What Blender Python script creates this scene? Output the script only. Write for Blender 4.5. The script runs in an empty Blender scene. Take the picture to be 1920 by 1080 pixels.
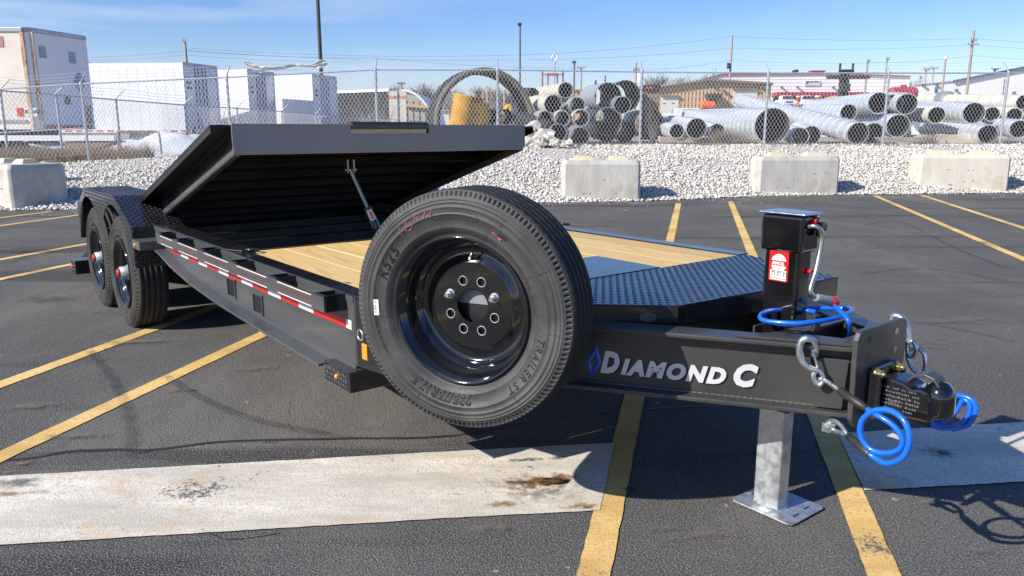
import bpy, bmesh, math, random
import numpy as np
from mathutils import Vector, Matrix, noise as mnoise

random.seed(7); np.random.seed(7)
scene = bpy.context.scene
col = scene.collection
R = math.radians

# ------------------------------------------------------------------ camera
EYE = 1.38; FOC = 1450.0; PITCH = R(11.5); YAW = R(38.26)
cam_data = bpy.data.cameras.new('camera')
cam_data.sensor_width = 36.0
cam_data.lens = FOC / 1920.0 * 36.0
cam_data.clip_start = 0.05; cam_data.clip_end = 3000
cam = bpy.data.objects.new('camera', cam_data); col.objects.link(cam)
cam.location = (0, 0, EYE); cam.rotation_euler = (math.pi/2 - PITCH, 0, 0)
scene.camera = cam

# ------------------------------------------------------------------ sky, sun, exposure
SUN_EL = R(33); SUN_DIR = Vector((-0.724, -0.423, 0.545)).normalized()
world = bpy.data.worlds.new('World'); scene.world = world; world.use_nodes = True
nt = world.node_tree; N = nt.nodes; LK = nt.links
bg = N['Background']; bg.inputs[1].default_value = 0.108
sky = N.new('ShaderNodeTexSky'); sky.sky_type = 'NISHITA'; sky.sun_disc = False
sky.sun_elevation = SUN_EL; sky.sun_rotation = math.atan2(SUN_DIR.x, SUN_DIR.y) % (2*math.pi)
sky.air_density = 1.0; sky.dust_density = 0.25; sky.ozone_density = 2.2
hs = N.new('ShaderNodeHueSaturation'); hs.inputs['Saturation'].default_value = 1.3
hs.inputs['Value'].default_value = 1.0
tc = N.new('ShaderNodeTexCoord')
mp = N.new('ShaderNodeMapping'); mp.inputs['Rotation'].default_value = (0, R(-24), 0); mp.inputs['Scale'].default_value = (1.5, 1.5, 11.0)
nz = N.new('ShaderNodeTexNoise'); nz.inputs['Scale'].default_value = 1.5; nz.inputs['Detail'].default_value = 6; nz.inputs['Roughness'].default_value = .5; nz.inputs['Distortion'].default_value = .35
cr = N.new('ShaderNodeValToRGB'); cr.color_ramp.elements[0].position = .47; cr.color_ramp.elements[1].position = .68
cr.color_ramp.elements[1].color = (.75, .75, .75, 1)
sx3 = N.new('ShaderNodeSeparateXYZ'); mk = N.new('ShaderNodeMapRange'); mk.interpolation_type = 'SMOOTHSTEP'
mk.inputs[1].default_value = .05; mk.inputs[2].default_value = -.42; mk.inputs[3].default_value = .12; mk.inputs[4].default_value = 1.0
mm_ = N.new('ShaderNodeMixRGB'); mm_.blend_type = 'MULTIPLY'; mm_.inputs[0].default_value = 1
mx = N.new('ShaderNodeMixRGB'); mx.inputs[2].default_value = (5.0, 5.6, 6.6, 1)
LK.new(tc.outputs['Generated'], mp.inputs[0]); LK.new(mp.outputs[0], nz.inputs['Vector']); LK.new(nz.outputs['Fac'], cr.inputs[0])
tint = N.new('ShaderNodeMixRGB'); tint.blend_type = 'MULTIPLY'; tint.inputs[0].default_value = 1; tint.inputs[2].default_value = (.82, .81, 1.04, 1)
LK.new(sky.outputs[0], hs.inputs['Color']); LK.new(hs.outputs[0], tint.inputs[1]); LK.new(tint.outputs[0], mx.inputs[1]); LK.new(tc.outputs['Generated'], sx3.inputs[0]); LK.new(sx3.outputs[0], mk.inputs[0]); LK.new(cr.outputs[0], mm_.inputs[1]); LK.new(mk.outputs[0], mm_.inputs[2]); LK.new(mm_.outputs[0], mx.inputs[0])
LK.new(mx.outputs[0], bg.inputs[0])
sd = bpy.data.lights.new('sun', 'SUN'); sd.energy = 4.7; sd.angle = R(0.5); sd.color = (1.0, 0.94, 0.85)
so = bpy.data.objects.new('sun', sd); col.objects.link(so)
so.rotation_euler = SUN_DIR.to_track_quat('Z', 'Y').to_euler()
vs = scene.view_settings
scene.display_settings.display_device = 'sRGB'
vs.view_transform = 'Standard'; vs.look = 'None'; vs.gamma = 1.0; vs.exposure = 0.50
try: vs.use_curve_mapping = False
except Exception: pass
scene.cycles.max_bounces = 8

# ------------------------------------------------------------------ frames
# W: world, x right, y away from the camera.  T: the trailer's own axes (x across, y to the rear).
FWT = Vector((math.sin(YAW), math.cos(YAW), 0)); RTT = Vector((math.cos(YAW), -math.sin(YAW), 0))
def T2W(p): p = Vector(p); return Vector((p.dot(RTT), p.dot(FWT), p.z))
def _ray(x, y):
    a = (x-960)/FOC; b = -(y-540)/FOC
    return Vector((a, math.cos(PITCH)+b*math.sin(PITCH), -math.sin(PITCH)+b*math.cos(PITCH)))
def W(x, y, D=None, z=None):
    d = _ray(x, y); t = D/d.y if D is not None else (z-EYE)/d.z
    return Vector((0, 0, EYE)) + d*t
def Tp(x, y, X=None, Y=None, z=None, plane=None):
    d = _ray(x, y); d = Vector((d.x*RTT.x + d.y*FWT.x, d.x*RTT.y + d.y*FWT.y, d.z)); o = Vector((0, 0, EYE))
    if X is not None: t = X/d.x
    elif Y is not None: t = Y/d.y
    elif z is not None: t = (z-EYE)/d.z
    else: t = (plane[0]-o).dot(plane[1])/d.dot(plane[1])
    return o + d*t

# ------------------------------------------------------------------ materials
MATS = {}
def mat(name, c1, c2=None, scale=8, detail=4, rough=.6, metal=0, bump=0, bscale=None, spec=.5, lo=.35, hi=.65,
        coat=0, rough2=None, emit=None, stretch=None, c3=None, s3=2, lo3=.55, hi3=.7, disp=None):
    if name in MATS: return MATS[name]
    m = bpy.data.materials.new(name); m.use_nodes = True; MATS[name] = m
    t = m.node_tree; n = t.nodes; l = t.links; b = n['Principled BSDF']
    b.inputs['Roughness'].default_value = rough; b.inputs['Metallic'].default_value = metal
    b.inputs['Specular IOR Level'].default_value = spec; b.inputs['Coat Weight'].default_value = coat
    b.inputs['Coat Roughness'].default_value = .06
    b.inputs['Base Color'].default_value = (*c1, 1)
    co = n.new('ShaderNodeTexCoord'); vec = co.outputs['Object']
    if stretch:
        mm = n.new('ShaderNodeMapping'); mm.inputs['Scale'].default_value = stretch; l.new(vec, mm.inputs[0]); vec = mm.outputs[0]
    out = None
    if c2:
        z = n.new('ShaderNodeTexNoise'); z.inputs['Scale'].default_value = scale; z.inputs['Detail'].default_value = detail
        z.inputs['Roughness'].default_value = .62; l.new(vec, z.inputs['Vector'])
        r = n.new('ShaderNodeValToRGB'); r.color_ramp.elements[0].position = lo; r.color_ramp.elements[1].position = hi
        r.color_ramp.elements[0].color = (*c1, 1); r.color_ramp.elements[1].color = (*c2, 1)
        l.new(z.outputs['Fac'], r.inputs[0]); out = r.outputs[0]
        if rough2 is not None:
            q = n.new('ShaderNodeMapRange'); q.inputs[1].default_value = lo; q.inputs[2].default_value = hi
            q.inputs[3].default_value = rough; q.inputs[4].default_value = rough2
            l.new(z.outputs['Fac'], q.inputs[0]); l.new(q.outputs[0], b.inputs['Roughness'])
    if c3:
        z3 = n.new('ShaderNodeTexNoise'); z3.inputs['Scale'].default_value = s3; z3.inputs['Detail'].default_value = 6
        z3.inputs['Roughness'].default_value = .65; l.new(co.outputs['Object'], z3.inputs['Vector'])
        r3 = n.new('ShaderNodeValToRGB'); r3.color_ramp.elements[0].position = lo3; r3.color_ramp.elements[1].position = hi3
        l.new(z3.outputs['Fac'], r3.inputs[0])
        mi = n.new('ShaderNodeMixRGB'); mi.inputs[1].default_value = (*c1, 1); mi.inputs[2].default_value = (*c3, 1)
        if out: l.new(out, mi.inputs[1])
        l.new(r3.outputs[0], mi.inputs[0]); out = mi.outputs[0]
    if out: l.new(out, b.inputs['Base Color'])
    if bump:
        z2 = n.new('ShaderNodeTexNoise'); z2.inputs['Scale'].default_value = bscale or scale*3; z2.inputs['Detail'].default_value = 5
        l.new(vec, z2.inputs['Vector'])
        bp = n.new('ShaderNodeBump'); bp.inputs['Strength'].default_value = bump; bp.inputs['Distance'].default_value = .01
        l.new(z2.outputs['Fac'], bp.inputs['Height']); l.new(bp.outputs[0], b.inputs['Normal'])
    return m

M_black = mat('black_powder_coat', (.012, .012, .014), (.022, .022, .024), 3, rough=.2, rough2=.3, bump=.06, bscale=260, coat=.5, c3=(.10, .10, .11), s3=300, lo3=.72, hi3=.76)
M_char = mat('charcoal_paint', (.040, .040, .040), (.058, .056, .053), 2.5, rough=.34, rough2=.46, bump=.08, bscale=300, coat=.22, c3=(.16, .16, .16), s3=240, lo3=.72, hi3=.75)
M_web = mat('sunlit_steel_coat', (.085, .086, .088), (.125, .126, .128), 2.2, rough=.30, rough2=.42, metal=.30, bump=.06, bscale=40, coat=.3, stretch=(1, .25, 3), c3=(.16, .16, .17), s3=6, lo3=.6, hi3=.8)  # lighter copy of the dark steel paint: sunlight put into the colour
M_glossblack = mat('gloss_black', (.006, .006, .007), (.012, .012, .013), 4, rough=.08, rough2=.16, coat=1.0)
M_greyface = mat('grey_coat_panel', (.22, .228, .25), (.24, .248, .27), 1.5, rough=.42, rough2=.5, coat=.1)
M_under = mat('underside_black', (.006, .006, .007), (.012, .012, .012), 2, rough=.32, rough2=.5)
M_galv = mat('galvanised_steel', (.42, .44, .46), (.60, .62, .64), 28, detail=2, rough=.38, rough2=.55, metal=.75, bump=.05, bscale=40, c3=(.30, .30, .30), s3=5, lo3=.5, hi3=.8)
M_zinc = mat('zinc_plated', (.50, .54, .58), (.66, .69, .72), 30, rough=.28, rough2=.4, metal=.9)
M_gold = mat('yellow_zinc_bolt', (.55, .42, .14), (.66, .6, .4), 40, rough=.3, metal=.9)
M_chrome = mat('nickel_steel', (.50, .48, .43), (.58, .56, .52), 20, rough=.24, rough2=.34, metal=.95)
M_rod = mat('cylinder_rod_steel', (.30, .28, .24), (.36, .33, .29), 20, rough=.2, metal=.9)
M_rubber = mat('tyre_rubber', (.036, .036, .036), (.072, .071, .069), 6, detail=8, rough=.50, rough2=.68, lo=.36, hi=.66, bump=.12, bscale=120, spec=.35, c3=(.10, .098, .094), s3=2.2, lo3=.48, hi3=.62)
M_tread = mat('tyre_tread_rubber', (.018, .018, .019), (.032, .032, .031), 20, rough=.72, rough2=.85, bump=.15, bscale=150, spec=.3)
M_emboss = mat('embossed_rubber', (.014, .014, .014), (.020, .020, .020), 30, rough=.38)
M_usedrubber = mat('dusty_tyre_rubber', (.028, .027, .026), (.055, .052, .048), 7, rough=.8, bump=.15, bscale=90, spec=.3)
M_red = mat('red_plastic', (.55, .01, .012), (.65, .02, .02), 10, rough=.3, coat=.4)
M_hubred = mat('hub_cap_red', (.34, .02, .02), (.42, .03, .03), 10, rough=.5)
M_amber = mat('amber_lens', (.85, .26, .01), (.9, .36, .03), 60, rough=.15, coat=.6)
M_orange = mat('orange_paint', (.85, .16, .02), (.75, .12, .02), 4, rough=.45)
M_white = mat('white_vinyl', (.72, .72, .72), (.78, .78, .78), 10, rough=.35)
M_redtape = mat('red_reflective', (.62, .015, .012), (.50, .01, .01), 60, rough=.25, coat=.5)
M_whitetape = mat('white_reflective', (.62, .64, .68), (.72, .74, .78), 60, rough=.25, coat=.5)
M_silver = mat('silver_decal', (.62, .63, .65), (.78, .79, .80), 6, rough=.35, rough2=.42, metal=.25, stretch=(1, 1, 4))
M_decalback = mat('decal_black', (.008, .008, .009), (.012, .012, .013), 10, rough=.3)
M_bluelogo = mat('blue_decal', (.008, .09, .38), (.015, .16, .55), 9, rough=.25, coat=.5)
M_bluecable = mat('blue_cable_vinyl', (.006, .12, .62), (.008, .14, .68), 20, rough=.28, coat=.3)
M_sleeve = mat('black_sleeve', (.020, .020, .020), (.032, .032, .032), 30, rough=.5)
M_greygrip = mat('grey_grip', (.22, .26, .28), (.26, .30, .31), 10, rough=.5)
M_pinkchalk = mat('pink_chalk', (.55, .10, .13), (.16, .05, .05), 90, rough=.9, lo=.45, hi=.55)
M_barcode = mat('barcode_print', (.05, .05, .05), (.1, .1, .1), 10, rough=.5)
M_concrete = mat('cast_concrete', (.44, .42, .37), (.56, .54, .49), 3.2, detail=8, rough=.9, bump=.5, bscale=22, stretch=(1, 1, .35), c3=(.36, .31, .23), s3=2.4, lo3=.52, hi3=.75)
M_concrete2 = mat('cream_concrete', (.54, .505, .42), (.65, .61, .52), 3.2, detail=8, rough=.9, bump=.5, bscale=22, stretch=(1, 1, .3), c3=(.42, .33, .2), s3=2.0, lo3=.52, hi3=.8)
M_nub = mat('cream_lug', (.52, .46, .31), (.60, .54, .40), 8, rough=.9, bump=.4)
M_fence = mat('galvanised_fence', (.40, .43, .46), (.50, .53, .56), 9, rough=.45, rough2=.6, metal=.5)
M_wire = mat('galvanised_wire', (.55, .56, .57), (.66, .67, .68), 5, rough=.5, metal=.2)
M_culv = mat('corrugated_galvanised', (.64, .67, .70), (.72, .75, .78), 9, detail=3, rough=.34, rough2=.42, metal=.55, c3=(.54, .57, .60), s3=1.5, lo3=.5, hi3=.8)
M_lock = mat('lock_seam_highlight', (.84, .86, .88), (.90, .91, .92), 8, rough=.38, metal=.35)  # brighter seam faces: sun highlights on the ridges put into the colour
M_culvold = mat('weathered_pipe', (.42, .40, .33), (.55, .53, .46), 3, detail=6, rough=.75, c3=(.3, .2, .11), s3=2.5, lo3=.58, hi3=.8)
M_culvcream = mat('cream_pipe', (.55, .52, .42), (.66, .64, .56), 3, rough=.6, metal=.2, c3=(.45, .28, .13), s3=2.0, lo3=.55, hi3=.8)
M_pipegrey = mat('grey_pipe', (.30, .34, .36), (.40, .44, .46), 3, rough=.55, metal=.3)
M_pipein = mat('shaded_pipe_interior', (.05, .048, .042), (.10, .097, .085), 3, rough=.7, metal=.3)  # inside kept darker than the wall: interior shade put into the colour
M_hdpe = mat('black_polyethylene', (.010, .011, .013), (.02, .02, .022), 5, rough=.38)
M_culvrim = mat('culvert_collar', (.016, .017, .018), (.035, .034, .032), 3, rough=.6)
M_tanrim = mat('tan_rim', (.20, .17, .10), (.13, .12, .09), 4, rough=.7)
M_yellow = mat('yellow_drum_paint', (.62, .36, .03), (.52, .29, .03), 3, rough=.5, c3=(.3, .17, .05), s3=4)
M_snow = mat('dirty_snow', (.78, .80, .84), (.62, .63, .66), 1.5, rough=.7, bump=.5, bscale=6)
M_truckwhite = mat('white_trailer_skin', (.74, .75, .76), (.80, .81, .82), 1, rough=.45)
M_truckold = mat('aged_cream_skin', (.66, .59, .51), (.74, .68, .60), .8, rough=.7, c3=(.42, .30, .22), s3=.7, lo3=.6, hi3=.85)
M_trucknose = mat('aged_nose_skin', (.82, .79, .77), (.86, .84, .82), .8, rough=.7)
M_rust = mat('rusty_steel', (.42, .13, .03), (.50, .34, .20), 3, rough=.85, lo=.4, hi=.6)
M_rustpost = mat('rust_streaked_post', (.62, .52, .40), (.44, .20, .07), 3.5, detail=8, rough=.85, lo=.46, hi=.58, stretch=(1, 1, .35))
M_alu = mat('dull_aluminium', (.34, .35, .37), (.45, .46, .48), 4, rough=.4, metal=.7)
M_doorsteel = mat('polished_door', (.42, .45, .49), (.6, .62, .66), 1.3, rough=.3, metal=.55)
M_darkcurtain = mat('dark_trailer_side', (.006, .007, .008), (.011, .012, .014), 2, rough=.6)
M_beige = mat('beige_door', (.55, .50, .42), (.62, .58, .5), 2, rough=.6)
M_tan = mat('tan_siding', (.52, .35, .21), (.55, .38, .235), .5, rough=.7)
M_tanroof = mat('brown_roof_trim', (.17, .145, .11), (.2, .17, .13), 2, rough=.7)
M_bwhite = mat('white_siding', (.78, .77, .76), (.82, .81, .80), .4, rough=.65)
M_offwhite = mat('offwhite_door', (.62, .60, .53), (.66, .64, .58), 2, rough=.6)
M_maroon = mat('maroon_awning', (.30, .025, .05), (.36, .04, .06), 2, rough=.6)
M_darkglass = mat('dark_glass', (.02, .022, .028), (.035, .035, .04), 1, rough=.1)
M_bluetrim = mat('blue_roof_trim', (.045, .10, .22), (.06, .13, .27), 2, rough=.5)
M_quonset = mat('grey_block_wall', (.33, .31, .26), (.40, .38, .33), 2, rough=.85)
M_wood = mat('weathered_pole_wood', (.30, .24, .19), (.38, .31, .25), 6, rough=.9, stretch=(1, 1, .1))
M_darkpole = mat('dark_bronze_pole', (.055, .052, .048), (.07, .065, .06), 5, rough=.5, metal=.3)
M_steelpole = mat('dark_steel', (.10, .11, .12), (.13, .14, .15), 5, rough=.6)
M_redsteel = mat('red_oxide_steel', (.30, .05, .03), (.36, .08, .05), 5, rough=.7)
M_bark = mat('bare_branch_bark', (.20, .17, .155), (.27, .24, .22), 3, rough=.95)
M_dry = mat('dry_weeds', (.28, .205, .14), (.36, .28, .20), 9, rough=.95)
M_film = mat('plastic_sheeting', (.72, .68, .58), (.8, .78, .72), 3, rough=.4)
M_brown = mat('brown_cabinet', (.23, .155, .095), (.28, .2, .13), 3, rough=.8)
M_timber = mat('timber_sleeper', (.34, .29, .23), (.42, .37, .3), 5, rough=.9)
M_frost = mat('matte_drum_black', (.025, .025, .026), (.03, .03, .032), 5, rough=.8)
M_mudflap = mat('dark_mat', (.05, .045, .042), (.07, .06, .055), 5, rough=.9)

# ------------------------------------------------------------------ mesh building
ORG = {}
class MB:
    def __init__(s): s.v = []; s.f = []; s.m = []; s.sm = []
    def add(s, vs_, fs_, mi=0, smooth=False):
        b = len(s.v); s.v += [tuple(p) for p in vs_]
        for f in fs_: s.f.append([b+i for i in f]); s.m.append(mi); s.sm.append(smooth)
        return s
    def box(s, lo, hi, mi=0):
        x0, y0, z0 = lo; x1, y1, z1 = hi
        return s.add([(x0,y0,z0),(x1,y0,z0),(x1,y1,z0),(x0,y1,z0),(x0,y0,z1),(x1,y0,z1),(x1,y1,z1),(x0,y1,z1)],
              [(0,3,2,1),(4,5,6,7),(0,1,5,4),(1,2,6,5),(2,3,7,6),(3,0,4,7)], mi)
    def obox(s, c, ax, ay, az, mi=0):       # half-axis vectors
        c = Vector(c); ax = Vector(ax); ay = Vector(ay); az = Vector(az)
        vs_ = [c+ax*i+ay*j+az*k for k in (-1,1) for j in (-1,1) for i in (-1,1)]
        fs = [(0,2,3,1),(4,5,7,6),(0,1,5,4),(1,3,7,5),(3,2,6,7),(2,0,4,6)]
        if ax.cross(ay).dot(az) < 0: fs = [tuple(reversed(f)) for f in fs]
        return s.add(vs_, fs, mi)
    def prism(s, poly, ext, mi=0, smooth=False):     # planar polygon (3D points) extruded by vector
        n = len(poly); e = Vector(ext); a = [Vector(p) for p in poly]; b = [p+e for p in a]
        nrm = sum(((a[i]-a[0]).cross(a[(i+1) % n]-a[0]) for i in range(1, n-1)), Vector())
        fl = nrm.dot(e) > 0
        f0 = tuple(range(n)); f1 = tuple(range(n, 2*n))
        fs = [tuple(reversed(f0)) if fl else f0, f1 if fl else tuple(reversed(f1))]
        for i in range(n):
            j = (i+1) % n; q = (i, j, n+j, n+i); fs.append(q if fl else tuple(reversed(q)))
        return s.add(a+b, fs, mi, smooth)
    def slab(s, p0, p1, p2, p3, th, mi=0):
        a = Vector(p1)-Vector(p0); b = Vector(p3)-Vector(p0); n = a.cross(b).normalized()
        return s.prism([p0, p1, p2, p3], n*th, mi)
    def cyl(s, p0, p1, r0, r1=None, n=16, mi=0, caps=True, smooth=True):
        r1 = r0 if r1 is None else r1
        p0 = Vector(p0); p1 = Vector(p1); d = (p1-p0).normalized()
        u = d.orthogonal().normalized(); w = d.cross(u)
        vs_ = []
        for p, r in ((p0, r0), (p1, r1)):
            for i in range(n):
                a = 2*math.pi*i/n; vs_.append(p + (u*math.cos(a)+w*math.sin(a))*r)
        s.add(vs_, [(i, (i+1) % n, n+(i+1) % n, n+i) for i in range(n)], mi, smooth)
        if caps: s.add(vs_, [tuple(reversed(range(n))), tuple(range(n, 2*n))], mi, False)
        return s
    def tube(s, path, r, n=10, mi=0, closed=False, twist=None):
        P = [Vector(p) for p in path]; k = len(P)
        u = None; rings = []
        for i in range(k):
            if closed: t = (P[(i+1) % k]-P[i-1]).normalized()
            else: t = (P[min(i+1, k-1)]-P[max(i-1, 0)]).normalized()
            if u is None: u = t.orthogonal().normalized()
            u = (u - t*u.dot(t)).normalized(); w = t.cross(u)
            rr = r[i] if isinstance(r, (list, tuple)) else r
            ring = []
            for j in range(n):
                a = 2*math.pi*j/n; q = rr
                if twist: q = rr*(1+.10*math.cos(6*(a + twist*i)))
                ring.append(P[i]+(u*math.cos(a)+w*math.sin(a))*q)
            rings += ring
        fs = []
        for i in range(k if closed else k-1):
            i2 = (i+1) % k
            for j in range(n): fs.append((i*n+j, i*n+(j+1) % n, i2*n+(j+1) % n, i2*n+j))
        s.add(rings, fs, mi, True)
        if not closed: s.add(rings[:n]+rings[-n:], [tuple(reversed(range(n))), tuple(range(n, 2*n))], mi, False)
        return s
    def lathe(s, prof, c, axis, n=48, mi=0, closed=False, up=None, fn=None, smooth=True, mis=None):
        # prof: (radius, offset along axis)
        c = Vector(c); ax = Vector(axis).normalized()
        u = (Vector(up) if up else (Vector((0,0,1)) if abs(ax.z) < .9 else Vector((1,0,0))))
        u = (u-ax*u.dot(ax)).normalized(); w = ax.cross(u); k = len(prof); vs_ = []
        for i in range(n):
            a = 2*math.pi*i/n; d = u*math.cos(a)+w*math.sin(a)
            for j, (r, o) in enumerate(prof):
                if fn: r, o = fn(i, j, r, o)
                vs_.append(c+d*r+ax*o)
        for j in range(k if closed else k-1):
            j2 = (j+1) % k
            fs = [(i*k+j, i*k+j2, ((i+1) % n)*k+j2, ((i+1) % n)*k+j) for i in range(n)]
            b = len(s.v)
            if j == 0: base = b; s.v += [tuple(p) for p in vs_]
            for f in fs: s.f.append([base+q for q in f]); s.m.append(mis[j] if mis else mi); s.sm.append(smooth)
        return s
    def sphere(s, c, r, n=12, mi=0, sx=1, sy=1, sz=1):
        c = Vector(c); vs_ = []; fs = []
        for i in range(n//2+1):
            th = math.pi*i/(n//2)
            for j in range(n):
                ph = 2*math.pi*j/n
                vs_.append(c+Vector((sx*math.sin(th)*math.cos(ph), sy*math.sin(th)*math.sin(ph), sz*math.cos(th)))*r)
        for i in range(n//2):
            for j in range(n): fs.append((i*n+j, (i+1)*n+j, (i+1)*n+(j+1) % n, i*n+(j+1) % n))
        return s.add(vs_, fs, mi, True)
    def build(s, name, mats, parent=None, base=None, frame='T', bevel=0, seg=2, kind=None):
        org = ORG[parent.name] if parent else Vector(base if base is not None else (0, 0, 0))
        me = bpy.data.meshes.new(name)
        arr = [tuple(Vector(p)-org) for p in s.v]
        me.from_pydata(arr, [], s.f)
        for m in (mats if isinstance(mats, (list, tuple)) else [mats]): me.materials.append(m)
        me.polygons.foreach_set('material_index', s.m); me.polygons.foreach_set('use_smooth', s.sm); me.update()
        o = bpy.data.objects.new(name, me); col.objects.link(o)
        if parent: o.parent = parent
        else:
            if frame == 'T': o.location = T2W(org); o.rotation_euler = (0, 0, YAW)
            else: o.location = org
        ORG[o.name] = org
        if bevel:
            bm_ = o.modifiers.new('bevel', 'BEVEL'); bm_.width = bevel; bm_.segments = seg; bm_.limit_method = 'ANGLE'
            bm_.angle_limit = R(40); bm_.use_clamp_overlap = True
        if kind: o['kind'] = kind
        return o
def tag(o, label=None, cat=None, group=None, kind=None):
    if label: o['label'] = label
    if cat: o['category'] = cat
    if group: o['group'] = group
    if kind: o['kind'] = kind
    return o
def empty(name, base, label, cat, frame='T', group=None):
    o = bpy.data.objects.new(name, None); col.objects.link(o); o.empty_display_size = .2
    base = Vector(base); ORG[o.name] = base
    if frame == 'T': o.location = T2W(base); o.rotation_euler = (0, 0, YAW)
    else: o.location = base
    return tag(o, label, cat, group)
def copy_tree(o, parent=None):
    c = o.copy(); col.objects.link(c)
    if o.name in ORG: ORG[c.name] = ORG[o.name]
    if parent: c.parent = parent
    for ch in list(o.children): copy_tree(ch, c)
    return c
def text_mesh(body, size=1.0, offset=0.0, shear=0.0, spacing=1.0, extrude=0.0, sx=1.0, align='LEFT'):
    cu = bpy.data.curves.new('lettering', 'FONT'); cu.body = body; cu.size = size; cu.offset = offset; cu.shear = shear
    cu.space_character = spacing; cu.extrude = extrude; cu.align_x = align; cu.resolution_u = 3
    ob = bpy.data.objects.new('lettering', cu); col.objects.link(ob)
    me = bpy.data.meshes.new_from_object(ob.evaluated_get(bpy.context.evaluated_depsgraph_get()))
    vs_ = [(v.co.x*sx, v.co.y, v.co.z) for v in me.vertices]; fs = [tuple(p.vertices) for p in me.polygons]
    bpy.data.objects.remove(ob); bpy.data.curves.remove(cu); bpy.data.meshes.remove(me)
    return vs_, fs
def put_text(mb, body, o, ux, uy, size, mi=0, lift=.0, **k):
    vs_, fs = text_mesh(body, size, **k); o = Vector(o); ux = Vector(ux).normalized(); uy = Vector(uy).normalized(); n = ux.cross(uy)
    mb.add([o+ux*a+uy*b+n*(c+lift) for a, b, c in vs_], fs, mi); return mb
def lugs(mb, o, u, v, poly, pitch=.028, size=.0115, h=.0018, mi=0):
    # raised diamond tread, alternate ones turned by 90 degrees; poly in (u,v) coordinates
    o = Vector(o); u = Vector(u).normalized(); v = Vector(v).normalized(); n = u.cross(v)
    xs = [p[0] for p in poly]; ys = [p[1] for p in poly]
    def inside(x, y):
        c = False; k = len(poly)
        for i in range(k):
            x0, y0 = poly[i]; x1, y1 = poly[(i+1) % k]
            if (y0 > y) != (y1 > y) and x < (x1-x0)*(y-y0)/(y1-y0)+x0: c = not c
        return c
    i = 0; x = min(xs)+pitch*.4
    while x < max(xs):
        y = min(ys)+pitch*.4; j = 0
        while y < max(ys):
            m_ = .006
            if inside(x-m_, y) and inside(x+m_, y) and inside(x, y-m_) and inside(x, y+m_):
                a = R(45) if (i+j) % 2 else R(-45)
                d = u*math.cos(a)+v*math.sin(a); e = n.cross(d); c = o+u*x+v*y
                b0 = c+n*.0003
                mb.add([b0-d*size, b0-e*size*.36, b0+d*size, b0+e*size*.36, c-d*size*.45+n*h, c+d*size*.45+n*h],
                       [(0,1,4),(1,5,4),(1,2,5),(2,3,5),(3,4,5),(3,0,4)], mi, False)
            y += pitch*.72; j += 1
        x += pitch*.72; i += 1
    return mb
def smooth_path(pts, n=8):
    P = [Vector(p) for p in pts]; out = []
    for i in range(len(P)-1):
        p0 = P[max(i-1, 0)]; p1 = P[i]; p2 = P[i+1]; p3 = P[min(i+2, len(P)-1)]
        for k in range(n):
            t = k/n
            out.append(.5*((2*p1)+(p2-p0)*t+(2*p0-5*p1+4*p2-p3)*t*t+(3*p1-p0-3*p2+p3)*t**3))
    out.append(P[-1]); return out

exec_parts = []
# ================================================================== SETTING
def interp(x, xs, ys): return float(np.interp(x, xs, ys))
def edge_v(u): return interp(u, [-40,-8.5,1.0,2.6,5.2,7.3,11.5,40], [9.5,13.7,15.15,15.5,16.66,17.1,17.55,20])
def fence_v(u): return interp(u, [-40,-11.7,3.8,14.6,60], [19.6,21.0,22.6,22.9,24])
def base_z(u): return interp(u, [-40,-11.7,-7.6,-2,3.8,40], [.54,.54,.70,.92,.96,.95])
def ground_z(u, v):
    e = edge_v(u); f = fence_v(u)
    if v <= e: return 0.0
    if v <= f:
        t = (v-e)/(f-e); t2 = min(1, t*1.12); return base_z(u)*(t2*(1.35-.35*t2)) + .02*mnoise.noise(Vector((u*.8, v*.8, 3)))*min(1, t*4)
    if v < 60: return base_z(u)+(.6-base_z(u))*max(0, (v-32)/28)
    return .6

def sheet(name, us, vfun, vts, zoff, m, label=None):
    mb = MB(); vs_ = []; k = len(vts)
    for u in us:
        a, b = vfun(u)
        for t in vts:
            v = a+(b-a)*t; vs_.append((u, v, ground_z(u, v)+zoff))
    fs = [(i*k+j, (i+1)*k+j, (i+1)*k+j+1, i*k+j+1) for i in range(len(us)-1) for j in range(k-1)]
    mb.add(vs_, fs, 0, True)
    return mb.build(name, m, frame='W', kind='structure')

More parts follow.
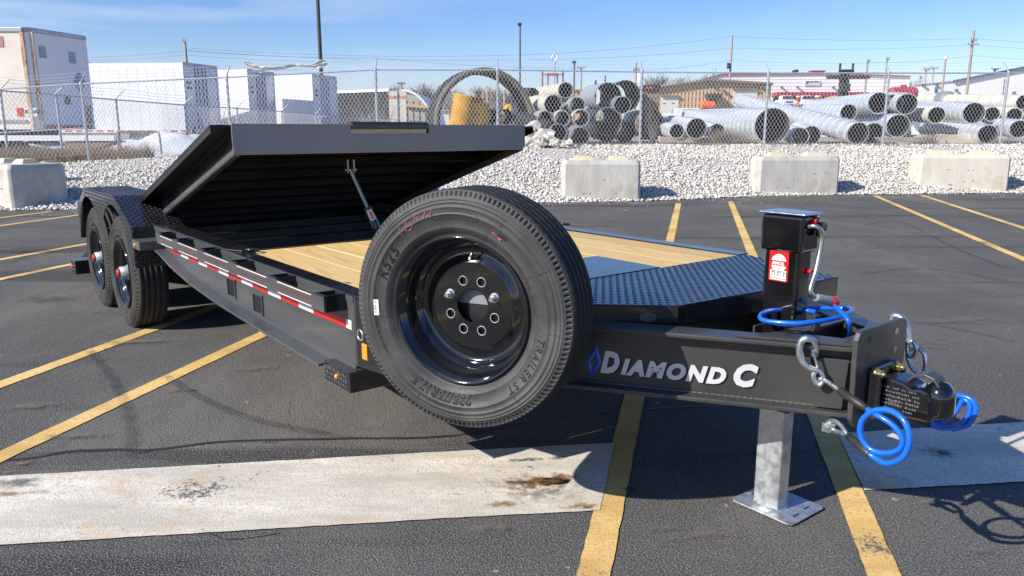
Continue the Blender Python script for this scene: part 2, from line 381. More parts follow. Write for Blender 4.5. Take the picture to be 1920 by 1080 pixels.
# --- asphalt
def asphalt_mat(name, paint=None, wear=.5):
    m = bpy.data.materials.new(name); m.use_nodes = True; t = m.node_tree; n = t.nodes; l = t.links; b = n['Principled BSDF']
    co = n.new('ShaderNodeTexCoord'); vec = co.outputs['Object']
    def noise(sc, det=6, rg=.6, st=None):
        z = n.new('ShaderNodeTexNoise'); z.inputs['Scale'].default_value = sc; z.inputs['Detail'].default_value = det; z.inputs['Roughness'].default_value = rg
        if st:
            mm = n.new('ShaderNodeMapping'); mm.inputs['Scale'].default_value = st; mm.inputs['Rotation'].default_value = (0, 0, R(22)); l.new(vec, mm.inputs[0]); l.new(mm.outputs[0], z.inputs['Vector'])
        else: l.new(vec, z.inputs['Vector'])
        return z.outputs['Fac']
    def ramp(f, a, b_, ca=(0,0,0), cb=(1,1,1)):
        r = n.new('ShaderNodeValToRGB'); r.color_ramp.elements[0].position = a; r.color_ramp.elements[1].position = b_
        r.color_ramp.elements[0].color = (*ca, 1); r.color_ramp.elements[1].color = (*cb, 1); l.new(f, r.inputs[0]); return r.outputs[0]
    def mix(f, a, b_, mode='MIX'):
        x = n.new('ShaderNodeMixRGB'); x.blend_type = mode
        for q, s_ in ((0, f), (1, a), (2, b_)):
            if isinstance(s_, tuple): x.inputs[q].default_value = (*s_, 1)
            elif isinstance(s_, (int, float)): x.inputs[q].default_value = s_
            else: l.new(s_, x.inputs[q])
        return x.outputs[0]
    vo = n.new('ShaderNodeTexVoronoi'); vo.inputs['Scale'].default_value = 170; l.new(vec, vo.inputs['Vector'])
    base = ramp(noise(.9, 9, .62), .38, .62, (.078, .078, .080), (.118, .116, .113))
    base = mix(ramp(noise(.55, 9, .72, (1.0, .30, 1)), .50, .62), base, (.155, .147, .134))          # dusty, pale areas
    base = mix(ramp(noise(.8, 7, .6, (.22, 1.6, 1)), .56, .63), base, (.048, .048, .050))            # dark scuffs
    base = mix(ramp(noise(.27, 10, .75), .585, .66), base, (.135, .105, .078))                       # rusty, muddy patches
    base = mix(ramp(noise(4.2, 8, .75), .62, .70), base, (.17, .155, .13))                           # small dust specks
    st = ramp(noise(150, 3, .7), .50, .60); base = mix(st, base, (.25, .235, .205))                   # pale stones in the binder
    pit = ramp(noise(130, 4, .7), .35, .44, (1,1,1), (0,0,0)); base = mix(pit, base, (.014, .014, .016))
    base = mix(ramp(noise(14, 3, .6), .70, .72), base, (.36, .31, .22))                              # grit
    if paint:
        p = ramp(noise(2.2, 6, .65), .4, .6, paint[0], paint[1])
        cl = ramp(noise(.8, 9, .75, (.4, 1.5, 1)), .46, .60); p = mix(cl, p, tuple(.72*x for x in paint[0]))
        p = mix(ramp(noise(95, 3, .6), .50, .64), p, tuple(.74*x for x in paint[0]))
        if len(paint) > 2:
            p = mix(ramp(noise(1.1, 10, .78), .53, .64), p, paint[2]); p = mix(ramp(noise(1.5, 10, .8, (.3, 1.2, 1)), .57, .66), p, tuple(.66*x for x in paint[0]))
        a1 = n.new('ShaderNodeMath'); a1.operation = 'MULTIPLY_ADD'; l.new(noise(60, 6, .8), a1.inputs[0]); a1.inputs[1].default_value = .55; l.new(noise(1.3, 6, .7), a1.inputs[2])
        w = ramp(a1.outputs[0], wear, wear+.045)
        base = mix(w, p, base)
    l.new(base, b.inputs['Base Color']); b.inputs['Roughness'].default_value = .92; b.inputs['Specular IOR Level'].default_value = .06
    ad = n.new('ShaderNodeMath'); ad.operation = 'ADD'; l.new(vo.outputs['Distance'], ad.inputs[0]); l.new(noise(75, 4, .7), ad.inputs[1])
    bp = n.new('ShaderNodeBump'); bp.inputs['Strength'].default_value = .8 if not paint else .35; bp.inputs['Distance'].default_value = .0035
    l.new(ad.outputs[0], bp.inputs['Height']); l.new(bp.outputs[0], b.inputs['Normal'])
    return m
M_asph = asphalt_mat('asphalt')
M_yline = asphalt_mat('yellow_line_paint', ((.76, .50, .18), (.86, .60, .26)), .90)
M_wband = asphalt_mat('white_band_paint', ((.72, .665, .56), (.85, .80, .70), (.58, .44, .29)), .90)
us = [-120, -60] + [x*1.0 for x in range(-40, 41)] + [60, 120]
mb = MB(); vs_ = []
for u in us: vs_ += [(u, -60, 0), (u, 2, 0), (u, edge_v(u), 0)]
mb.add(vs_, [(i*3+j, (i+1)*3+j, (i+1)*3+j+1, i*3+j+1) for i in range(len(us)-1) for j in range(2)])
mb.build('parking_lot', M_asph, frame='W', kind='structure')
# --- painted markings (each line its own thin sheet, laid on the lot)
LD = Vector((.232, .973, 0)).normalized()
def line(a, b, w, name='yellow_line', m=M_yline, z=.004, wob=.002):
    a = Vector((a[0], a[1], z)); b = Vector((b[0], b[1], z)); d = (b-a).normalized(); s = Vector((-d.y, d.x, 0)); n = max(2, int((b-a).length/.05))
    L_ = []; 
    for i in range(n+1):
        p = a+(b-a)*i/n; k1 = random.uniform(-wob, wob); k2 = random.uniform(-wob, wob)
        L_ += [p+s*(w/2+k1), p-s*(w/2+k2)]
    mbb = MB(); mbb.add(L_, [(2*i, 2*i+1, 2*i+3, 2*i+2) for i in range(n)])
    o = mbb.build(name, m, frame='W', kind='structure')
    return o
def along(u0, v0, va, vb, slope=.235): return (u0+slope*(va-v0), va), (u0+slope*(vb-v0), vb)
for (u0, v0, vb, sl) in [(.44, 3.0, 15.0, .232), (1.365, 3.0, 15.3, .240)]:
    line(*along(u0, v0, -3, vb, sl), .105)
for (u0, v0, vb, sl) in [(-2.235, 3.0, 14.1, .236), (-3.09, 3.0, 13.9, .222), (-5.66, 8.0, 14.0, .26), (-4.64, 8.0, 14.2, .30)]:
    line(*along(u0, v0, -3, vb, .236 if u0 > -4 else .25), .105)
for (a, b) in [((7.85, 16.8), (4.6, 4.6)), ((8.95, 17.0), (5.66, 4.6)), ((-7.22, 12.9), (-9.1, 4.6)), ((-8.01, 13.45), (-10.2, 4.6))]: line(a, b, .105)
WB = [(-6, 1.80, 2.39), (-2.0, 2.36, 2.935), (-.257, 2.575, 3.175), (.33, 2.635, 3.25)]
mb = MB(); vs_ = []
def wband(x0, x1, name):
    mb = MB(); vs_ = []; n = max(2, int((x1-x0)/.03)); SH = .135
    for i in range(n+1):
        x = x0+(x1-x0)*i/n; xh = x+SH
        lo = interp(x, [-6,-2.0,-.257,.33,1.37,2.05,6], [1.78,2.36,2.575,2.638,2.797,2.877,3.33])
        hi = interp(xh, [-6,-2.08,-.257,.33,1.48,2.47,6], [2.39,2.925,3.175,3.25,3.375,3.522,4.0])
        vs_ += [(x, lo+random.uniform(-.002, .002), .006), (xh, hi+random.uniform(-.002, .002), .006)]
    mb.add(vs_, [(2*i, 2*i+2, 2*i+3, 2*i+1) for i in range(n)])
    return mb.build('white_band', M_wband, frame='W', kind='structure')
wband(-6, .325, 'left'); wband(1.375, 5.8, 'right')
# sealed seam and cracks in the asphalt
M_seam = mat('tar_seam', (.020, .020, .021), (.042, .041, .04), 6, rough=.6, bump=.3)
seam = [W(x, y, z=.003) for x, y in [(0, 862), (60, 858), (130, 846), (210, 843), (300, 842), (400, 828), (500, 824), (640, 822), (840, 817), (1000, 790), (1100, 774), (1250, 764), (1430, 758), (1560, 756)]]
mb = MB(); sp = smooth_path(seam, 10); vs_ = []
for i, p in enumerate(sp):
    k = .010+.008*abs(mnoise.noise(Vector((p.x*3, p.y*3, 0)))); q = .012*mnoise.noise(Vector((p.x*5, p.y*5, 9)))
    vs_ += [(p.x, p.y+k+q, .0025), (p.x, p.y-k+q, .0025)]
mb.add(vs_, [(2*i, 2*i+1, 2*i+3, 2*i+2) for i in range(len(sp)-1)]); mb.build('tar_seam', M_seam, frame='W', kind='structure')
M_rustst = mat('rust_stain', (.30, .155, .06), (.085, .07, .055), 22, detail=8, rough=.9, lo=.40, hi=.58, bump=.4, bscale=150)
M_oil = mat('oil_stain', (.018, .017, .016), (.055, .048, .04), 30, detail=8, rough=.55, lo=.42, hi=.62)
def stain(x, y, ru, rv, m, nm, z=.0085, n=34, seed=0, ang=0):
    c = W(x, y, z=z); vs_ = [(c.x, c.y, z)]
    for i in range(n):
        a = 2*math.pi*i/n; k = .72+.55*mnoise.noise(Vector((math.cos(a)*1.7+seed*7, math.sin(a)*1.7, seed)))+.22*mnoise.noise(Vector((math.cos(a)*7, math.sin(a)*7, seed*3)))
        X_, Y_ = ru*k*math.cos(a), rv*k*math.sin(a); vs_.append((c.x+X_*math.cos(ang)-Y_*math.sin(ang), c.y+X_*math.sin(ang)+Y_*math.cos(ang), z))
    b_ = MB(); b_.add(vs_, [(0, 1+i, 1+(i+1) % n) for i in range(n)]); return b_.build(nm, m, frame='W', kind='structure')
def soft_stain(name, c, mx_=.8):
    # blotch that breaks up into the surface below: transparent where its noise is low
    m = bpy.data.materials.new(name); m.use_nodes = True; t = m.node_tree; n = t.nodes; l = t.links; b = n['Principled BSDF']
    b.inputs['Base Color'].default_value = (*c, 1); b.inputs['Roughness'].default_value = .85
    co = n.new('ShaderNodeTexCoord'); z = n.new('ShaderNodeTexNoise'); z.inputs['Scale'].default_value = 13; z.inputs['Detail'].default_value = 12; z.inputs['Roughness'].default_value = .85
    l.new(co.outputs['Object'], z.inputs['Vector'])
    gr = n.new('ShaderNodeVertexColor'); gr.layer_name = 'fade'
    ml = n.new('ShaderNodeMath'); ml.operation = 'MULTIPLY_ADD'; l.new(z.outputs['Fac'], ml.inputs[0]); ml.inputs[1].default_value = 3.2; ml.inputs[2].default_value = -2.15
    m2 = n.new('ShaderNodeMath'); m2.operation = 'ADD'; l.new(ml.outputs[0], m2.inputs[0]); l.new(gr.outputs['Color'], m2.inputs[1])
    r = n.new('ShaderNodeMapRange'); r.inputs[1].default_value = 0; r.inputs[2].default_value = .5; r.inputs[4].default_value = mx_; l.new(m2.outputs[0], r.inputs[0])
    e_ = n.new('ShaderNodeMapRange'); e_.inputs[1].default_value = 0; e_.inputs[2].default_value = .3; l.new(gr.outputs['Color'], e_.inputs[0])
    m3 = n.new('ShaderNodeMath'); m3.operation = 'MULTIPLY'; l.new(r.outputs[0], m3.inputs[0]); l.new(e_.outputs[0], m3.inputs[1]); l.new(m3.outputs[0], b.inputs['Alpha']); return m
S_rust = soft_stain('rust_blotch', (.30, .15, .05)); S_dark = soft_stain('grime_blotch', (.035, .031, .028), .6); S_mark = soft_stain('tyre_mark_blotch', (.035, .034, .034), .38); S_mud = soft_stain('mud_blotch', (.21, .18, .145), .55); S_oil = soft_stain('oil_blotch', (.012, .011, .010)); S_wet = soft_stain('white_worn_blotch', (.40, .39, .36))
def blotch(x, y, ru, rv, m, z=.009, ang=.13, name='stain'):
    c = W(x, y, z=z); n = 28; rings = 5; vs_ = [(c.x, c.y, z)]; al = [1.0]
    for k in range(1, rings+1):
        for i in range(n):
            a = 2*math.pi*i/n; q = k/rings; X_, Y_ = ru*q*math.cos(a), rv*q*math.sin(a)
            vs_.append((c.x+X_*math.cos(ang)-Y_*math.sin(ang), c.y+X_*math.sin(ang)+Y_*math.cos(ang), z)); al.append(1-q)
    fs = [(0, 1+i, 1+(i+1) % n) for i in range(n)]
    for k in range(rings-1):
        for i in range(n): fs.append((1+k*n+i, 1+(k+1)*n+i, 1+(k+1)*n+(i+1) % n, 1+k*n+(i+1) % n))
    b_ = MB(); b_.add(vs_, fs, 0, True); o = b_.build(name, m, frame='W', kind='structure')
    at = o.data.color_attributes.new('fade', 'FLOAT_COLOR', 'POINT')
    for i, a in enumerate(al): at.data[i].color = (a, a, a, 1)
    return o
zz = .0075
for (x, y, ru, rv, m) in [(990, 912, .22, .075, S_rust), (1060, 895, .13, .09, S_rust), (940, 945, .17, .05, S_rust), (1085, 948, .16, .05, S_rust), (1000, 905, .36, .16, S_rust), (1010, 925, .40, .15, S_mud), (975, 905, .14, .06, S_dark), (1045, 898, .05, .05, S_dark),
        (985, 862, .17, .05, S_oil), (1045, 858, .09, .05, S_oil), (1095, 952, .07, .03, S_dark), (30, 905, .26, .12, S_dark), (20, 925, .28, .05, S_rust), (40, 868, .13, .035, S_rust), (10, 884, .12, .04, S_rust),
        (1745, 845, .16, .09, S_oil), (1770, 850, .1, .09, S_dark), (480, 690, .30, .14, S_mud), (330, 730, .24, .1, S_mud), (1180, 918, .07, .05, S_oil), (260, 845, .1, .03, S_dark), (100, 850, .14, .03, S_dark), (560, 655, .22, .08, S_mud),
        (150, 815, .35, .08, S_mud), (500, 826, .09, .03, S_dark), (1740, 940, .1, .04, S_mud), (1850, 1030, .14, .05, S_mud), (1240, 990, .18, .05, S_mud), (1330, 1000, .3, .08, S_mud), (920, 990, .2, .07, S_mud),
        (1700, 640, .9, .35, S_mud), (1800, 600, .9, .2, S_mud), (1660, 400, .9, .8, S_mud), (250, 640, .7, .15, S_mud), (60, 760, .3, .12, S_mud), (1750, 440, 1.2, .5, S_mud), (90, 560, .5, .3, S_dark), (60, 470, .8, .3, S_dark)]:
    zz += .0002; blotch(x, y, ru, rv, m, z=zz)
# long dark tyre arcs on the lot
for pts in ([(1600, 430), (1680, 415), (1800, 470), (1930, 520)], [(1680, 600), (1760, 612), (1850, 630), (1930, 650)], [(0, 500), (60, 480), (150, 470), (230, 468)], [(150, 640), (200, 700), (240, 780), (240, 900)],
            [(1580, 520), (1700, 505), (1800, 512), (1930, 540)], [(280, 690), (400, 760), (520, 800), (700, 830)]):
    sp = smooth_path([W(x, y, z=.0015) for x, y in pts], 14); mb = MB(); vs_ = []; m_ = len(sp)-1
    for i, p in enumerate(sp):
        k = .05; t = (sp[min(i+1, m_)]-sp[max(i-1, 0)]).normalized(); s_ = Vector((-t.y, t.x, 0))
        for q in (-1, -.4, .4, 1): vs_.append(p+s_*k*q)
    mb.add(vs_, [(4*i+j, 4*i+j+1, 4*i+j+5, 4*i+j+4) for i in range(m_) for j in range(3)], 0, True)
    zz += .0002
    o = mb.build('tyre_mark', S_mark, frame='W', kind='structure'); at = o.data.color_attributes.new('fade', 'FLOAT_COLOR', 'POINT')
    for i in range(len(vs_)): q = [0, .85, .85, 0][i % 4]*min(1, 6*min(i//4, m_-i//4)/m_); at.data[i].color = (q, q, q, 1)
    o.location.z += zz-.006
M_crack = mat('crack_line', (.012, .012, .013), (.02, .02, .02), 6, rough=.9)
rng_ = random.Random(12)
for pts in ([(0, 940), (40, 925), (70, 905), (78, 897)], [(1500, 560), (1620, 556), (1740, 552), (1900, 560)], [(240, 1000), (330, 990), (420, 1010), (520, 1002)], [(60, 600), (140, 585), (230, 590)], [(1590, 470), (1700, 462), (1830, 466), (1925, 460)],
            [(610, 700), (560, 730), (540, 780), (545, 815)], [(20, 455), (90, 447), (150, 450)]):
    q_ = smooth_path([W(x, y, z=.002) for x, y in pts], 40); vs_ = []
    for i, p in enumerate(q_): k_ = rng_.uniform(.0008, .0035); j_ = Vector((.02*mnoise.noise(Vector((p.x*9, p.y*9, 2))), .02*mnoise.noise(Vector((p.x*9, p.y*9, 7))), 0)); vs_ += [p+j_+Vector((0, k_, 0)), p+j_-Vector((0, k_, 0))]
    mb = MB(); mb.add(vs_, [(2*i, 2*i+1, 2*i+3, 2*i+2) for i in range(len(q_)-1)]); mb.build('asphalt_crack', M_crack, frame='W', kind='structure')
# grass-free fragments: small leaves and grit on the lot
# --- gravel bank with real stones
M_bank = mat('bank_soil_gravel', (.34, .31, .27), (.60, .57, .53), 14, detail=8, rough=.95, bump=.8, bscale=12, c3=(.15, .11, .08), s3=.6, lo3=.6, hi3=.75)
us = [x*.5 for x in range(-56, 57)]
sheet('gravel_bank', us, lambda u: (edge_v(u), fence_v(u)), [i/14 for i in range(15)], 0, M_bank)
M_yard = mat('yard_ground', (.30, .265, .215), (.38, .345, .29), 1.1, detail=9, rough=.95, bump=.5, bscale=8, c3=(.20, .145, .10), s3=.5, lo3=.5, hi3=.7)
mb = MB(); vs_ = []; ugrid = [-900, -300, -100, -60] + [x*2.0 for x in range(-20, 31)] + [100, 300, 900]; vt = [0, .6, 1.5, 3, 5, 8, 12, 20, 30, 40, 70, 150, 400, 1500]
for u in ugrid:
    for t in vt: v = fence_v(u)+t; vs_.append((u, v, ground_z(u, v)-.001*(t > 0)))
k = len(vt); mb.add(vs_, [(i*k+j, (i+1)*k+j, (i+1)*k+j+1, i*k+j+1) for i in range(len(ugrid)-1) for j in range(k-1)], 0, True)
mb.build('yard_ground', M_yard, frame='W', kind='structure')

def rocks(name, pts, sizes, m, seed=1, flat=.7):
    rng = np.random.RandomState(seed); n = len(pts)
    bv = np.array([(x, y, z) for z in (-1, 1) for y in (-1, 1) for x in (-1, 1)])*.66; bf = np.array([(0,2,1),(1,2,3),(4,5,6),(5,7,6),(0,1,4),(1,5,4),(2,6,3),(3,6,7),(0,4,2),(2,4,6),(1,3,5),(3,7,5)])
    k = len(bv); Q = rng.normal(size=(n, 3, 3)); Q = np.linalg.qr(Q)[0]
    jit = 1+rng.uniform(-.34, .34, size=(n, k, 3)); V = bv[None]*jit*np.stack([np.ones(n), rng.uniform(.6, 1, n), rng.uniform(.45, .9, n)], 1)[:, None, :]
    V = np.einsum('nij,nkj->nki', Q, V); V[:, :, 2] *= flat
    V = V*sizes[:, None, None]+pts[:, None, :]
    F = (bf[None]+(np.arange(n)*k)[:, None, None]).reshape(-1, 3)
    me = bpy.data.meshes.new(name); me.vertices.add(n*k); me.vertices.foreach_set('co', V.reshape(-1).astype('f'))
    me.loops.add(F.size); me.loops.foreach_set('vertex_index', F.reshape(-1).astype('i')); me.polygons.add(len(F))
    me.polygons.foreach_set('loop_start', np.arange(0, F.size, 3, dtype='i')); me.polygons.foreach_set('loop_total', np.full(len(F), 3, 'i'))
    me.materials.append(m); me.update(calc_edges=True)
    tone = np.repeat(rng.uniform(0, 1, n), k); at = me.attributes.new('tone', 'FLOAT', 'POINT'); at.data.foreach_set('value', tone.astype('f'))
    o = bpy.data.objects.new(name, me); col.objects.link(o); return o
def stone_mat(name, a, b, c, d):
    m = bpy.data.materials.new(name); m.use_nodes = True; t = m.node_tree; n = t.nodes; l = t.links; bs = n['Principled BSDF']; bs.inputs['Roughness'].default_value = .92
    at = n.new('ShaderNodeAttribute'); at.attribute_name = 'tone'; r = n.new('ShaderNodeValToRGB'); e = r.color_ramp.elements
    e[0].color = (*a, 1); e[1].color = (*d, 1); x = e.new(.3); x.color = (*b, 1); x = e.new(.7); x.color = (*c, 1)
    l.new(at.outputs['Fac'], r.inputs[0]); z = n.new('ShaderNodeTexNoise'); z.inputs['Scale'].default_value = 30; mi = n.new('ShaderNodeMixRGB'); mi.blend_type = 'MULTIPLY'; mi.inputs[0].default_value = .18
    co = n.new('ShaderNodeTexCoord'); l.new(co.outputs['Object'], z.inputs['Vector']); l.new(r.outputs[0], mi.inputs[1]); l.new(z.outputs['Fac'], mi.inputs[2]); l.new(mi.outputs[0], bs.inputs['Base Color']); return m
M_stone = stone_mat('limestone_rubble', (.40, .36, .30), (.66, .62, .56), (.77, .735, .675), (.87, .84, .79))
rng = np.random.RandomState(3); NR = 105000
uu = rng.uniform(-11.5, 16.5, NR); ev = np.array([edge_v(u) for u in uu]); fv = np.array([fence_v(u) for u in uu])
tt = rng.beta(1, 1.15, NR); vv = ev-.12+(fv+.5-ev)*tt
keep = (np.abs(uu) < vv*.70+.4); uu, vv = uu[keep], vv[keep]
# thin out on muddy patches
thin = np.array([mnoise.noise(Vector((u*.5, v*.9, 5.5))) for u, v in zip(uu, vv)]); fr = (vv-np.array([edge_v(u) for u in uu]))/(np.array([fence_v(u)-edge_v(u) for u in uu]))
keep = ~((thin > .16) & (fr > .40) & (rng.uniform(size=len(uu)) < .8)); keep &= ~((fr > .88) & (rng.uniform(size=len(uu)) < .55))
uu, vv = uu[keep], vv[keep]; sz = rng.gamma(3.0, .0050, len(uu))+.008
pts = np.stack([uu, vv, [ground_z(a, b) for a, b in zip(uu, vv)]], 1); pts[:, 2] += sz*.45+rng.uniform(0, .02, len(uu))
tag(rocks('gravel', pts, sz, M_stone, 4), 'loose white limestone gravel heaped along the edge of the lot', 'gravel', kind='stuff')
# grit scattered on the lot near the bank
n = 500; gu = rng.uniform(-10, 14, n); gv = np.array([edge_v(u) for u in gu])-rng.gamma(1.2, .35, n); pts = np.stack([gu, gv, np.full(n, .004)], 1)
tag(rocks('grit', pts, rng.uniform(.004, .014, n), M_stone, 9), 'fine pale grit strewn on the asphalt before the gravel', 'grit', kind='stuff')
# rubble and snow heaps
def heap(name, cu, cv, ru, rv, h, m, seed, n=26, rough=.35, base_off=0):
    mb = MB(); vs_ = []
    for i in range(n):
        for j in range(n):
            a = -1+2*i/(n-1); b = -1+2*j/(n-1); d = max(0, 1-(a*a+b*b)); u = cu+a*ru; v = cv+b*rv
            z = h*(d**.7)*(1+rough*mnoise.noise(Vector((u*1.1+seed, v*1.1, seed)))+rough*.5*mnoise.noise(Vector((u*3+seed, v*3, seed))))
            vs_.append((u, v, ground_z(u, v)-.04+z))
    mb.add(vs_, [(i*n+j, (i+1)*n+j, (i+1)*n+j+1, i*n+j+1) for i in range(n-1) for j in range(n-1)], 0, True)
    return mb
for i, (x, D, ru, rv, h) in enumerate([(330, 27, 2.6, 2.0, .75), (200, 26.5, 2.6, 1.7, .5), (60, 26, 3.2, 1.5, .5), (420, 29, 2, 1.6, .8)]):
    p = W(x, 270, D=D); heap('s', p.x, p.y, ru, rv, h, M_snow, i+3).build('snow_heap', M_snow, base=(p.x, p.y, 0), frame='W', kind='structure')
# gravel heap further back (right) and sandy patch
p = W(1760, 265, D=26); heap('s', p.x, p.y, 2.2, 1.5, .35, M_bank, 8).build('sand_heap', mat('tan_sand', (.42, .36, .27), (.50, .44, .34), 5, rough=.95, bump=.4), base=(p.x, p.y, 0), frame='W', kind='structure')

# ================================================================== THE TRAILER (T frame)
CX = 2.43
TR = empty('equipment_trailer', (CX, 4.0, 0), 'low black tilt-deck equipment trailer with a pine plank deck, parked on the asphalt', 'trailer')
bT = Vector((.541, -.841, 0)); nT = Vector((-.841, -.541, 0))        # near tongue beam: forward direction, outward normal
P0 = Vector((2.29, 1.17, 0)); LB = 1.58                                # front outer end, length
ZT, ZB = .712, .478
def tongue_beam(mirror):
    mb = MB()
    def q(p): return Vector((2*CX-p.x, p.y, p.z)) if mirror else p
    a = P0; b = P0-bT*LB; inn = -nT
    fl = .016; w = .105
    for z0, z1 in ((ZT-fl, ZT), (ZB, ZB+fl)):
        pl = [a+inn*0, b+inn*0, b+inn*w, a+inn*w]
        mb.prism([q(Vector((p.x, p.y, z0))) for p in pl], (0, 0, z1-z0))
    wa = inn*(w/2-.004); wb = inn*(w/2+.004)
    pl = [a+wa, b+wa, b+wb, a+wb]; mb.prism([q(Vector((p.x, p.y, ZB+fl-.001))) for p in pl], (0, 0, ZT-ZB-2*fl+.002))
    return mb
tb = tongue_beam(False).build('tongue_beam', M_char, TR, bevel=.004)
tongue_beam(True).build('tongue_beam', M_char, TR, bevel=.004)
WEB = P0-nT*(.0485-.0002) ; WEB.z = .6
w_ = MB()
for z_ in (ZB+.018, ZT-.018):
    q_ = []
    for i in range(220):
        t = i/219; p_ = P0-bT*(.02+t*(LB-.05))-nT*.047; q_.append(Vector((p_.x, p_.y, z_+.0012*math.sin(i*2.4))))
    w_.tube(q_, [.0042+.0012*math.sin(i*2.1) for i in range(220)], 6)
w_.build('weld_bead', M_web if 'M_web' in globals() else M_alu, tb)  # weld bead in the sunlit tone: lit, dusty streak put into its colour
# lettering on the near tongue beam
ux = bT; uz = Vector((0, 0, 1))
orig = Tp(1122, 706, plane=(WEB, nT)); orig.z = .533
def web_t(x, y): p_ = Tp(x, y, plane=(WEB, nT))-orig; return p_.dot(bT)
dec = MB(); back = MB()
for wd, xa, xb_, hh, sp_ in (('D', 1126, 1161, .083, 1), ('IAMOND', 1164, 1361, .062, 1.22), ('C', 1376, 1421, .083, 1)):
    ta_, tb_ = web_t(xa, 700), web_t(xb_, 715)
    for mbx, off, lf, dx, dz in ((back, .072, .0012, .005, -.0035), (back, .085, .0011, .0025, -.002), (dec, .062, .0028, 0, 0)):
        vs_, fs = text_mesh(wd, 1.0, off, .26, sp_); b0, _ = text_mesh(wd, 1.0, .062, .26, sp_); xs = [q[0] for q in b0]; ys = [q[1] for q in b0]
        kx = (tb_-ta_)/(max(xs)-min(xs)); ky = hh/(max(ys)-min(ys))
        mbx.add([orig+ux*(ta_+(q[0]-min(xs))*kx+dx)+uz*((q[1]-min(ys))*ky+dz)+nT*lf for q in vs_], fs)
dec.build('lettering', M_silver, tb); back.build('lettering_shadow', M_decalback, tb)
# blue diamond emblem left of the lettering
lg = MB(); lgd = MB(); dc = Tp(1113, 678, plane=(WEB, nT))
def dpt(a, b, l=0): return dc+ux*a+uz*b+nT*l
ow, oh, iw, ih = .030, .062, .011, .026
S = [(0, oh), (ow, .0), (0, -oh), (-ow, 0)]; I_ = [(0, ih), (iw, 0), (0, -ih), (-iw, 0)]; sk = .16
Sp = [(a+b*sk, b) for a, b in S]; Ip = [(a+b*sk, b) for a, b in I_]
for i in range(4):
    j = (i+1) % 4; m0 = ((Sp[i][0]+Ip[i][0])/2, (Sp[i][1]+Ip[i][1])/2); m1 = ((Sp[j][0]+Ip[j][0])/2, (Sp[j][1]+Ip[j][1])/2)
    lg.add([dpt(*Sp[i], .001), dpt(*Sp[j], .001), dpt(*m1, .004), dpt(*m0, .004)], [(3,2,1,0)])
    lg.add([dpt(*m0, .004), dpt(*m1, .004), dpt(*Ip[j], .001), dpt(*Ip[i], .001)], [(3,2,1,0)])
lg.build('diamond_emblem', M_bluelogo, tb)

# front hitch plate
PY = 1.15
pz0, pz1, px0, px1 = .452, .772, 2.270, 2.590
mb = MB(); prof = [(px0+.03, pz0), (px1-.03, pz0), (px1-.004, pz0+.03), (px1-.004, .60), (px1, .66), (px1, pz1-.03), (px1-.012, pz1-.006), (px1-.03, pz1), (px0+.03, pz1), (px0+.012, pz1-.006), (px0, pz1-.03), (px0, .66), (px0+.004, .60), (px0+.004, pz0+.03)]
mb.prism([(a, PY, b) for a, b in prof], (0, .018, 0)); hp = mb.build('hitch_plate', M_char, TR, bevel=.003)
for sx in (-1, 1):
    for z_ in (.735, .672):
        m2 = MB(); c = Vector((CX+sx*.085, PY-.0008, z_)); m2.cyl(c, c+Vector((0, .002, 0)), .0125, n=14); m2.build('bolt_hole', M_glossblack if z_ < .7 else M_bluelogo if False else M_glossblack, hp)
# web stiffener plates beside the hitch plate
mb = MB(); mb.prism([P0-bT*.02+nT*.0-nT*.02+Vector((0,0,.50)), P0-bT*.10-nT*.02+Vector((0,0,.50)), P0-bT*.12-nT*.02+Vector((0,0,.60)), P0-bT*.10-nT*.02+Vector((0,0,.665)), P0-bT*.01-nT*.02+Vector((0,0,.665))], -nT*.012)
mb.build('gusset', M_char, TR, bevel=.002)
# tongue top plate with openings
mb = MB(); z0 = ZT+.001; th = .010
def plate(pts): mb.prism([(a, b, z0) for a, b in pts], (0, 0, th))
mw = 2*CX
plate([(2.30, 1.171), (2.56, 1.171), (2.53, 1.235), (2.33, 1.235)])
plate([(2.298, 1.171), (2.335, 1.236), (2.285, 1.36), (2.165, 1.375)])
plate([(mw-2.165, 1.375), (mw-2.285, 1.36), (mw-2.335, 1.236), (mw-2.298, 1.171)])
plate([(2.164, 1.376), (2.284, 1.361), (mw-2.284, 1.361), (mw-2.164, 1.376), (mw-2.10, 1.475), (mw-2.25, 1.415), (2.25, 1.415), (2.10, 1.475)])
mb.build('top_plate', M_char, TR, bevel=.002)
mb = MB()
mb.box((2.225, 1.40, .50), (mw-2.225, 1.408, .705)).box((2.33, 1.560, .49), (2.53, 1.568, .70)).box((1.72, 1.95, .49), (mw-1.72, 1.96, .70))
mb.build('cross_brace', M_char, TR, bevel=.002)
mb = MB(); mb.box((2.2, 1.42, .50), (mw-2.2, 2.2, .508)).box((1.56, 1.98, .680), (mw-1.56, 2.60, .688)); mb.build('belly_pan_sun_block', M_under, TR)  # upper sheet added out of sight to stop sun leaking under the deck

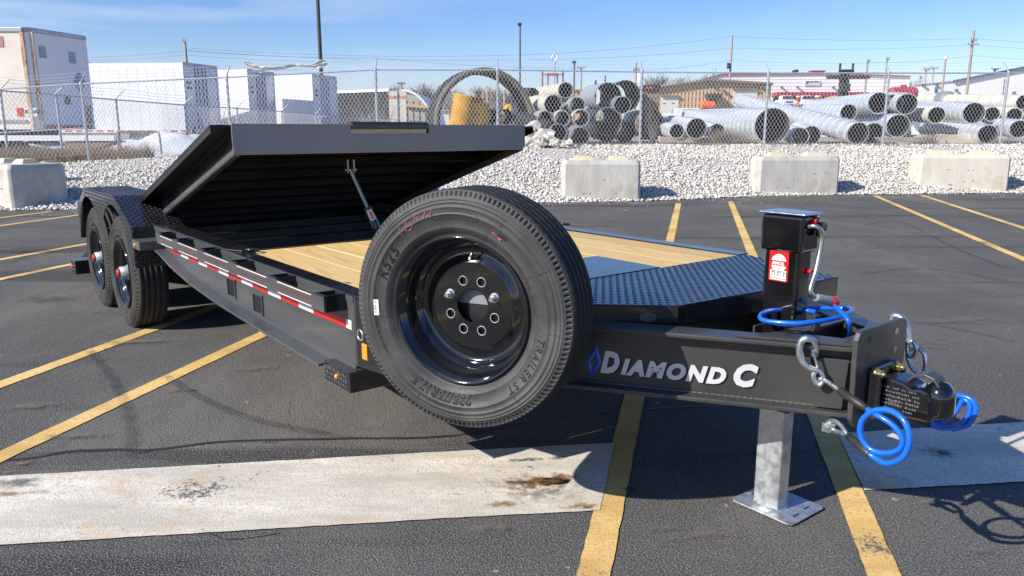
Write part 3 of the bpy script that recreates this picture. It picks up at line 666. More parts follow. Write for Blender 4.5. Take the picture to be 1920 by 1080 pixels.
# jack
JX, JY = CX-.02, 1.50
jk = MB(); jk.box((JX-.0425, JY-.068, .405), (JX+.0425, JY+.068, .985)); jack = jk.build('jack', M_glossblack, TR, bevel=.012, seg=3)
jh = MB(); jh.box((JX-.053, JY-.082, .972), (JX+.053, JY+.082, 1.098)); jh.build('jack_head', M_glossblack, jack, bevel=.012, seg=3)
jh = MB(); jh.box((JX-.059, JY-.088, 1.1), (JX+.059, JY+.088, 1.108)); jh.build('jack_cap', M_zinc, jack, bevel=.004, seg=3)
jl = MB(); jl.box((JX-.033, JY-.052, .012), (JX+.033, JY+.052, .43)); jl.build('jack_leg', M_galv, jack, bevel=.006, seg=2)
jf = MB(); q = .012; a_, b_ = .112, .128
pl = [(a_-q, b_), (-a_+q, b_), (-a_, b_-q), (-a_, -b_+q), (-a_+q, -b_), (a_-q, -b_), (a_, -b_+q), (a_, b_-q)]
jf.prism([(CX+.012+x_, JY-.01+y_, .006) for x_, y_ in reversed(pl)], (0, 0, .006))
jf.lathe([(.062, 0), (.058, .008), (.050, .012), (.002, .012)], (JX, JY, .012), (0, 0, 1), 28)
fo = jf.build('foot_plate', M_galv, jack, bevel=.002)
for (a, b, c_, d_) in ((-.075, .02, .004, .018), (.05, -.09, .018, .004), (-.03, -.098, .018, .004), (.085, .03, .004, .018), (.0, .1, .018, .004)):
    m2 = MB(); m2.box((CX+.012+a-c_, JY-.01+b-d_, .0122), (CX+.012+a+c_, JY-.01+b+d_, .0128)); m2.build('slot', M_glossblack, fo)
jc = MB(); jc.box((JX-.047, JY-.072, .398), (JX+.047, JY+.072, .47)); jc.build('jack_collar', M_glossblack, jack, bevel=.005)
# sticker on the sun side of the jack
sx_ = JX-.0428-.0012; st = MB(); ya, yb, za, zb_ = JY-.033, JY+.042, .866, .972
U = Vector((0, -1, 0)); V_ = Vector((0, 0, 1)); O = Vector((sx_, yb, za)); w_ = yb-ya; h_ = zb_-za
def sq(mb_, x0, y0, x1, y1, lift, mi):
    mb_.add([O+U*x0+V_*y0+Vector((-lift, 0, 0)), O+U*x1+V_*y0+Vector((-lift, 0, 0)), O+U*x1+V_*y1+Vector((-lift, 0, 0)), O+U*x0+V_*y1+Vector((-lift, 0, 0))], [(0,1,2,3)], mi)
st.prism([O+U*0.004, O+U*(w_-.004), O+U*w_+V_*.004, O+U*w_+V_*(h_-.004), O+U*(w_-.004)+V_*h_, O+U*.004+V_*h_, O+V_*(h_-.004), O+V_*.004], (-.0006, 0, 0), 0)
cc = O+U*w_*.5+V_*h_*.60
st.add([cc+Vector((-.0010, 0, 0))]+[cc+U*.030*math.cos(a)+V_*.032*math.sin(a)+Vector((-.0010, 0, 0)) for a in [2*math.pi*i/32 for i in range(32)]], [(0, 1+i, 1+(i+1) % 32) for i in range(32)], 1)
sq(st, .006, .010, w_-.006, .039, .0009, 1); sq(st, .006, .004, w_-.006, .008, .0009, 1)
sq(st, .007, h_*.60-.009, w_-.007, h_*.60+.009, .0014, 0)
put_text(st, 'SIMOL', O+U*.0105+V_*(h_*.60-.0055)+Vector((-.0019, 0, 0)), U, V_, .0150, 1, offset=.0006, shear=.25, sx=1.15)
for i, (x0, y0) in enumerate([(.012, .018), (.034, .018), (.058, .018)]):
    sq(st, x0, y0, x0+.003, y0+.016, .0014, 2); sq(st, x0, y0+.013, x0+.012, y0+.016, .0014, 2); sq(st, x0+.010, y0, x0+.013, y0+.014, .0014, 2)
for i in range(7): sq(st, .010+i*.0075, .0345, .010+i*.0075+.005, .0370, .0014, 2 if i % 3 else 0)
for i in range(5): sq(st, .026+i*.005, h_*.60+.020, .0295+i*.005, h_*.60+.0218, .0014, 0)
for i in range(5): sq(st, .026+i*.005, h_*.60-.020, .0295+i*.005, h_*.60-.0182, .0014, 0)
st.build('warning_sticker', [M_red, M_white, M_barcode], jack)
# crank handle
hx = JX+.035; cr_ = smooth_path([Tp(1517, 425, Y=JY-.088), Tp(1526, 424, Y=JY-.105), Tp(1536, 428, Y=JY-.120), Tp(1541, 441, Y=JY-.125), Tp(1538, 468, Y=JY-.126), Tp(1530, 508, Y=JY-.128), Tp(1520, 541, Y=JY-.130), Tp(1522, 552, Y=JY-.134), Tp(1530, 558, Y=JY-.140)], 8)
A1 = cr_[-1]
ck = MB(); ck.tube(cr_, .0085, 12); ch = ck.build('crank_handle', M_chrome, jack)
gd_ = (Tp(1572, 568, Y=JY-.165)-Tp(1530, 558, Y=JY-.140)).normalized()
hg = MB(); hg.lathe([(.006, 0), (.012, .001), (.0145, .01), (.0150, .04), (.0160, .062), (.015, .075)], A1-gd_*.005, gd_, 16); hg.build('grip', M_greygrip, jack)
hg = MB(); hg.lathe([(.016, .0), (.0185, .003), (.0185, .026), (.014, .032), (.0005, .033)], A1+gd_*.068, gd_, 16); hg.build('grip_cap', M_red, jack)
hg = MB(); hg.cyl((hx-.03, JY-.082, 1.08), (hx-.03, JY-.098, 1.08), .0095, n=12); hg.build('red_knob', M_red, jack); hg = MB(); hg.cyl((hx-.018, JY-.06, .905), (hx-.018, JY-.088, .905), .0085, n=12); hg.build('red_knob', M_red, jack)
hg = MB(); hg.cyl((hx-.005, JY-.082, 1.06), (hx-.005, JY-.112, 1.063), .016, n=14).sphere((hx-.012, JY-.1, 1.04), .015, 10); hg.build('gear_boss', M_glossblack, jack)
hg = MB(); hg.sphere((hx-.008, JY-.086, 1.094), .008, 8); hg.build('screw', M_zinc, jack)

# coupler
cp = MB(); yb_ = PY
prof = [(yb_-.018, .61), (yb_-.06, .617), (yb_-.10, .612), (yb_-.125, .600), (yb_-.150, .606), (yb_-.175, .598), (yb_-.19, .575), (yb_-.19, .505), (yb_-.06, .498), (yb_-.018, .492)]
cp.prism([(CX-.052, a, b) for a, b in prof], (.104, 0, 0)); cpl = cp.build('coupler', M_glossblack, TR, bevel=.010, seg=3)
c2 = MB(); c2.lathe([(.0005, .078), (.022, .072), (.038, .056), (.045, .030), (.046, -.02), (.040, -.034), (.034, -.034), (.03, 0)], (CX, yb_-.188, .553), (0, 0, 1), 28); c2.build('ball_socket', M_glossblack, cpl)
c2 = MB(); arc = [(yb_-.10+.0, .618), (yb_-.12, .640), (yb_-.15, .648), (yb_-.18, .640), (yb_-.198, .615), (yb_-.212, .585)]
pts_o = [(a, b) for a, b in arc]; pts_i = [(a, b-.012) for a, b in reversed(arc)]
c2.prism([(CX-.03, a, b) for a, b in pts_o+pts_i], (.06, 0, 0)); c2.build('latch', M_char, cpl, bevel=.003)
c2 = MB(); c2.prism([(CX-.075, yb_-.002, z_) for z_ in (.47,)]+[(CX+.075, yb_-.002, .47), (CX+.085, yb_-.002, .49), (CX+.085, yb_-.002, .625), (CX+.075, yb_-.002, .642), (CX-.075, yb_-.002, .642), (CX-.085, yb_-.002, .625), (CX-.085, yb_-.002, .49)], (0, -.016, 0))
c2.box((CX-.085, yb_-.045, .49), (CX-.073, yb_-.016, .625)); c2.box((CX+.073, yb_-.045, .49), (CX+.085, yb_-.016, .625)); c2.build('coupler_bracket', M_glossblack, cpl, bevel=.004)
for sx in (-1, 1):
    for z_ in (.625, .49):
        b2 = MB(); c = Vector((CX+sx*.062, yb_-.016, z_)); b2.cyl(c, c+Vector((0, -.006, 0)), .017, n=16).cyl(c+Vector((0, -.0055, 0)), c+Vector((0, -.022, 0)), .0145, n=6, smooth=False).cyl(c+Vector((0, -.021, 0)), c+Vector((0, -.030, 0)), .008, n=10)
        b2.build('hex_bolt', M_gold, cpl, bevel=.001)
# stamped dots and letters on the coupler's side
em = MB(); rng = random.Random(5)
for r_ in range(6):
    yy = yb_-.042
    while yy > yb_-.148:
        ln = rng.uniform(.003, .008)
        if rng.random() < .82: em.box((CX-.0535, yy-ln, .585-r_*.0135), (CX-.0518, yy, .589-r_*.0135+rng.choice([0, .002])))
        yy -= ln+.003
em.build('stamped_text', mat('stamp_glint', (.16, .16, .17), (.30, .30, .32), 90, rough=.3, metal=.5), cpl)

# side beams, top rails and deck
def side_beam(m):
    mb = MB(); s = -1 if m else 1
    def X(x): return 4.612-x if m else x
    xo, xi = 1.290, 1.300
    top = .744; bot = [(2.60, .468), (2.85, .470), (3.4, .484), (4.0, .503), (4.5, .535), (4.9, .585), (5.15, .635), (5.35, .655), (8.2, .655)]
    poly = [(X(xo), a, b) for a, b in bot]+[(X(xo), 8.2, top), (X(xo), 2.60, top)]
    k = .010*(1 if not m else -1)
    mb.prism(poly, (k, 0, 0))
    for i in range(len(bot)-1):
        (a, b), (c, d) = bot[i], bot[i+1]
        if i == 0: a = 2.80; b = .470
        lo, hi = sorted((X(1.225), X(1.385)))
        mb.prism([(lo, a, b), (hi, a, b), (hi, c, d), (lo, c, d)], (0, 0, -.012))
    lo, hi = sorted((X(1.287), X(1.360))); mb.box((lo, 2.60, top), (hi, 6.1, .770))
    return mb
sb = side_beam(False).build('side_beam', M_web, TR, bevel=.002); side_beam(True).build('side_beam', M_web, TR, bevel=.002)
mb = MB(); mb.prism([(1.30, 2.30, .7715), (1.366, 2.30, .7715), (1.366, 6.0, .7715), (1.283, 6.0, .7715), (1.283, 2.60, .7715)], (0, 0, .005)); tr_ = mb.build('deck_rail', M_black, TR, bevel=.002)
mb = MB(); mb.box((3.240, 2.29, .7715), (3.329, 6.0, .7765)); mb.build('deck_rail', M_black, TR, bevel=.002)
mb = MB(); mb.prism([(1.405, 5.3, .7766), (1.278, 5.3, .7766), (1.278, 4.00, .7766), (1.325, 3.90, .7766), (1.405, 3.88, .7766)], (0, 0, .008)); mb.build('rail_cover', M_black, TR, bevel=.003)
# front end plate of side beams
for m in (0, 1):
    mb = MB(); f = (lambda x: 4.612-x) if m else (lambda x: x)
    mb.prism([(f(1.29), 2.598, .770), (f(1.29), 2.598, .50), (f(1.40), 2.40, .46), (f(1.70), 2.36, .46), (f(1.70), 2.36, .770)], (0, -.008, 0))
    mb.build('corner_plate', M_char, TR, bevel=.002)
# rub rail with stake pockets
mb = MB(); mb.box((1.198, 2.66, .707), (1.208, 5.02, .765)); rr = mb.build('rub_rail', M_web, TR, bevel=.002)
for i, y_ in enumerate((2.705, 3.17, 3.66, 4.15, 4.62, 4.975)):
    p = MB(); y0, y1 = y_-.045, y_+.045; t_ = .006
    p.box((1.2085, y0, .706), (1.2895, y0+t_, .772)).box((1.2085, y1-t_, .706), (1.2895, y1, .772)).box((1.2085, y0+t_, .706), (1.2145, y1-t_, .772)).box((1.2835, y0+t_, .706), (1.2895, y1-t_, .772)).box((1.1985, y0, .7655), (1.2083, y1, .772))
    p.build('stake_pocket', M_black, TR, bevel=.002)
ps = MB()
for a, b in ((2.77, 3.11), (3.23, 3.60), (3.72, 4.09), (4.21, 4.56), (4.68, 4.93)):
    for z_, h_, mi in ((.758, .0038, 0), (.7505, .0013, 1), (.7235, .0013, 1), (.713, .0038, 0)):
        ps.add([(1.1972, a, z_), (1.1972, b, z_), (1.1972, b, z_+h_), (1.1972, a, z_+h_)], [(3,2,1,0)], mi)
ps.build('pinstripe', [M_white, M_redtape], rr)
tp = MB(); y_ = 2.62; i = 0
while y_ < 4.9:
    if i % 2 == 0: a, b = y_, y_+(.045 if i == 0 else .15); mi = 1
    else: a, b = y_, y_+(.30 if i == 1 else .20); mi = 0
    zt_ = .672
    tp.add([(1.2885, a, zt_-.036), (1.2885, b, zt_-.036), (1.2885, b, zt_), (1.2885, a, zt_)], [(3,2,1,0)], mi); y_ = b; i += 1
tp.build('reflective_tape', [M_redtape, M_whitetape], sb)
for y_, z_ in ((3.97, .585), (3.60, .565)):
    p = MB(); h1, h2, t_ = .062, .050, .007
    p.box((1.282, y_-h1, z_-h2), (1.2898, y_-h1+t_, z_+h2)).box((1.282, y_+h1-t_, z_-h2), (1.2898, y_+h1, z_+h2)).box((1.282, y_-h1+t_, z_+h2-t_), (1.2898, y_+h1-t_, z_+h2)).box((1.282, y_-h1+t_, z_-h2), (1.2898, y_+h1-t_, z_-h2+t_))
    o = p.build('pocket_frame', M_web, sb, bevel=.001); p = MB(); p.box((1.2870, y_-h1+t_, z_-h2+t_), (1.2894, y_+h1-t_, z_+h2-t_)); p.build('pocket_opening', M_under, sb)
# frame cross-members under the planks
for y_ in (2.5, 2.95, 3.4, 3.85, 4.3, 4.75, 5.2, 5.65):
    p = MB(); p.box((1.302, y_-.03, .640), (3.308, y_+.03, .715)); p.build('cross_member', M_under, TR)
# wood planks
M_pine = bpy.data.materials.new('pine_plank'); M_pine.use_nodes = True
t = M_pine.node_tree; n = t.nodes; l = t.links; b = n['Principled BSDF']; b.inputs['Roughness'].default_value = .62
co = n.new('ShaderNodeTexCoord'); oi = n.new('ShaderNodeObjectInfo'); mm = n.new('ShaderNodeMapping'); mm.inputs['Scale'].default_value = (1, .07, 1)
ad = n.new('ShaderNodeVectorMath'); ad.operation = 'ADD'; cb = n.new('ShaderNodeCombineXYZ'); ml = n.new('ShaderNodeMath'); ml.operation = 'MULTIPLY'; ml.inputs[1].default_value = 37
l.new(oi.outputs['Random'], ml.inputs[0]); l.new(ml.outputs[0], cb.inputs[0]); l.new(ml.outputs[0], cb.inputs[1]); l.new(co.outputs['Object'], mm.inputs[0]); l.new(mm.outputs[0], ad.inputs[0]); l.new(cb.outputs[0], ad.inputs[1])
z1 = n.new('ShaderNodeTexNoise'); z1.inputs['Scale'].default_value = 7; z1.inputs['Detail'].default_value = 2; z1.inputs['Distortion'].default_value = .6; l.new(ad.outputs[0], z1.inputs['Vector'])
m1 = n.new('ShaderNodeMath'); m1.operation = 'MULTIPLY'; m1.inputs[1].default_value = 13; l.new(z1.outputs['Fac'], m1.inputs[0])
f1 = n.new('ShaderNodeMath'); f1.operation = 'FRACT'; l.new(m1.outputs[0], f1.inputs[0])
r1 = n.new('ShaderNodeValToRGB'); e = r1.color_ramp.elements; e[0].position = .0; e[0].color = (.68, .46, .175, 1); e[1].position = 1; e[1].color = (.53, .325, .105, 1)
x_ = e.new(.78); x_.color = (.71, .50, .205, 1); l.new(f1.outputs[0], r1.inputs[0])
vk = n.new('ShaderNodeTexVoronoi'); vk.inputs['Scale'].default_value = 1.0; mk = n.new('ShaderNodeMapping'); mk.inputs['Scale'].default_value = (4.2, 1.9, 1); l.new(co.outputs['Object'], mk.inputs[0]); l.new(mk.outputs[0], vk.inputs['Vector'])
rk = n.new('ShaderNodeValToRGB'); rk.color_ramp.elements[0].position = .035; rk.color_ramp.elements[0].color = (1, 1, 1, 1); rk.color_ramp.elements[1].position = .07; rk.color_ramp.elements[1].color = (0, 0, 0, 1); l.new(vk.outputs['Distance'], rk.inputs[0])
mi_ = n.new('ShaderNodeMixRGB'); mi_.inputs[2].default_value = (.24, .12, .045, 1); l.new(rk.outputs[0], mi_.inputs[0]); l.new(r1.outputs[0], mi_.inputs[1])
hv = n.new('ShaderNodeHueSaturation'); mr = n.new('ShaderNodeMapRange'); mr.inputs[3].default_value = .86; mr.inputs[4].default_value = 1.08; l.new(oi.outputs['Random'], mr.inputs[0]); l.new(mr.outputs[0], hv.inputs['Value']); l.new(mi_.outputs[0], hv.inputs['Color']); l.new(hv.outputs[0], b.inputs['Base Color'])
PX0, PX1, PY0, PY1 = 1.368, 3.238, 2.29, 3.93; npl = 10; wp = (PX1-PX0)/npl
for i in range(npl):
    p = MB(); x0 = PX0+i*wp; dz = random.uniform(-.0015, .0015); p.box((x0+.002, PY0+random.uniform(0, .004), .730), (x0+wp-.002, PY1+random.uniform(-.006, .006), .7705+dz)); p.build('plank', M_pine, TR, bevel=.003)
mb = MB(); mb.box((PX0, PY1+.008, .70), (PX1, PY1+.02, .776)); mb.build('deck_end_bar', M_black, TR)
# storage lid let into the planks
mb = MB(); mb.box((PX0+.01, 2.292, .7715), (2.665, 2.70, .7755)); mb.build('storage_lid', M_black, TR, bevel=.002)
# D-ring on far rail
p = MB(); c = Tp(1058, 420, z=.80); p.lathe([(.035+.007*math.cos(a), .007*math.sin(a)) for a in [2*math.pi*i/8 for i in range(8)]], c, (.1, .05, 1), 24, closed=True); p.build('tie_down_ring', M_black, TR)
p = MB(); c = Tp(345, 447, z=.785); 
p.lathe([(.03+.007*math.cos(a), .007*math.sin(a)) for a in [2*math.pi*i/8 for i in range(8)]], (1.375, 3.87, .788), (.1, .05, 1), 24, closed=True); p.build('tie_down_ring', M_black, TR)

# front deck box in diamond plate
zt = .7725; zlow = .690
dk = [(2.118, 1.735), (3.085, 1.660), (3.30, 2.12), (3.285, 2.288), (1.560, 2.288), (1.60, 2.23), (1.80, 2.03), (1.985, 1.885)]
dk = [(2.118, 1.735), (3.085, 1.675), (3.30, 2.288), (1.52, 2.288)]
mb = MB(); mb.prism([(a, b_, zt-.005) for a, b_ in dk], (0, 0, .005)); fd = mb.build('front_deck', M_black, TR, bevel=.0015)
mb = MB(); k = len(dk)
for i, (a, b_) in ((0, (dk[3], dk[0])), (1, (dk[0], dk[1])), (2, (dk[1], dk[2]))):
    A = Vector((*a, 0)); B = Vector((*b_, 0)); d = (B-A).normalized(); nn = Vector((d.y, -d.x, 0))
    mb.prism([A+Vector((0,0,zlow)), B+Vector((0,0,zlow)), B+Vector((0,0,zt-.0055)), A+Vector((0,0,zt-.0055))], -nn*.006)
mb.build('deck_skirt', M_black, fd, bevel=.001)
lm = MB(); lugs(lm, (0, 0, zt), (1, 0, 0), (0, 1, 0), dk, .0285, .0105, .002); lm.build('tread_pattern', M_black, fd, kind='stuff')
# oval inspection hole as a flat disc, sunlit tread plate put into its colour, and toe plate at the corner
A = Vector((*dk[3], 0)); B = Vector((*dk[0], 0)); d = (B-A).normalized(); nn = Vector((d.y, -d.x, 0))
if nn.dot(nT) < 0: nn = -nn
hc = Tp(1215, 595, plane=(A, nn)); p = MB(); ring = [hc+nn*.001+d*.030*math.cos(a)+Vector((0, 0, .018*math.sin(a))) for a in [2*math.pi*i/24 for i in range(24)]]
p.add([hc+nn*.001]+ring, [(0, 1+i, 1+(i+1) % 24) for i in range(24)]); hob = p.build('oval_opening', M_web, fd)
p = MB(); lugs(p, hc+nn*.0014-d*.03-Vector((0,0,.018)), d, Vector((0, 0, 1)), [(.03+.028*math.cos(a), .018+.016*math.sin(a)) for a in [2*math.pi*i/16 for i in range(16)]], .017, .006, .001); p.build('opening_tread', M_black, hob, kind='stuff')

# side step with amber light
sp0 = Vector((1.262, 2.59, 0)); mb = MB(); mb.box((1.245, 2.565, .405), (1.60, 2.575, .485)); mb.box((1.245, 2.5752, .480), (1.60, 2.79, .485)); mb.box((1.245, 2.5752, .408), (1.250, 2.79, .4798)); stp = mb.build('side_step', M_black, TR, bevel=.0015)
lm = MB(); lugs(lm, (1.245, 2.575, .4852), (1, 0, 0), (0, 1, 0), [(0, 0), (.338, 0), (.338, .215), (0, .215)], .028, .0105, .002)
lugs(lm, (1.2448, 2.79, .412), (0, -1, 0), (0, 0, 1), [(0, 0), (.215, 0), (.215, .062), (0, .062)], .028, .0105, .002); lm.build('tread_pattern', M_web, stp, kind='stuff')
def amber(x, y, z, parent, r=.011):
    p = MB(); p.lathe([(r, 0), (r*.95, .004), (r*.6, .008), (.0005, .0095)], (x, y, z), (-1, 0, 0), 16); return p.build('amber_lamp', M_amber, parent)
amber(1.2445, 2.675, .446, stp)
p = MB(); a = Tp(680, 634, X=1.30); p.box((1.281, 2.49, .545), (1.289, 2.53, .605)); o = p.build('amber_reflector', M_amber, TR, bevel=.002)
p = MB(); p.lathe([(.020+.004*math.cos(a), .004*math.sin(a)) for a in [2*math.pi*i/8 for i in range(8)]], (1.281, 2.535, .635), (1, 0, 0), 20, closed=True); p.build('rope_ring', M_zinc, TR)

# tilt deck: raised at the front, hinged over the axles
ang = math.atan(.293); ta = Vector((0, math.cos(ang), -math.sin(ang))); tn = Vector((0, math.sin(ang), math.cos(ang))); F0 = Vector((0, 4.15, 1.412)); XL, XR = 1.412, 3.352
def tp_(x, s, h): return Vector((x, 0, 0))+F0+ta*s+tn*h
TL = 4.75
td = MB(); td.prism([tp_(XL, 0.012, -.06), tp_(XL, TL, -.06), tp_(XL, TL, -.052), tp_(XL, .012, -.052)], (XR-XL, 0, 0)); tdk = td.build('tilt_deck', M_under, TR)
npl2 = 10; w2 = (XR-XL-.08)/npl2
for i in range(npl2):
    p = MB(); x0 = XL+.04+i*w2; p.prism([tp_(x0+.002, .03, -.051), tp_(x0+.002, TL-.1, -.051), tp_(x0+.002, TL-.1, -.012), tp_(x0+.002, .03, -.012)], (w2-.004, 0, 0)); p.build('plank', M_pine, tdk)
for x0, sg in ((XL, 1), (XR, -1)):
    def bar(nm, xa, xb, h0, h1, m, s0=.0, s1=TL, bev=.002):
        lo, hi = sorted((x0+xa*sg, x0+xb*sg)); p = MB(); p.prism([tp_(lo, s0, h0), tp_(lo, s1, h0), tp_(lo, s1, h1), tp_(lo, s0, h1)], (hi-lo, 0, 0)); return p.build(nm, m, tdk, bevel=bev)
    bar('top_flange', -.115, .075, -.012, .002, M_under, .012); bar('flange_lip', -.115, -.107, -.042, -.0125, M_under, .012)
    bar('tilt_beam', 0, .008, -.118, -.0125, M_black, .03, 2.6)
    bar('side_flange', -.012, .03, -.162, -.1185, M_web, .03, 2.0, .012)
for i in range(8):
    s_ = .18+i*.30; p = MB(); h0 = -.062
    p.prism([tp_(XL+.009, s_, h0), tp_(XL+.009, s_+.05, h0), tp_(XL+.009, s_+.05, h0-.045), tp_(XL+.009, s_, h0-.045)], (XR-XL-.018, 0, 0)); p.build('cross_member', M_under, tdk, bevel=.002)
# front face plate, with rounded lower corners and a notch at the top
xc0 = 2.18-.02; nA = Tp(657, 233, Y=4.14); nB = Tp(803, 233, Y=4.14); na, nb = nA.x, nB.x
zc = F0.z+.004; zf = 1.258
def fp(x, z): return (x, 4.134, z)
r_ = .035
cor = [(XR+.02-r_+r_*math.sin(a), zf+r_-r_*math.cos(a)) for a in [0, .4, .8, 1.2, 1.57]]
corL = [(XL-.012+r_-r_*math.sin(a), zf+r_-r_*math.cos(a)) for a in [1.57, 1.2, .8, .4, 0]]
p = MB(); zn = zc-.052
outl = corL+cor+[(XR+.02, zc)]
# built as three upright pieces round the notch
L_ = corL+[(na, zf), (na, zc), (XL-.012, zc)]; Rr = [(nb, zf)]+cor+[(XR+.02, zc), (nb, zc)]
p.prism([fp(*q) for q in L_], (0, .008, 0)); p.prism([fp(*q) for q in Rr], (0, .008, 0)); p.prism([fp(*q) for q in ((na, zf), (nb, zf), (nb, zn), (na, zn))], (0, .008, 0))
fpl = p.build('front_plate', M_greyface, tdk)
p = MB(); p.prism([(XL, 4.136, zf-.004), (XR, 4.136, zf-.004), (XR, 4.143, zf-.004), (XL, 4.143, zf-.004)], (0, 0, .0035)); p.build('bright_edge', M_rod, fpl)
p = MB(); p.prism([(na+.004, 4.125, zc-.026), (na+.004, 4.125, zc+.004), (na+.004, 4.150, zc+.016), (na+.004, 4.19, zc+.012), (na+.004, 4.19, zc-.026)], (nb-na-.008, 0, 0)); p.build('bump_stop', M_black, tdk, bevel=.004)
p = MB(); p.box((na+.004, 4.150, zn), (nb-.004, 4.155, zc-.027)); p.build('notch_backing', M_rod, tdk)
p = MB(); p.box((na, 4.142, zn-.006), (nb, 4.19, zn-.001)); p.box((na-.002, 4.142, zn), (na+.003, 4.19, zc-.01)); p.box((nb-.003, 4.142, zn), (nb+.002, 4.19, zc-.01)); p.build('notch_frame', M_under, tdk)
# cushion cylinder
ct = Tp(657, 318, Y=4.33); cbm = Tp(706, 428, Y=4.22); mid = ct.lerp(cbm, .66)
p = MB(); p.cyl(mid, cbm, .026, n=18); cy = p.build('cushion_cylinder', M_glossblack, TR)
p = MB(); p.cyl(ct, mid, .013, n=14); p.build('piston_rod', M_rod, cy)
p = MB(); p.cyl(ct.lerp(cbm, .64), ct.lerp(cbm, .69), .030, n=18); p.build('gland', M_black, cy)
p = MB(); dcy = (cbm-mid).normalized(); toC = (Vector((0, 0, EYE))-mid); toC = (toC-dcy*toC.dot(dcy)).normalized(); sd_ = dcy.cross(toC)
for mi, (a0, a1, s0, s1) in enumerate([(-.9, .5, .05, .6), (-.5, .1, .17, .55)]):
    arc_ = []
    for t_ in (s0, s1):
        for q in range(7):
            a = a0+(a1-a0)*q/6; arc_.append(mid+(cbm-mid)*t_+(toC*math.cos(a)+sd_*math.sin(a))*(.0266+.0003*mi))
    p.add(arc_, [(q, q+1, 8+q, 7+q) for q in range(6)], mi, True)
p.build('warning_label', [M_white, M_orange], cy)
p = MB(); p.obox(ct+Vector((-.02, .01, .02)), (.006, 0, 0), (0, .02, 0), (0, 0, .04)).obox(ct+Vector((.02, .01, .02)), (.006, 0, 0), (0, .02, 0), (0, 0, .04)); p.cyl(ct+Vector((-.04, 0, 0)), ct+Vector((.04, 0, 0)), .010, n=10); p.build('cylinder_bracket', M_rod, cy)

# ------------------------------------------------------------------ fenders
def fender(m):
    def X(x): return 2*CX-x if m else x
    prof = [(5.42, .500), (5.44, .765), (5.90, .940), (6.92, .940), (7.26, .79), (7.30, .50)]
    mb = MB(); xo, xi = 1.150, 1.475
    lo, hi = sorted((X(xo), X(xi)))
    for i in range(5):
        (a, b_), (c, d_) = prof[i], prof[i+1]; nn = Vector((0, -(d_-b_), c-a)).normalized()*.006
        mb.prism([(lo, a, b_), (hi, a, b_), (hi, c, d_), (lo, c, d_)], -nn)
    fm = mb.build('fender', M_black, TR, bevel=.002)
    mb = MB(); x0 = X(xo)
    def arch(cy, r): return [(cy-r*math.cos(a), .50+r*math.sin(a)) for a in [R(v) for v in range(20, 161, 10)]]
    low = [(5.50, .505)]+[(5.985-.44*math.cos(R(v)), .46+.415*math.sin(R(v))) for v in range(25, 136, 10)]+[(6.84-.44*math.cos(R(v)), .46+.415*math.sin(R(v))) for v in range(45, 156, 10)]+[(7.29, .505)]
    topp = [(7.30, .50), (7.26, .79), (6.92, .94), (5.90, .94), (5.44, .765), (5.42, .50)]
    # skirt as strip quads between arch line and the top profile
    def topz(y): return float(np.interp(y, [5.42, 5.44, 5.90, 6.92, 7.26, 7.30], [.5, .765, .94, .94, .79, .5]))
    ys = [p_[0] for p_ in low]; A_ = [(x0, y_, z_) for y_, z_ in low]; B_ = [(x0, y_, max(z_+.004, topz(y_)-.001)) for y_, z_ in low]
    vs_ = [A_[0]]; 
    e_ = .006*(1 if not m else -1)
    for i in range(len(low)-1):
        mb.prism([A_[i], A_[i+1], B_[i+1], B_[i]], (e_, 0, 0))
    mb.prism([(x0, 5.421, .50), (x0, 5.50, .505), (x0, 5.50, .787), (x0, 5.441, .765)], (e_, 0, 0))
    mb.build('fender_skirt', M_black, fm)
    lm = MB()
    if not m:
        for i in range(3):
            (a, b_), (c, d_) = prof[i], prof[i+1]; v = Vector((0, c-a, d_-b_)); L2 = v.length; u = Vector((1, 0, 0))
            lugs(lm, Vector((xo, a, b_)), u, v, [(0, 0), (xi-xo, 0), (xi-xo, L2), (0, L2)], .036, .0145, .0028)
        pl = [(6.9-a, b_-.5) for a, b_ in [(5.421, .5)]+low[:1]+low+[(6.92, .94), (5.90, .94), (5.44, .765)]]
        lugs(lm, Vector((xo, 6.9, .5)), Vector((0, -1, 0)), Vector((0, 0, 1)), pl, .036, .0145, .0025)
        lm.build('tread_pattern', M_black, fm, kind='stuff')
        # light bracket joining fender and rail
        br2 = MB(); fz = 5.405
        br2.box((1.140, 5.22, .640), (1.146, 5.405, .688)); br2.box((1.140, 5.22, .6885), (1.30, 5.405, .694)); br2.box((1.146, 5.22, .640), (1.31, 5.226, .688))
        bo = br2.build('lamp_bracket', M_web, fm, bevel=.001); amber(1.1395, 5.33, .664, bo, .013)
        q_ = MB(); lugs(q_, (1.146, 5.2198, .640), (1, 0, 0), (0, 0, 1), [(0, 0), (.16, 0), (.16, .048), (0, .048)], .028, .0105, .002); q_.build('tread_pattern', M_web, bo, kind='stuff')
fender(False); fender(True)

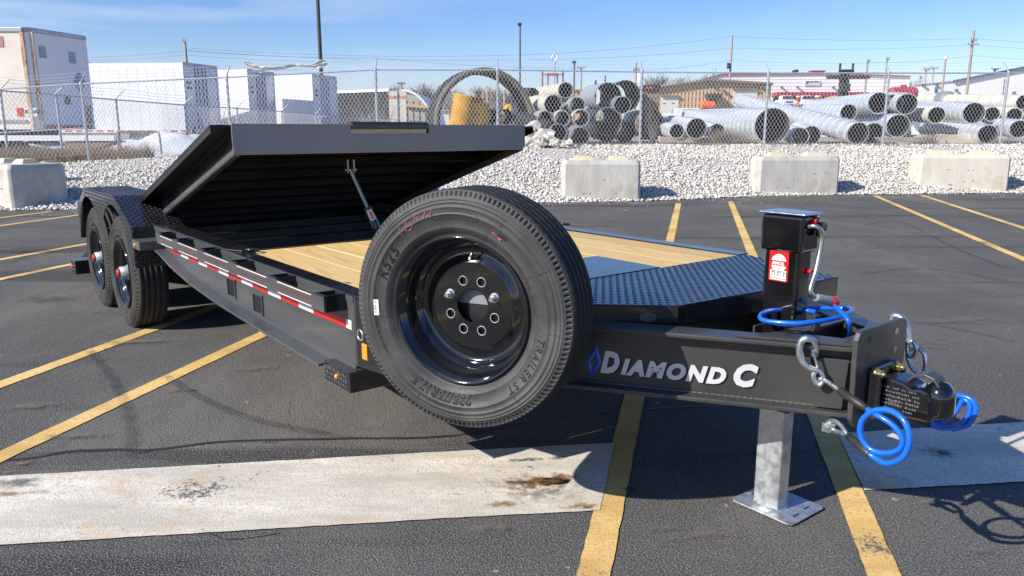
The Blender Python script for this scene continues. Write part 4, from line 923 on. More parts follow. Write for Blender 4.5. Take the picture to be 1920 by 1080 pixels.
# ------------------------------------------------------------------ wheels on axles
def tyre_mb(c, ax, detail=True, R0=.3985, wd=.235, nseg=288):
    # profile from outer bead over the tread to the inner bead; ax points outwards
    h = wd/2
    sw = [(.236, .010), (.240, .020), (.246, .022), (.252, .020), (.258, .028), (.275, .040), (.278, .0415), (.281, .040), (.300, .0475), (.318, .0500), (.320, .0530), (.323, .0500), (.340, .0485), (.342, .0515), (.345, .0475), (.355, .0450), (.357, .0478), (.360, .0435), (.3645, .0425), (.3665, .0452), (.3695, .0408), (.3745, .0392), (.3765, .0382), (.3772, .0379), (.3845, .0345), (.3915, .0305), (.3922, .0300), (.3962, .0262), (.3972, .0235)]
    off = h-.0525
    out = [(r, o+off) for r, o in sw]
    gz = []; tw = h-.0285
    grooves = (-.054, -.018, .018, .054)
    tread = [(R0-.0005, tw)]
    for g in reversed(grooves): tread += [(R0+.0005, g+.0042), (R0-.009, g+.0030), (R0-.009, g-.0030), (R0+.0005, g-.0042)]
    tread += [(R0-.0005, -tw)]
    prof = out+tread+[(r, -(o)) for r, o in reversed(out)]
    no = len(out); nt_ = len(tread); amp = .0026
    nper = 6
    def fn(i, j, r, o):
        if (j < no or j >= no+nt_):
            if i % nper < 2 and .3769 < r < .3918: o += -.008 if o > 0 else .008; r -= .002
        elif detail and no < j < no+nt_-1:
            q = (i % 12)/12; o += amp*(4*abs(q-.5)-1)
        return r, o
    mis = [0]*(no-2)+[1]*(nt_+3)+[0]*(no+5)
    mb = MB(); mb.lathe(prof, c, ax, nseg, fn=fn, smooth=True, mis=mis[:len(prof)-1]+[0])
    return mb
def rim_prof():
    return [(.2385, .012), (.2455, .018), (.2475, .012), (.245, .002), (.236, -.004), (.231, -.020), (.222, -.028), (.210, -.030), (.204, -.050), (.203, -.115), (.196, -.125), (.188, -.120), (.180, -.105), (.150, -.078), (.136, -.066), (.130, -.064), (.0605, -.064), (.060, -.074), (.130, -.076), (.185, -.135), (.204, -.14), (.2105, -.19), (.2385, -.205)]
def axle_wheel(x, y, out, parent):
    ax = Vector((out, 0, 0)); c = Vector((x, y, .3985-.012))
    w = MB(); w.lathe([(r, o) for r, o in rim_prof()], c+ax*.095, ax, 72); wh = w.build('wheel', M_glossblack, parent)
    ty = tyre_mb(c, ax, detail=False, nseg=480).build('tyre', [M_usedrubber, M_usedrubber], wh)
    hb = MB(); hb.lathe([(.060, -.02), (.060, .040), (.046, .060), (.044, .100), (.0005, .102)], c+ax*.02, ax, 24).build('hub', M_pipegrey, wh)
    hc_ = MB(); hc_.lathe([(.031, 0), (.031, .012), (.026, .018), (.0005, .019)], c+ax*.122, ax, 18); hc_.build('hub_cap', M_hubred, wh)
    nu = MB()
    for i in range(8):
        a = 2*math.pi*i/8; p_ = c+ax*.03+Vector((0, math.cos(a), math.sin(a)))*.0825; nu.cyl(p_, p_+ax*.022, .013, n=6, smooth=False)
    nu.build('wheel_nuts', M_chrome, wh)
    return wh
for y_ in (5.985, 6.84):
    axle_wheel(1.165+.118, y_, -1, TR); axle_wheel(2*CX-1.165-.118, y_, 1, TR)
    p = MB(); p.cyl((1.30, y_, .386), (2*CX-1.30, y_, .386), .045, n=14); p.build('axle', M_under, TR)
# rear ramp bar seen left of the wheels
p = MB(); a = Tp(135, 512, Y=7.62); p.box((1.12, 7.55, .15), (2*CX-1.12, 7.75, .27)); rb = p.build('rear_bar', M_black, TR, bevel=.004)
p = MB(); p.lathe([(.016, 0), (.014, .012), (.0005, .014)], (1.1195, 7.65, .21), (-1, 0, 0), 12); p.build('red_lamp', M_red, rb)
p = MB(); p.box((1.42, 5.5, .42), (1.46, 7.6, .60)).box((2*CX-1.46, 5.5, .42), (2*CX-1.42, 7.6, .60)); p.build('suspension_hanger', M_under, TR)
p = MB(); p.cyl((1.62, 5.35, .20), (1.62, 5.35, .62), .012, n=8); p.build('hanging_rod', M_under, TR)

# ================================================================== SPARE WHEEL (T frame)
yw = R(207.16); sn = Vector((math.cos(yw), math.sin(yw), 0)); sc0 = Vector((1.364, 2.024, .802)); smid = sc0-sn*.1175
SP = empty('spare_wheel', (smid.x, smid.y, .40), 'large new spare tyre on a gloss black rim beside the trailer tongue', 'spare wheel')
SR = (-sn).cross(Vector((0, 0, 1))); SU = Vector((0, 0, 1))
tyre_mb(smid, sn, nseg=840).build('tyre', [M_rubber, M_tread], SP)
fo_ = smid+sn*.0875       # rim flange plane
rp = [(.2385, .004), (.2455, .012), (.2475, .008), (.246, .000), (.236, -.006), (.230, -.018), (.222, -.026), (.2185, -.040), (.2165, -.075), (.213, -.080), (.205, -.084), (.200, -.094), (.195, -.100), (.186, -.104), (.172, -.101), (.158, -.092), (.148, -.0882), (.0605, -.088), (.060, -.098), (.126, -.100), (.20, -.11), (.2135, -.15), (.2385, -.19)]
w = MB()
# disc with a real centre hole and eight stud holes cut through it
hub_r0, hub_r1, bolt_r, bh = .058, .148, .090, .0130
w.lathe(rp[:17], fo_, sn, 96); w.lathe(rp[18:], fo_, sn, 96)
rimo = w.build('rim', M_glossblack, SP)
ORGF = fo_-sn*.088
def sp_pt(r, a, o): return ORGF+(SU*math.cos(a)+SR*math.sin(a))*r+sn*o
d = MB(); NS = 8; q = 12
for k_ in range(NS):
    a0 = 2*math.pi*(k_+.5)/NS; 
    # sector around one hole: outer boundary points matched with the hole circle
    hcx = (math.cos(a0)*bolt_r, math.sin(a0)*bolt_r); half = math.pi/NS
    bd = []
    M_ = 64
    for i in range(M_):
        th = 2*math.pi*i/M_; dx, dy = math.cos(th), math.sin(th); t_ = 0
        # march to the sector border
        lo_, hi_ = 0, .1
        def ins(t):
            x, y = hcx[0]+dx*t, hcx[1]+dy*t; r = math.hypot(x, y); a = (math.atan2(y, x)-a0+math.pi) % (2*math.pi)-math.pi
            return hub_r0 < r < hub_r1 and abs(a) < half
        for _ in range(22):
            m_ = (lo_+hi_)/2
            if ins(m_): lo_ = m_
            else: hi_ = m_
        x, y = hcx[0]+dx*lo_, hcx[1]+dy*lo_; bd.append((x, y))
    for rc_ in (hub_r0, hub_r1):
        for sg_ in (-1, 1):
            cxy = (rc_*math.cos(a0+sg_*half), rc_*math.sin(a0+sg_*half)); ki = min(range(M_), key=lambda q: (bd[q][0]-cxy[0])**2+(bd[q][1]-cxy[1])**2); bd[ki] = cxy
    vs_ = []
    for (x, y) in bd: vs_.append(ORGF+SU*x+SR*y)
    for i in range(M_):
        th = 2*math.pi*i/M_; x, y = hcx[0]+bh*math.cos(th), hcx[1]+bh*math.sin(th); vs_.append(ORGF+SU*x+SR*y)
    for i in range(M_):
        th = 2*math.pi*i/M_; x, y = hcx[0]+bh*math.cos(th), hcx[1]+bh*math.sin(th); vs_.append(ORGF+SU*x+SR*y-sn*.011)
    d.add(vs_, [(i, M_+i, M_+(i+1) % M_, (i+1) % M_) for i in range(M_)]+[(M_+i, 2*M_+i, 2*M_+(i+1) % M_, M_+(i+1) % M_) for i in range(M_)])
    rg = MB(); c_ = ORGF+SU*hcx[0]+SR*hcx[1]+sn*.0006
    rg.lathe([(.0140, 0), (.0145, .0012), (.0168, .0012), (.0172, 0)], c_, sn, 28)
    if k_ in (1, 6) or k_ in (2, 5): pass
    rg.build('stud_seat', M_pipegrey, rimo)
d.build('rim_disc', M_glossblack, rimo)
for sgn in (-1, 1):
    a0 = sgn*2*math.pi*1.5/NS; c_ = ORGF+(SU*math.cos(a0)+SR*math.sin(a0))*bolt_r
    b2 = MB(); b2.cyl(c_-sn*.03, c_+sn*.030, .0075, n=12).cyl(c_+sn*.001, c_+sn*.004, .0150, n=20).cyl(c_+sn*.004, c_+sn*.019, .0125, n=6, smooth=False); b2.build('wheel_nut', M_zinc, SP, bevel=.0012)
b2 = MB(); vst = ORGF+SU*.188+SR*.010+sn*.012; b2.tube(smooth_path([vst+SU*.010, vst+sn*.008, vst+sn*.014-SU*.006+SR*.003, vst+sn*.016-SU*.018-SR*.003], 5), .0036, 8); b2.build('valve_stem', M_gold, rimo)
b2 = MB(); e_ = vst+sn*.016-SU*.018-SR*.003; b2.cyl(e_, e_-SU*.009, .005, n=8); b2.build('valve_cap', M_white, rimo)
# carrier bracket between tongue beam and wheel
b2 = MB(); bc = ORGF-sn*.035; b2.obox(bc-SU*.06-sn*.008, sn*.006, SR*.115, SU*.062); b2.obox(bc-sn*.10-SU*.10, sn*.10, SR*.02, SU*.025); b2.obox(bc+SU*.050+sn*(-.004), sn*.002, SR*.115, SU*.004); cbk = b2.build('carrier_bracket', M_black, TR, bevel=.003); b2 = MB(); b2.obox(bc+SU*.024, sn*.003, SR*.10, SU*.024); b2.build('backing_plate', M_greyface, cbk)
SWP = [(.236, .010), (.246, .022), (.258, .028), (.275, .040), (.300, .0475), (.318, .0505), (.340, .049), (.355, .0455), (.3655, .043), (.378, .038)]
def side_h(r): return float(np.interp(r, [p_[0] for p_ in SWP], [p_[1] for p_ in SWP]))+.065
def arc_text(body, r, amid, size, m, offset=0, shear=0, spacing=1.0, lift=.0008, sx=1.0, name='sidewall_lettering', th=.0):
    vs_, fs = text_mesh(body, size, offset, shear, spacing, 0, sx, 'CENTER')
    out = []
    for x, y, z in vs_:
        rr_ = r+y-size*.35; a = amid+x/r
        out.append(smid+(SU*math.cos(a)+SR*math.sin(a))*rr_+sn*(side_h(rr_)+lift))
    mb = MB(); mb.add(out, fs); return mb.build(name, m, SP)
arc_text('235/75R17.5', .296, R(193), .048, M_emboss, .0016, 0, 1.0, .0018, sx=.94)
arc_text('R525', .300, R(299), .056, M_emboss, .0006, .25, 1.1, .0016)
arc_text('TRAILER ST', .304, R(121), .036, M_emboss, .0006, .15, 1.25, .0016)
arc_text('REGROOVABLE   RADIAL   TUBELESS', .272, R(62), .0105, M_emboss, 0, 0, 1.3, .0014)
arc_text('16PR', .305, R(33), .014, M_emboss, .0003, 0, 1.3, .0014)
arc_text('STANDARD RIM 6.75   DOT', .268, R(178), .0105, M_emboss, 0, 0, 1.25, .0014)
arc_text('143/141 M 123 PSI', .315, R(252), .014, M_emboss, .0002, 0, 1.35, .0014)
def arc_path(pts, wd, m, name, lift=.0014):   # pts (r, angle deg) polyline ribbons on the sidewall
    mb = MB(); P = [(r, R(a)) for r, a in pts]
    Q = [smid+(SU*math.cos(a)+SR*math.sin(a))*r+sn*(side_h(r)+lift) for r, a in P]; vs_ = []
    for i in range(len(Q)):
        t_ = (Q[min(i+1, len(Q)-1)]-Q[max(i-1, 0)]).normalized(); s_ = t_.cross(sn).normalized()*wd; vs_ += [Q[i]+s_, Q[i]-s_]
    mb.add(vs_, [(2*i, 2*i+2, 2*i+3, 2*i+1) for i in range(len(Q)-1)]); return mb.build(name, m, SP)
ov = [(.306, a) for a in range(-14, 15, 2)]+[(.315, 15.5), (.327, 14)]+[(.329, a) for a in range(12, -15, -2)]+[(.320, -15.8), (.308, -15), (.306, -14)]
arc_path(ov, .0008, M_emboss, 'raised_panel')
for a in (28, 62, 95, 140, 205, 262, 330): arc_path([(.285, a), (.33, a+1.2), (.362, a+1.4)], .0007, M_emboss, 'vent_rib')
# chalk marks
for pts in ([(.345, -30), (.315, -31)], [(.350, -24), (.318, -27), (.312, -24), (.322, -21), (.330, -23)], [(.330, -19), (.352, -17), (.345, -14), (.335, -17)], [(.328, -12.5), (.350, -10)], [(.347, -8.5), (.338, -7), (.350, -5.5)], [(.338, -7), (.322, -8)]):
    arc_path([(r-.004, a-8) for r, a in pts], .0016, M_pinkchalk, 'chalk_mark', .0022)
arc_path([(.300, 26), (.293, 33)], .0032, M_pinkchalk, 'chalk_mark', .0022)
# bar-code sticker
mb = MB(); a0 = R(-92)
def stp_(r, a, l): return smid+(SU*math.cos(a)+SR*math.sin(a))*r+sn*(side_h(r)+l)
mb.add([stp_(.318, a0-.085, .002), stp_(.318, a0+.085, .002), stp_(.300, a0+.09, .002), stp_(.300, a0-.09, .002)], [(0,1,2,3)], 0)
rng = random.Random(2)
for i in range(20):
    if rng.random() < .7: a = a0-.07+i*.0072; mb.add([stp_(.315, a, .0026), stp_(.315, a+.003, .0026), stp_(.307, a+.003, .0026), stp_(.307, a, .0026)], [(0,1,2,3)], 1)
mb.build('bar_code_sticker', [M_white, M_barcode], SP)

# ================================================================== SAFETY CABLES
def cable_thing(label, hook, tipl, rope1, sl1, blue, sl2, rope2, shack, base, group):
    t = empty('safety_cable', base, label, 'safety cable', group=group)
    p = MB(); p.tube(smooth_path(hook, 6), .0112, 14); p.build('hook', M_zinc, t)
    p = MB(); p.tube(tipl[0], .004, 8); p.tube(smooth_path(tipl[1], 5), .0078, 10, closed=False); p.build('hook_eye', M_zinc, t)
    for a in (rope1, rope2):
        if a: p = MB(); sp = smooth_path(a, 14); p.tube(sp, .0072, 18, twist=.22); p.build('wire_rope', M_zinc, t)
    for a in (sl1, sl2):
        if a:
            p = MB(); A, B = Vector(a[0]), Vector(a[1]); d_ = (B-A).normalized()
            p.lathe([(.0005, 0), (.010, 0), (.0125, .002), (.0130, (B-A).length*.78), (.0112, (B-A).length*.80), (.0112, (B-A).length), (.0005, (B-A).length)], A, d_, 18); p.build('crimp_sleeve', M_sleeve, t)
    p = MB(); p.tube(smooth_path(blue, 7), .0088, 14); p.build('coated_cable', M_bluecable, t)
    if shack:
        c_ = Vector(shack)
        p = MB(); p.obox(c_+nT*.012, nT*.004, bT*.020, Vector((0, 0, .015))); p.cyl(c_+nT*.03, c_-nT*.03, .0095, n=14); p.cyl(c_+nT*.012, c_+nT*.026, .014, n=16); p.build('anchor_pin', M_zinc, t, bevel=.001)
    return t
HP = (P0+nT*.012, nT)
def hp_(x, y, off=0): return Tp(x, y, plane=(P0+nT*(.012+off), nT))
XB = 2.15
L_ = lambda x, y, X=XB: Tp(x, y, X=X)
hk = [hp_(1527, 668, -.02), hp_(1531, 652, -.02), hp_(1525, 639, -.01), hp_(1513, 635), hp_(1503, 640), hp_(1499, 654), hp_(1502, 672), hp_(1512, 686), hp_(1524, 692), hp_(1532, 694)]
eye_ = [hp_(1532, 693), hp_(1525, 703), hp_(1528, 716), hp_(1536, 722), hp_(1544, 714), hp_(1542, 702), hp_(1535, 694), hp_(1532, 693)]
S1a, S1b = L_(1574, 732, 2.195), L_(1627, 768, 2.165)
blue1 = [S1a.lerp(S1b, .9), L_(1648, 780), L_(1675, 798), L_(1692, 822), L_(1687, 842), L_(1662, 850), L_(1632, 842), L_(1614, 817), L_(1617, 788), L_(1640, 770), L_(1672, 771), L_(1697, 792, XB-.01), L_(1705, 826, XB-.015), L_(1693, 857, XB-.015), L_(1664, 869, XB-.01), L_(1640, 858), L_(1626, 848)]
S2b, S2a = L_(1632, 853), L_(1590, 818, 2.20)
cable_thing('blue coated safety cable hooked on the near side of the hitch plate', hk, ([hp_(1523, 656, .004), hp_(1534, 690, .004)], eye_), [hp_(1534, 712), hp_(1545, 712), S1a+Vector((0,0,0))], (S1a, S1b), blue1, (S2b, S2a),
            [S2a, L_(1577, 798, 2.22), L_(1562, 789, 2.25), L_(1550, 795, 2.26), L_(1560, 806, 2.25), L_(1580, 812, 2.22)], hp_(1553, 799, -.015), (2.2, 1.1, .4), 'safety cables at the hitch')
XR_ = 2.78
Rr_ = lambda x, y, X=XR_: Tp(x, y, X=X)
hk2 = [Rr_(1697, 625, 2.64), Rr_(1690, 605, 2.64), Rr_(1682, 594, 2.64), Rr_(1676, 600, 2.64), Rr_(1676, 610, 2.64)]
hk2 = [Rr_(1672, 606, 2.66), Rr_(1674, 595, 2.66), Rr_(1682, 592, 2.66), Rr_(1692, 598, 2.66), Rr_(1700, 614, 2.66), Rr_(1703, 630, 2.66), Rr_(1704, 642, 2.66)]
eye2 = [Rr_(1704, 640, 2.66), Rr_(1713, 641, 2.66), Rr_(1718, 655, 2.66), Rr_(1712, 670, 2.66), Rr_(1704, 664, 2.66), Rr_(1701, 650, 2.66), Rr_(1704, 640, 2.66)]
rp2 = [Rr_(1724, 705, 2.68), Rr_(1709, 688, 2.68), Rr_(1702, 668, 2.68), Rr_(1708, 656, 2.68), Rr_(1722, 654, 2.68), Rr_(1733, 664, 2.68), Rr_(1735, 684, 2.68), Rr_(1730, 706, 2.68)]
blue2 = [Rr_(1742, 797, 2.72), Rr_(1768, 803), Rr_(1795, 799), Rr_(1815, 780), Rr_(1818, 758), Rr_(1806, 750), Rr_(1795, 768), Rr_(1775, 788), Rr_(1752, 790), Rr_(1748, 770), Rr_(1765, 750), Rr_(1795, 742), Rr_(1822, 750), Rr_(1830, 772), Rr_(1815, 796), Rr_(1785, 805)]
t_ = cable_thing('blue coated safety cable looped on the far side of the ball coupler', hk2, ([Rr_(1697, 618, 2.655), Rr_(1702, 640, 2.655)], eye2), rp2, (Rr_(1694, 770, 2.70), Rr_(1744, 798, 2.72)), blue2, None, None, None, (2.7, 1.1, .4), 'safety cables at the hitch')
# breakaway cable round the jack
Z_ = lambda x, y, z=.765: Tp(x, y, z=z)
bk = [Z_(1530, 586), Z_(1512, 582), Z_(1480, 580), Z_(1450, 583), Z_(1428, 590), Z_(1427, 598), Z_(1445, 603), Z_(1490, 606, .77), Z_(1530, 603, .775), Z_(1570, 596, .775), Z_(1592, 587, .775), Z_(1596, 580, .775), Z_(1580, 578, .77), Z_(1545, 578), Z_(1490, 578, .76), Z_(1450, 580, .755), Z_(1432, 586, .752), Z_(1426, 592, .750), Z_(1432, 601, .750), Z_(1460, 607, .750), Z_(1500, 608, .755), Z_(1528, 604, .755)]
t_ = empty('breakaway_cable', (2.4, 1.4, .75), 'blue coiled breakaway cable wrapped round the foot of the black jack', 'cable')
p = MB(); p.tube(smooth_path(bk, 8), .0078, 12); p.tube(smooth_path([Z_(1562, 570, .80), Z_(1576, 585, .79), Z_(1590, 600, .78), Z_(1594, 618, .74), Z_(1592, 634, .68), Z_(1588, 645, .6)], 8), .0078, 12); p.build('coated_cable', M_bluecable, t_)
p = MB(); c_ = Z_(1530, 603, .765); p.obox(c_+Vector((0, 0, -.006)), (.012, -.004, 0), (.003, .009, 0), (0, 0, .030)); p.build('cable_strap', M_sleeve, t_, bevel=.003)

# ================================================================== CONCRETE BLOCKS (W frame)
def block(px0, px1, yb, yt, D, depth, rot, label, m=M_concrete, nubs=True):
    a = W(px0, yb, D=D); b = W(px1, yb, D=D); w2_ = (b.x-a.x)/2; h = (yb-yt)/FOC*D*1.0; c = Vector(((a.x+b.x)/2, D+depth/2, 0))
    t = empty('concrete_block', (c.x, c.y, 0), label, 'concrete block', 'W', 'concrete blocks along the edge of the lot')
    cs, sn_ = math.cos(rot), math.sin(rot)
    def P(x, y, z): return Vector((c.x+x*cs-y*sn_, c.y+x*sn_+y*cs, z))
    mb = MB(); n = 7; ch = .045
    def ring(z, ins): return [P(x, y, z) for x, y in ((-w2_+ins, -depth/2+ins+ch), (-w2_+ins+ch, -depth/2+ins), (w2_-ins-ch, -depth/2+ins), (w2_-ins, -depth/2+ins+ch), (w2_-ins, depth/2-ins-ch), (w2_-ins-ch, depth/2-ins), (-w2_+ins+ch, depth/2-ins), (-w2_+ins, depth/2-ins-ch))]
    zs = [(-.02, 0), (h*.3, 0), (h*.82, 0), (h*.90, .0), (h, .035)]; vs_ = []
    for z, ins in zs: vs_ += ring(z, ins)
    mb.add(vs_, [(i*8+j, i*8+(j+1) % 8, (i+1)*8+(j+1) % 8, (i+1)*8+j) for i in range(len(zs)-1) for j in range(8)]+[tuple(range((len(zs)-1)*8, len(zs)*8))])
    body = mb.build('block_body', m, t, bevel=.012)
    if nubs:
        for cx_ in (-.46*w2_, .46*w2_):
            mb = MB(); q = w2_*.20; z0_, z1_ = h-.002, h+.085
            lo_ = [P(cx_-q*1.35, -.16, z0_), P(cx_+q*1.35, -.16, z0_), P(cx_+q*1.35, .16, z0_), P(cx_-q*1.35, .16, z0_)]; hi_ = [P(cx_-q*.85, -.10, z1_), P(cx_+q*.85, -.10, z1_), P(cx_+q*.85, .10, z1_), P(cx_-q*.85, .10, z1_)]
            mb.add(lo_+hi_, [(0,1,5,4),(1,2,6,5),(2,3,7,6),(3,0,4,7),(4,5,6,7)]); mb.build('interlocking_lug', M_nub, t, bevel=.01)
    mb = MB(); mb.tube(smooth_path([P(-.05, 0, h-.01), P(-.03, 0, h+.04), P(.03, 0, h+.04), P(.05, 0, h-.01)], 4), .009, 6); mb.build('lifting_loop', M_rust, t)
    mb = MB(); rng = random.Random(int(px0)+50)
    for i in range(7):
        x = rng.uniform(-.7, .7)*w2_; z = rng.uniform(.15, .6)*h; r_ = rng.uniform(.01, .03); f_ = -depth/2-.0015
        k = 9; pts_ = [P(x+r_*(1.5+rng.uniform(-.4, .4))*math.cos(2*math.pi*j/k), f_, z+r_*.6*(1+rng.uniform(-.3, .3))*math.sin(2*math.pi*j/k)) for j in range(k)]
        mb.add(pts_, [tuple(range(k))])
    mb.build('chipped_pit', mat('pitted_concrete', (.22, .20, .165), (.34, .31, .26), 30, rough=.95, bump=.8), t)
    return t
block(1055, 1200, 377, 302, 15.5, .62, R(0), 'grey stained concrete block nearest the trailer, two cream lugs on top')
block(1418, 1572, 366, 295, 16.94, .62, R(3), 'rough beige concrete block second from the right, low worn lugs', M_concrete)
block(1730, 1888, 361, 291, 17.68, .75, R(-9), 'cream concrete block with rusty streaks at the right end of the row', M_concrete2)
block(-70, 88, 395, 313, 14.0, 1.0, R(-33), 'pale concrete block at the left edge, sloping lug on top', M_concrete)
p = MB(); c_ = W(64, 306, D=16.2); p.prism([c_+Vector(v) for v in ((-.25, 0, -.25), (.28, 0, -.25), (.25, 0, .02), (.20, 0, .05), (-.2, 0, -.06))], (0, .4, 0)); tag(p.build('concrete_chunk', M_concrete, base=(c_.x, c_.y, c_.z-.25), frame='W', bevel=.02), 'broken pale concrete chunk behind the leftmost block', 'concrete rubble')
p = MB(); c_ = W(1397, 364, z=.012); vs_ = [c_+Vector((.33*math.cos(a)*(1+.2*math.sin(3*a)), .22*math.sin(a), .0)) for a in [2*math.pi*i/18 for i in range(18)]]; p.prism(vs_, (0, 0, .02)); tag(p.build('rubber_mat', M_mudflap, base=(c_.x, c_.y, 0), frame='W'), 'flattened dark rubber scrap lying at the foot of the gravel', 'rubber mat')
for i, (x, y, D, s_) in enumerate([(995, 252, 22.0, .36), (1022, 262, 21.7, .30), (1010, 268, 21.4, .2), (988, 268, 21.5, .18), (1043, 268, 21.3, .16), (1065, 270, 21.2, .14)]):
    c_ = W(x, y, D=D); bm = bmesh.new(); bmesh.ops.create_icosphere(bm, subdivisions=3, radius=1); mb = MB()
    vs_ = []
    for v in bm.verts:
        d_ = v.co.normalized(); k_ = 1+.5*mnoise.cell(d_*1.6+Vector((i*3, 0, 0)))*.5+.32*mnoise.noise(d_*2.1+Vector((i*5, 1, 2)))+.10*mnoise.noise(d_*7); vs_.append(c_+Vector((d_.x*1.25, d_.y, d_.z*.78))*s_*k_)
    mb.add(vs_, [tuple(v.index for v in f.verts) for f in bm.faces]); bm.free(); o = mb.build('concrete_rubble', M_concrete, base=c_, frame='W')
    tag(o, ['large rounded lump of pale concrete at the left of the pipe pile', 'second lump of pale concrete, right of the largest', 'small pale rubble piece below the two big lumps', 'small rubble lump at the left foot of the heap', 'small flat rubble lump right of the heap', 'smallest rubble lump near the fence, below the pipes'][i], 'concrete rubble', 'broken concrete by the pipes')

# ================================================================== FENCES
def wire_panel(mb, P_, Q_, h0f, h1f, sp=.105, r=.0042):
    # P_, Q_ ground-line end points (with z), chain-link fabric between them of height h
    A = Vector(P_); B = Vector(Q_); L = (B-A).length; d = (B-A)/L
    def pt(s, h): return A+d*s+Vector((0, 0, h))
    H_ = h1f; k = 0
    side = Vector((-d.y, d.x, 0)).normalized()
    def strand(s0, h0, s1, h1, off):
        a = pt(s0, h0)+side*off; b = pt(s1, h1)+side*off
        t_ = (b-a).normalized(); u_ = side; w_ = t_.cross(u_).normalized()
        vs_ = []
        for c_ in (a, b):
            for q in range(3): an = 2*math.pi*q/3; vs_.append(c_+(u_*math.cos(an)+w_*math.sin(an))*r)
        mb.add(vs_, [(0,1,4,3),(1,2,5,4),(2,0,3,5)], 0, False)
    s = -H_
    while s < L:
        for dr in (1, -1):
            if dr == 1: s0, h0, s1, h1 = s, 0, s+H_*.62, H_
            else: s0, h0, s1, h1 = s+H_*.62, 0, s, H_
            # clip to 0..L
            (sa, ha), (sb_, hb_) = ((s0, h0), (s1, h1)) if s0 < s1 else ((s1, h1), (s0, h0))
            if sb_ <= 0 or sa >= L: continue
            if sa < 0: ha = ha+(hb_-ha)*(0-sa)/(sb_-sa); sa = 0
            if sb_ > L: hb_ = ha+(hb_-ha)*(L-sa)/(sb_-sa); sb_ = L
            strand(sa, ha, sb_, hb_, .003*dr)
        s += sp
    n = int(L/sp)*1      # cut barbs along the top
    for i in range(n):
        a = pt(i*sp, H_-.01); vs_ = [a+d*-.0025, a+d*.0025, a+d*.0015+Vector((0, 0, .05))]; mb.add(vs_, [(0,1,2)], 0)
def fence(name, posts, label, arm, ext=()):
    # posts: (x, y, zbase, ztop)
    t = empty(name, (posts[0][0], posts[0][1], posts[0][2]), label, 'fence', 'W')
    for i, (x, y, z0, z1) in enumerate(posts):
        r = .036 if i % 1 == 0 else .03
        p = MB(); p.cyl((x, y, z0-.15), (x, y, z1+.03), r, n=14).sphere((x, y, z1+.03), r*1.15, 10, sz=.7); p.cyl((x, y, z1-.25), (x, y, z1-.22), r*1.12, n=12).cyl((x, y, z1-.05), (x, y, z1+.0), r*1.25, n=12); po = p.build('fence_post', M_fence, t)
        p = MB(); dx, dy, dz = arm; p.cyl((x, y, z1+.03), (x+dx, y+dy, z1+.03+dz), .020, .015, n=8); p.build('barb_arm', M_fence, po)
    wm = MB(); rl = MB(); bw = MB(); rng = random.Random(4)
    for i in range(len(posts)-1):
        a, b = posts[i], posts[i+1]
        rl.cyl((a[0], a[1], a[3]), (b[0], b[1], b[3]), .022, n=10, caps=False)
        h = min(a[3]-a[2], b[3]-b[2])-.02
        # sheared panel: follow the top rail
        wire_panel(wm, (a[0], a[1]-.045, a[3]-h), (b[0], b[1]-.045, b[3]-h), 0, h)
        dx, dy, dz = arm
        for f in (.35, .66, .97):
            pa = Vector((a[0]+dx*f, a[1]+dy*f, a[3]+.03+dz*f)); pb = Vector((b[0]+dx*f, b[1]+dy*f, b[3]+.03+dz*f)); L = (pb-pa).length; q = [pa.lerp(pb, k/8)+Vector((0, 0, -.03*math.sin(math.pi*k/8))) for k in range(9)]
            for off in (0, .006):
                bw.tube([v+Vector((0, 0, off)) for v in q], .0024, 4)
            s = .1
            while s < L:
                c_ = pa.lerp(pb, s/L)+Vector((0, 0, -.03*math.sin(math.pi*s/L)))
                for _ in range(2):
                    dv = Vector((rng.uniform(-1, 1), rng.uniform(-1, 1), rng.uniform(-1, 1))).normalized()*.022; sv = dv.cross(Vector((0, 0, 1))).normalized()*.003
                    bw.add([c_-dv, c_+sv, c_+dv, c_-sv], [(0,1,2,3)], 0)
                s += .125
    rl.build('top_rail', M_fence, t); wm.build('chain_link', M_wire, t, kind='stuff'); bw.build('barbed_wire', M_wire, t)
    return t
mp_ = []
for x, yt, yb in [(-190, 181, 318), (-30, 169, 312), (152, 157, 303), (425, 145, 290), (704, 131, 280), (933, 131, 275), (1204, 135, 272), (1441, 137, 271), (1667, 137, 276), (1891, 137, 273), (2120, 138, 274)]:
    D = interp(x, [-190, 155, 1204, 1890, 2120], [20.2, 21, 22.6, 22.9, 23]); T_ = W(x, yt, D=D); B_ = W(x, yb, D=D); mp_.append((T_.x, D, ground_z(T_.x, D), T_.z))
FM = fence('chain_link_fence', mp_, 'long galvanised chain-link fence with barbed wire along the top of the gravel bank', (0, .30, .30))
p = MB(); a, b = mp_[0], mp_[2]; za = W(-190, 259, D=20.2).z; p.cyl((a[0], a[1], W(-190, 259, D=20.2).z), (b[0], b[1], W(155, 240, D=21).z), .02, n=10); p.build('brace_rail', M_fence, FM)
fp2 = []
for x, yt, D in [(0, 170, 19.4+2.2), (105, 178, 22.6), (217, 187, 24.3), (347, 197, 28.5), (444, 203, 32.5), (528, 209, 36.5), (592, 214, 40.5), (636, 218, 44), (690, 222, 49), (745, 225, 55), (800, 228, 62)]:
    T_ = W(x, yt, D=D); fp2.append((T_.x, D, max(T_.z-2.0, .4), T_.z))
fence('chain_link_fence', fp2, 'second galvanised chain-link fence running away behind the first, left of the pipes', (.30, 0, .28))

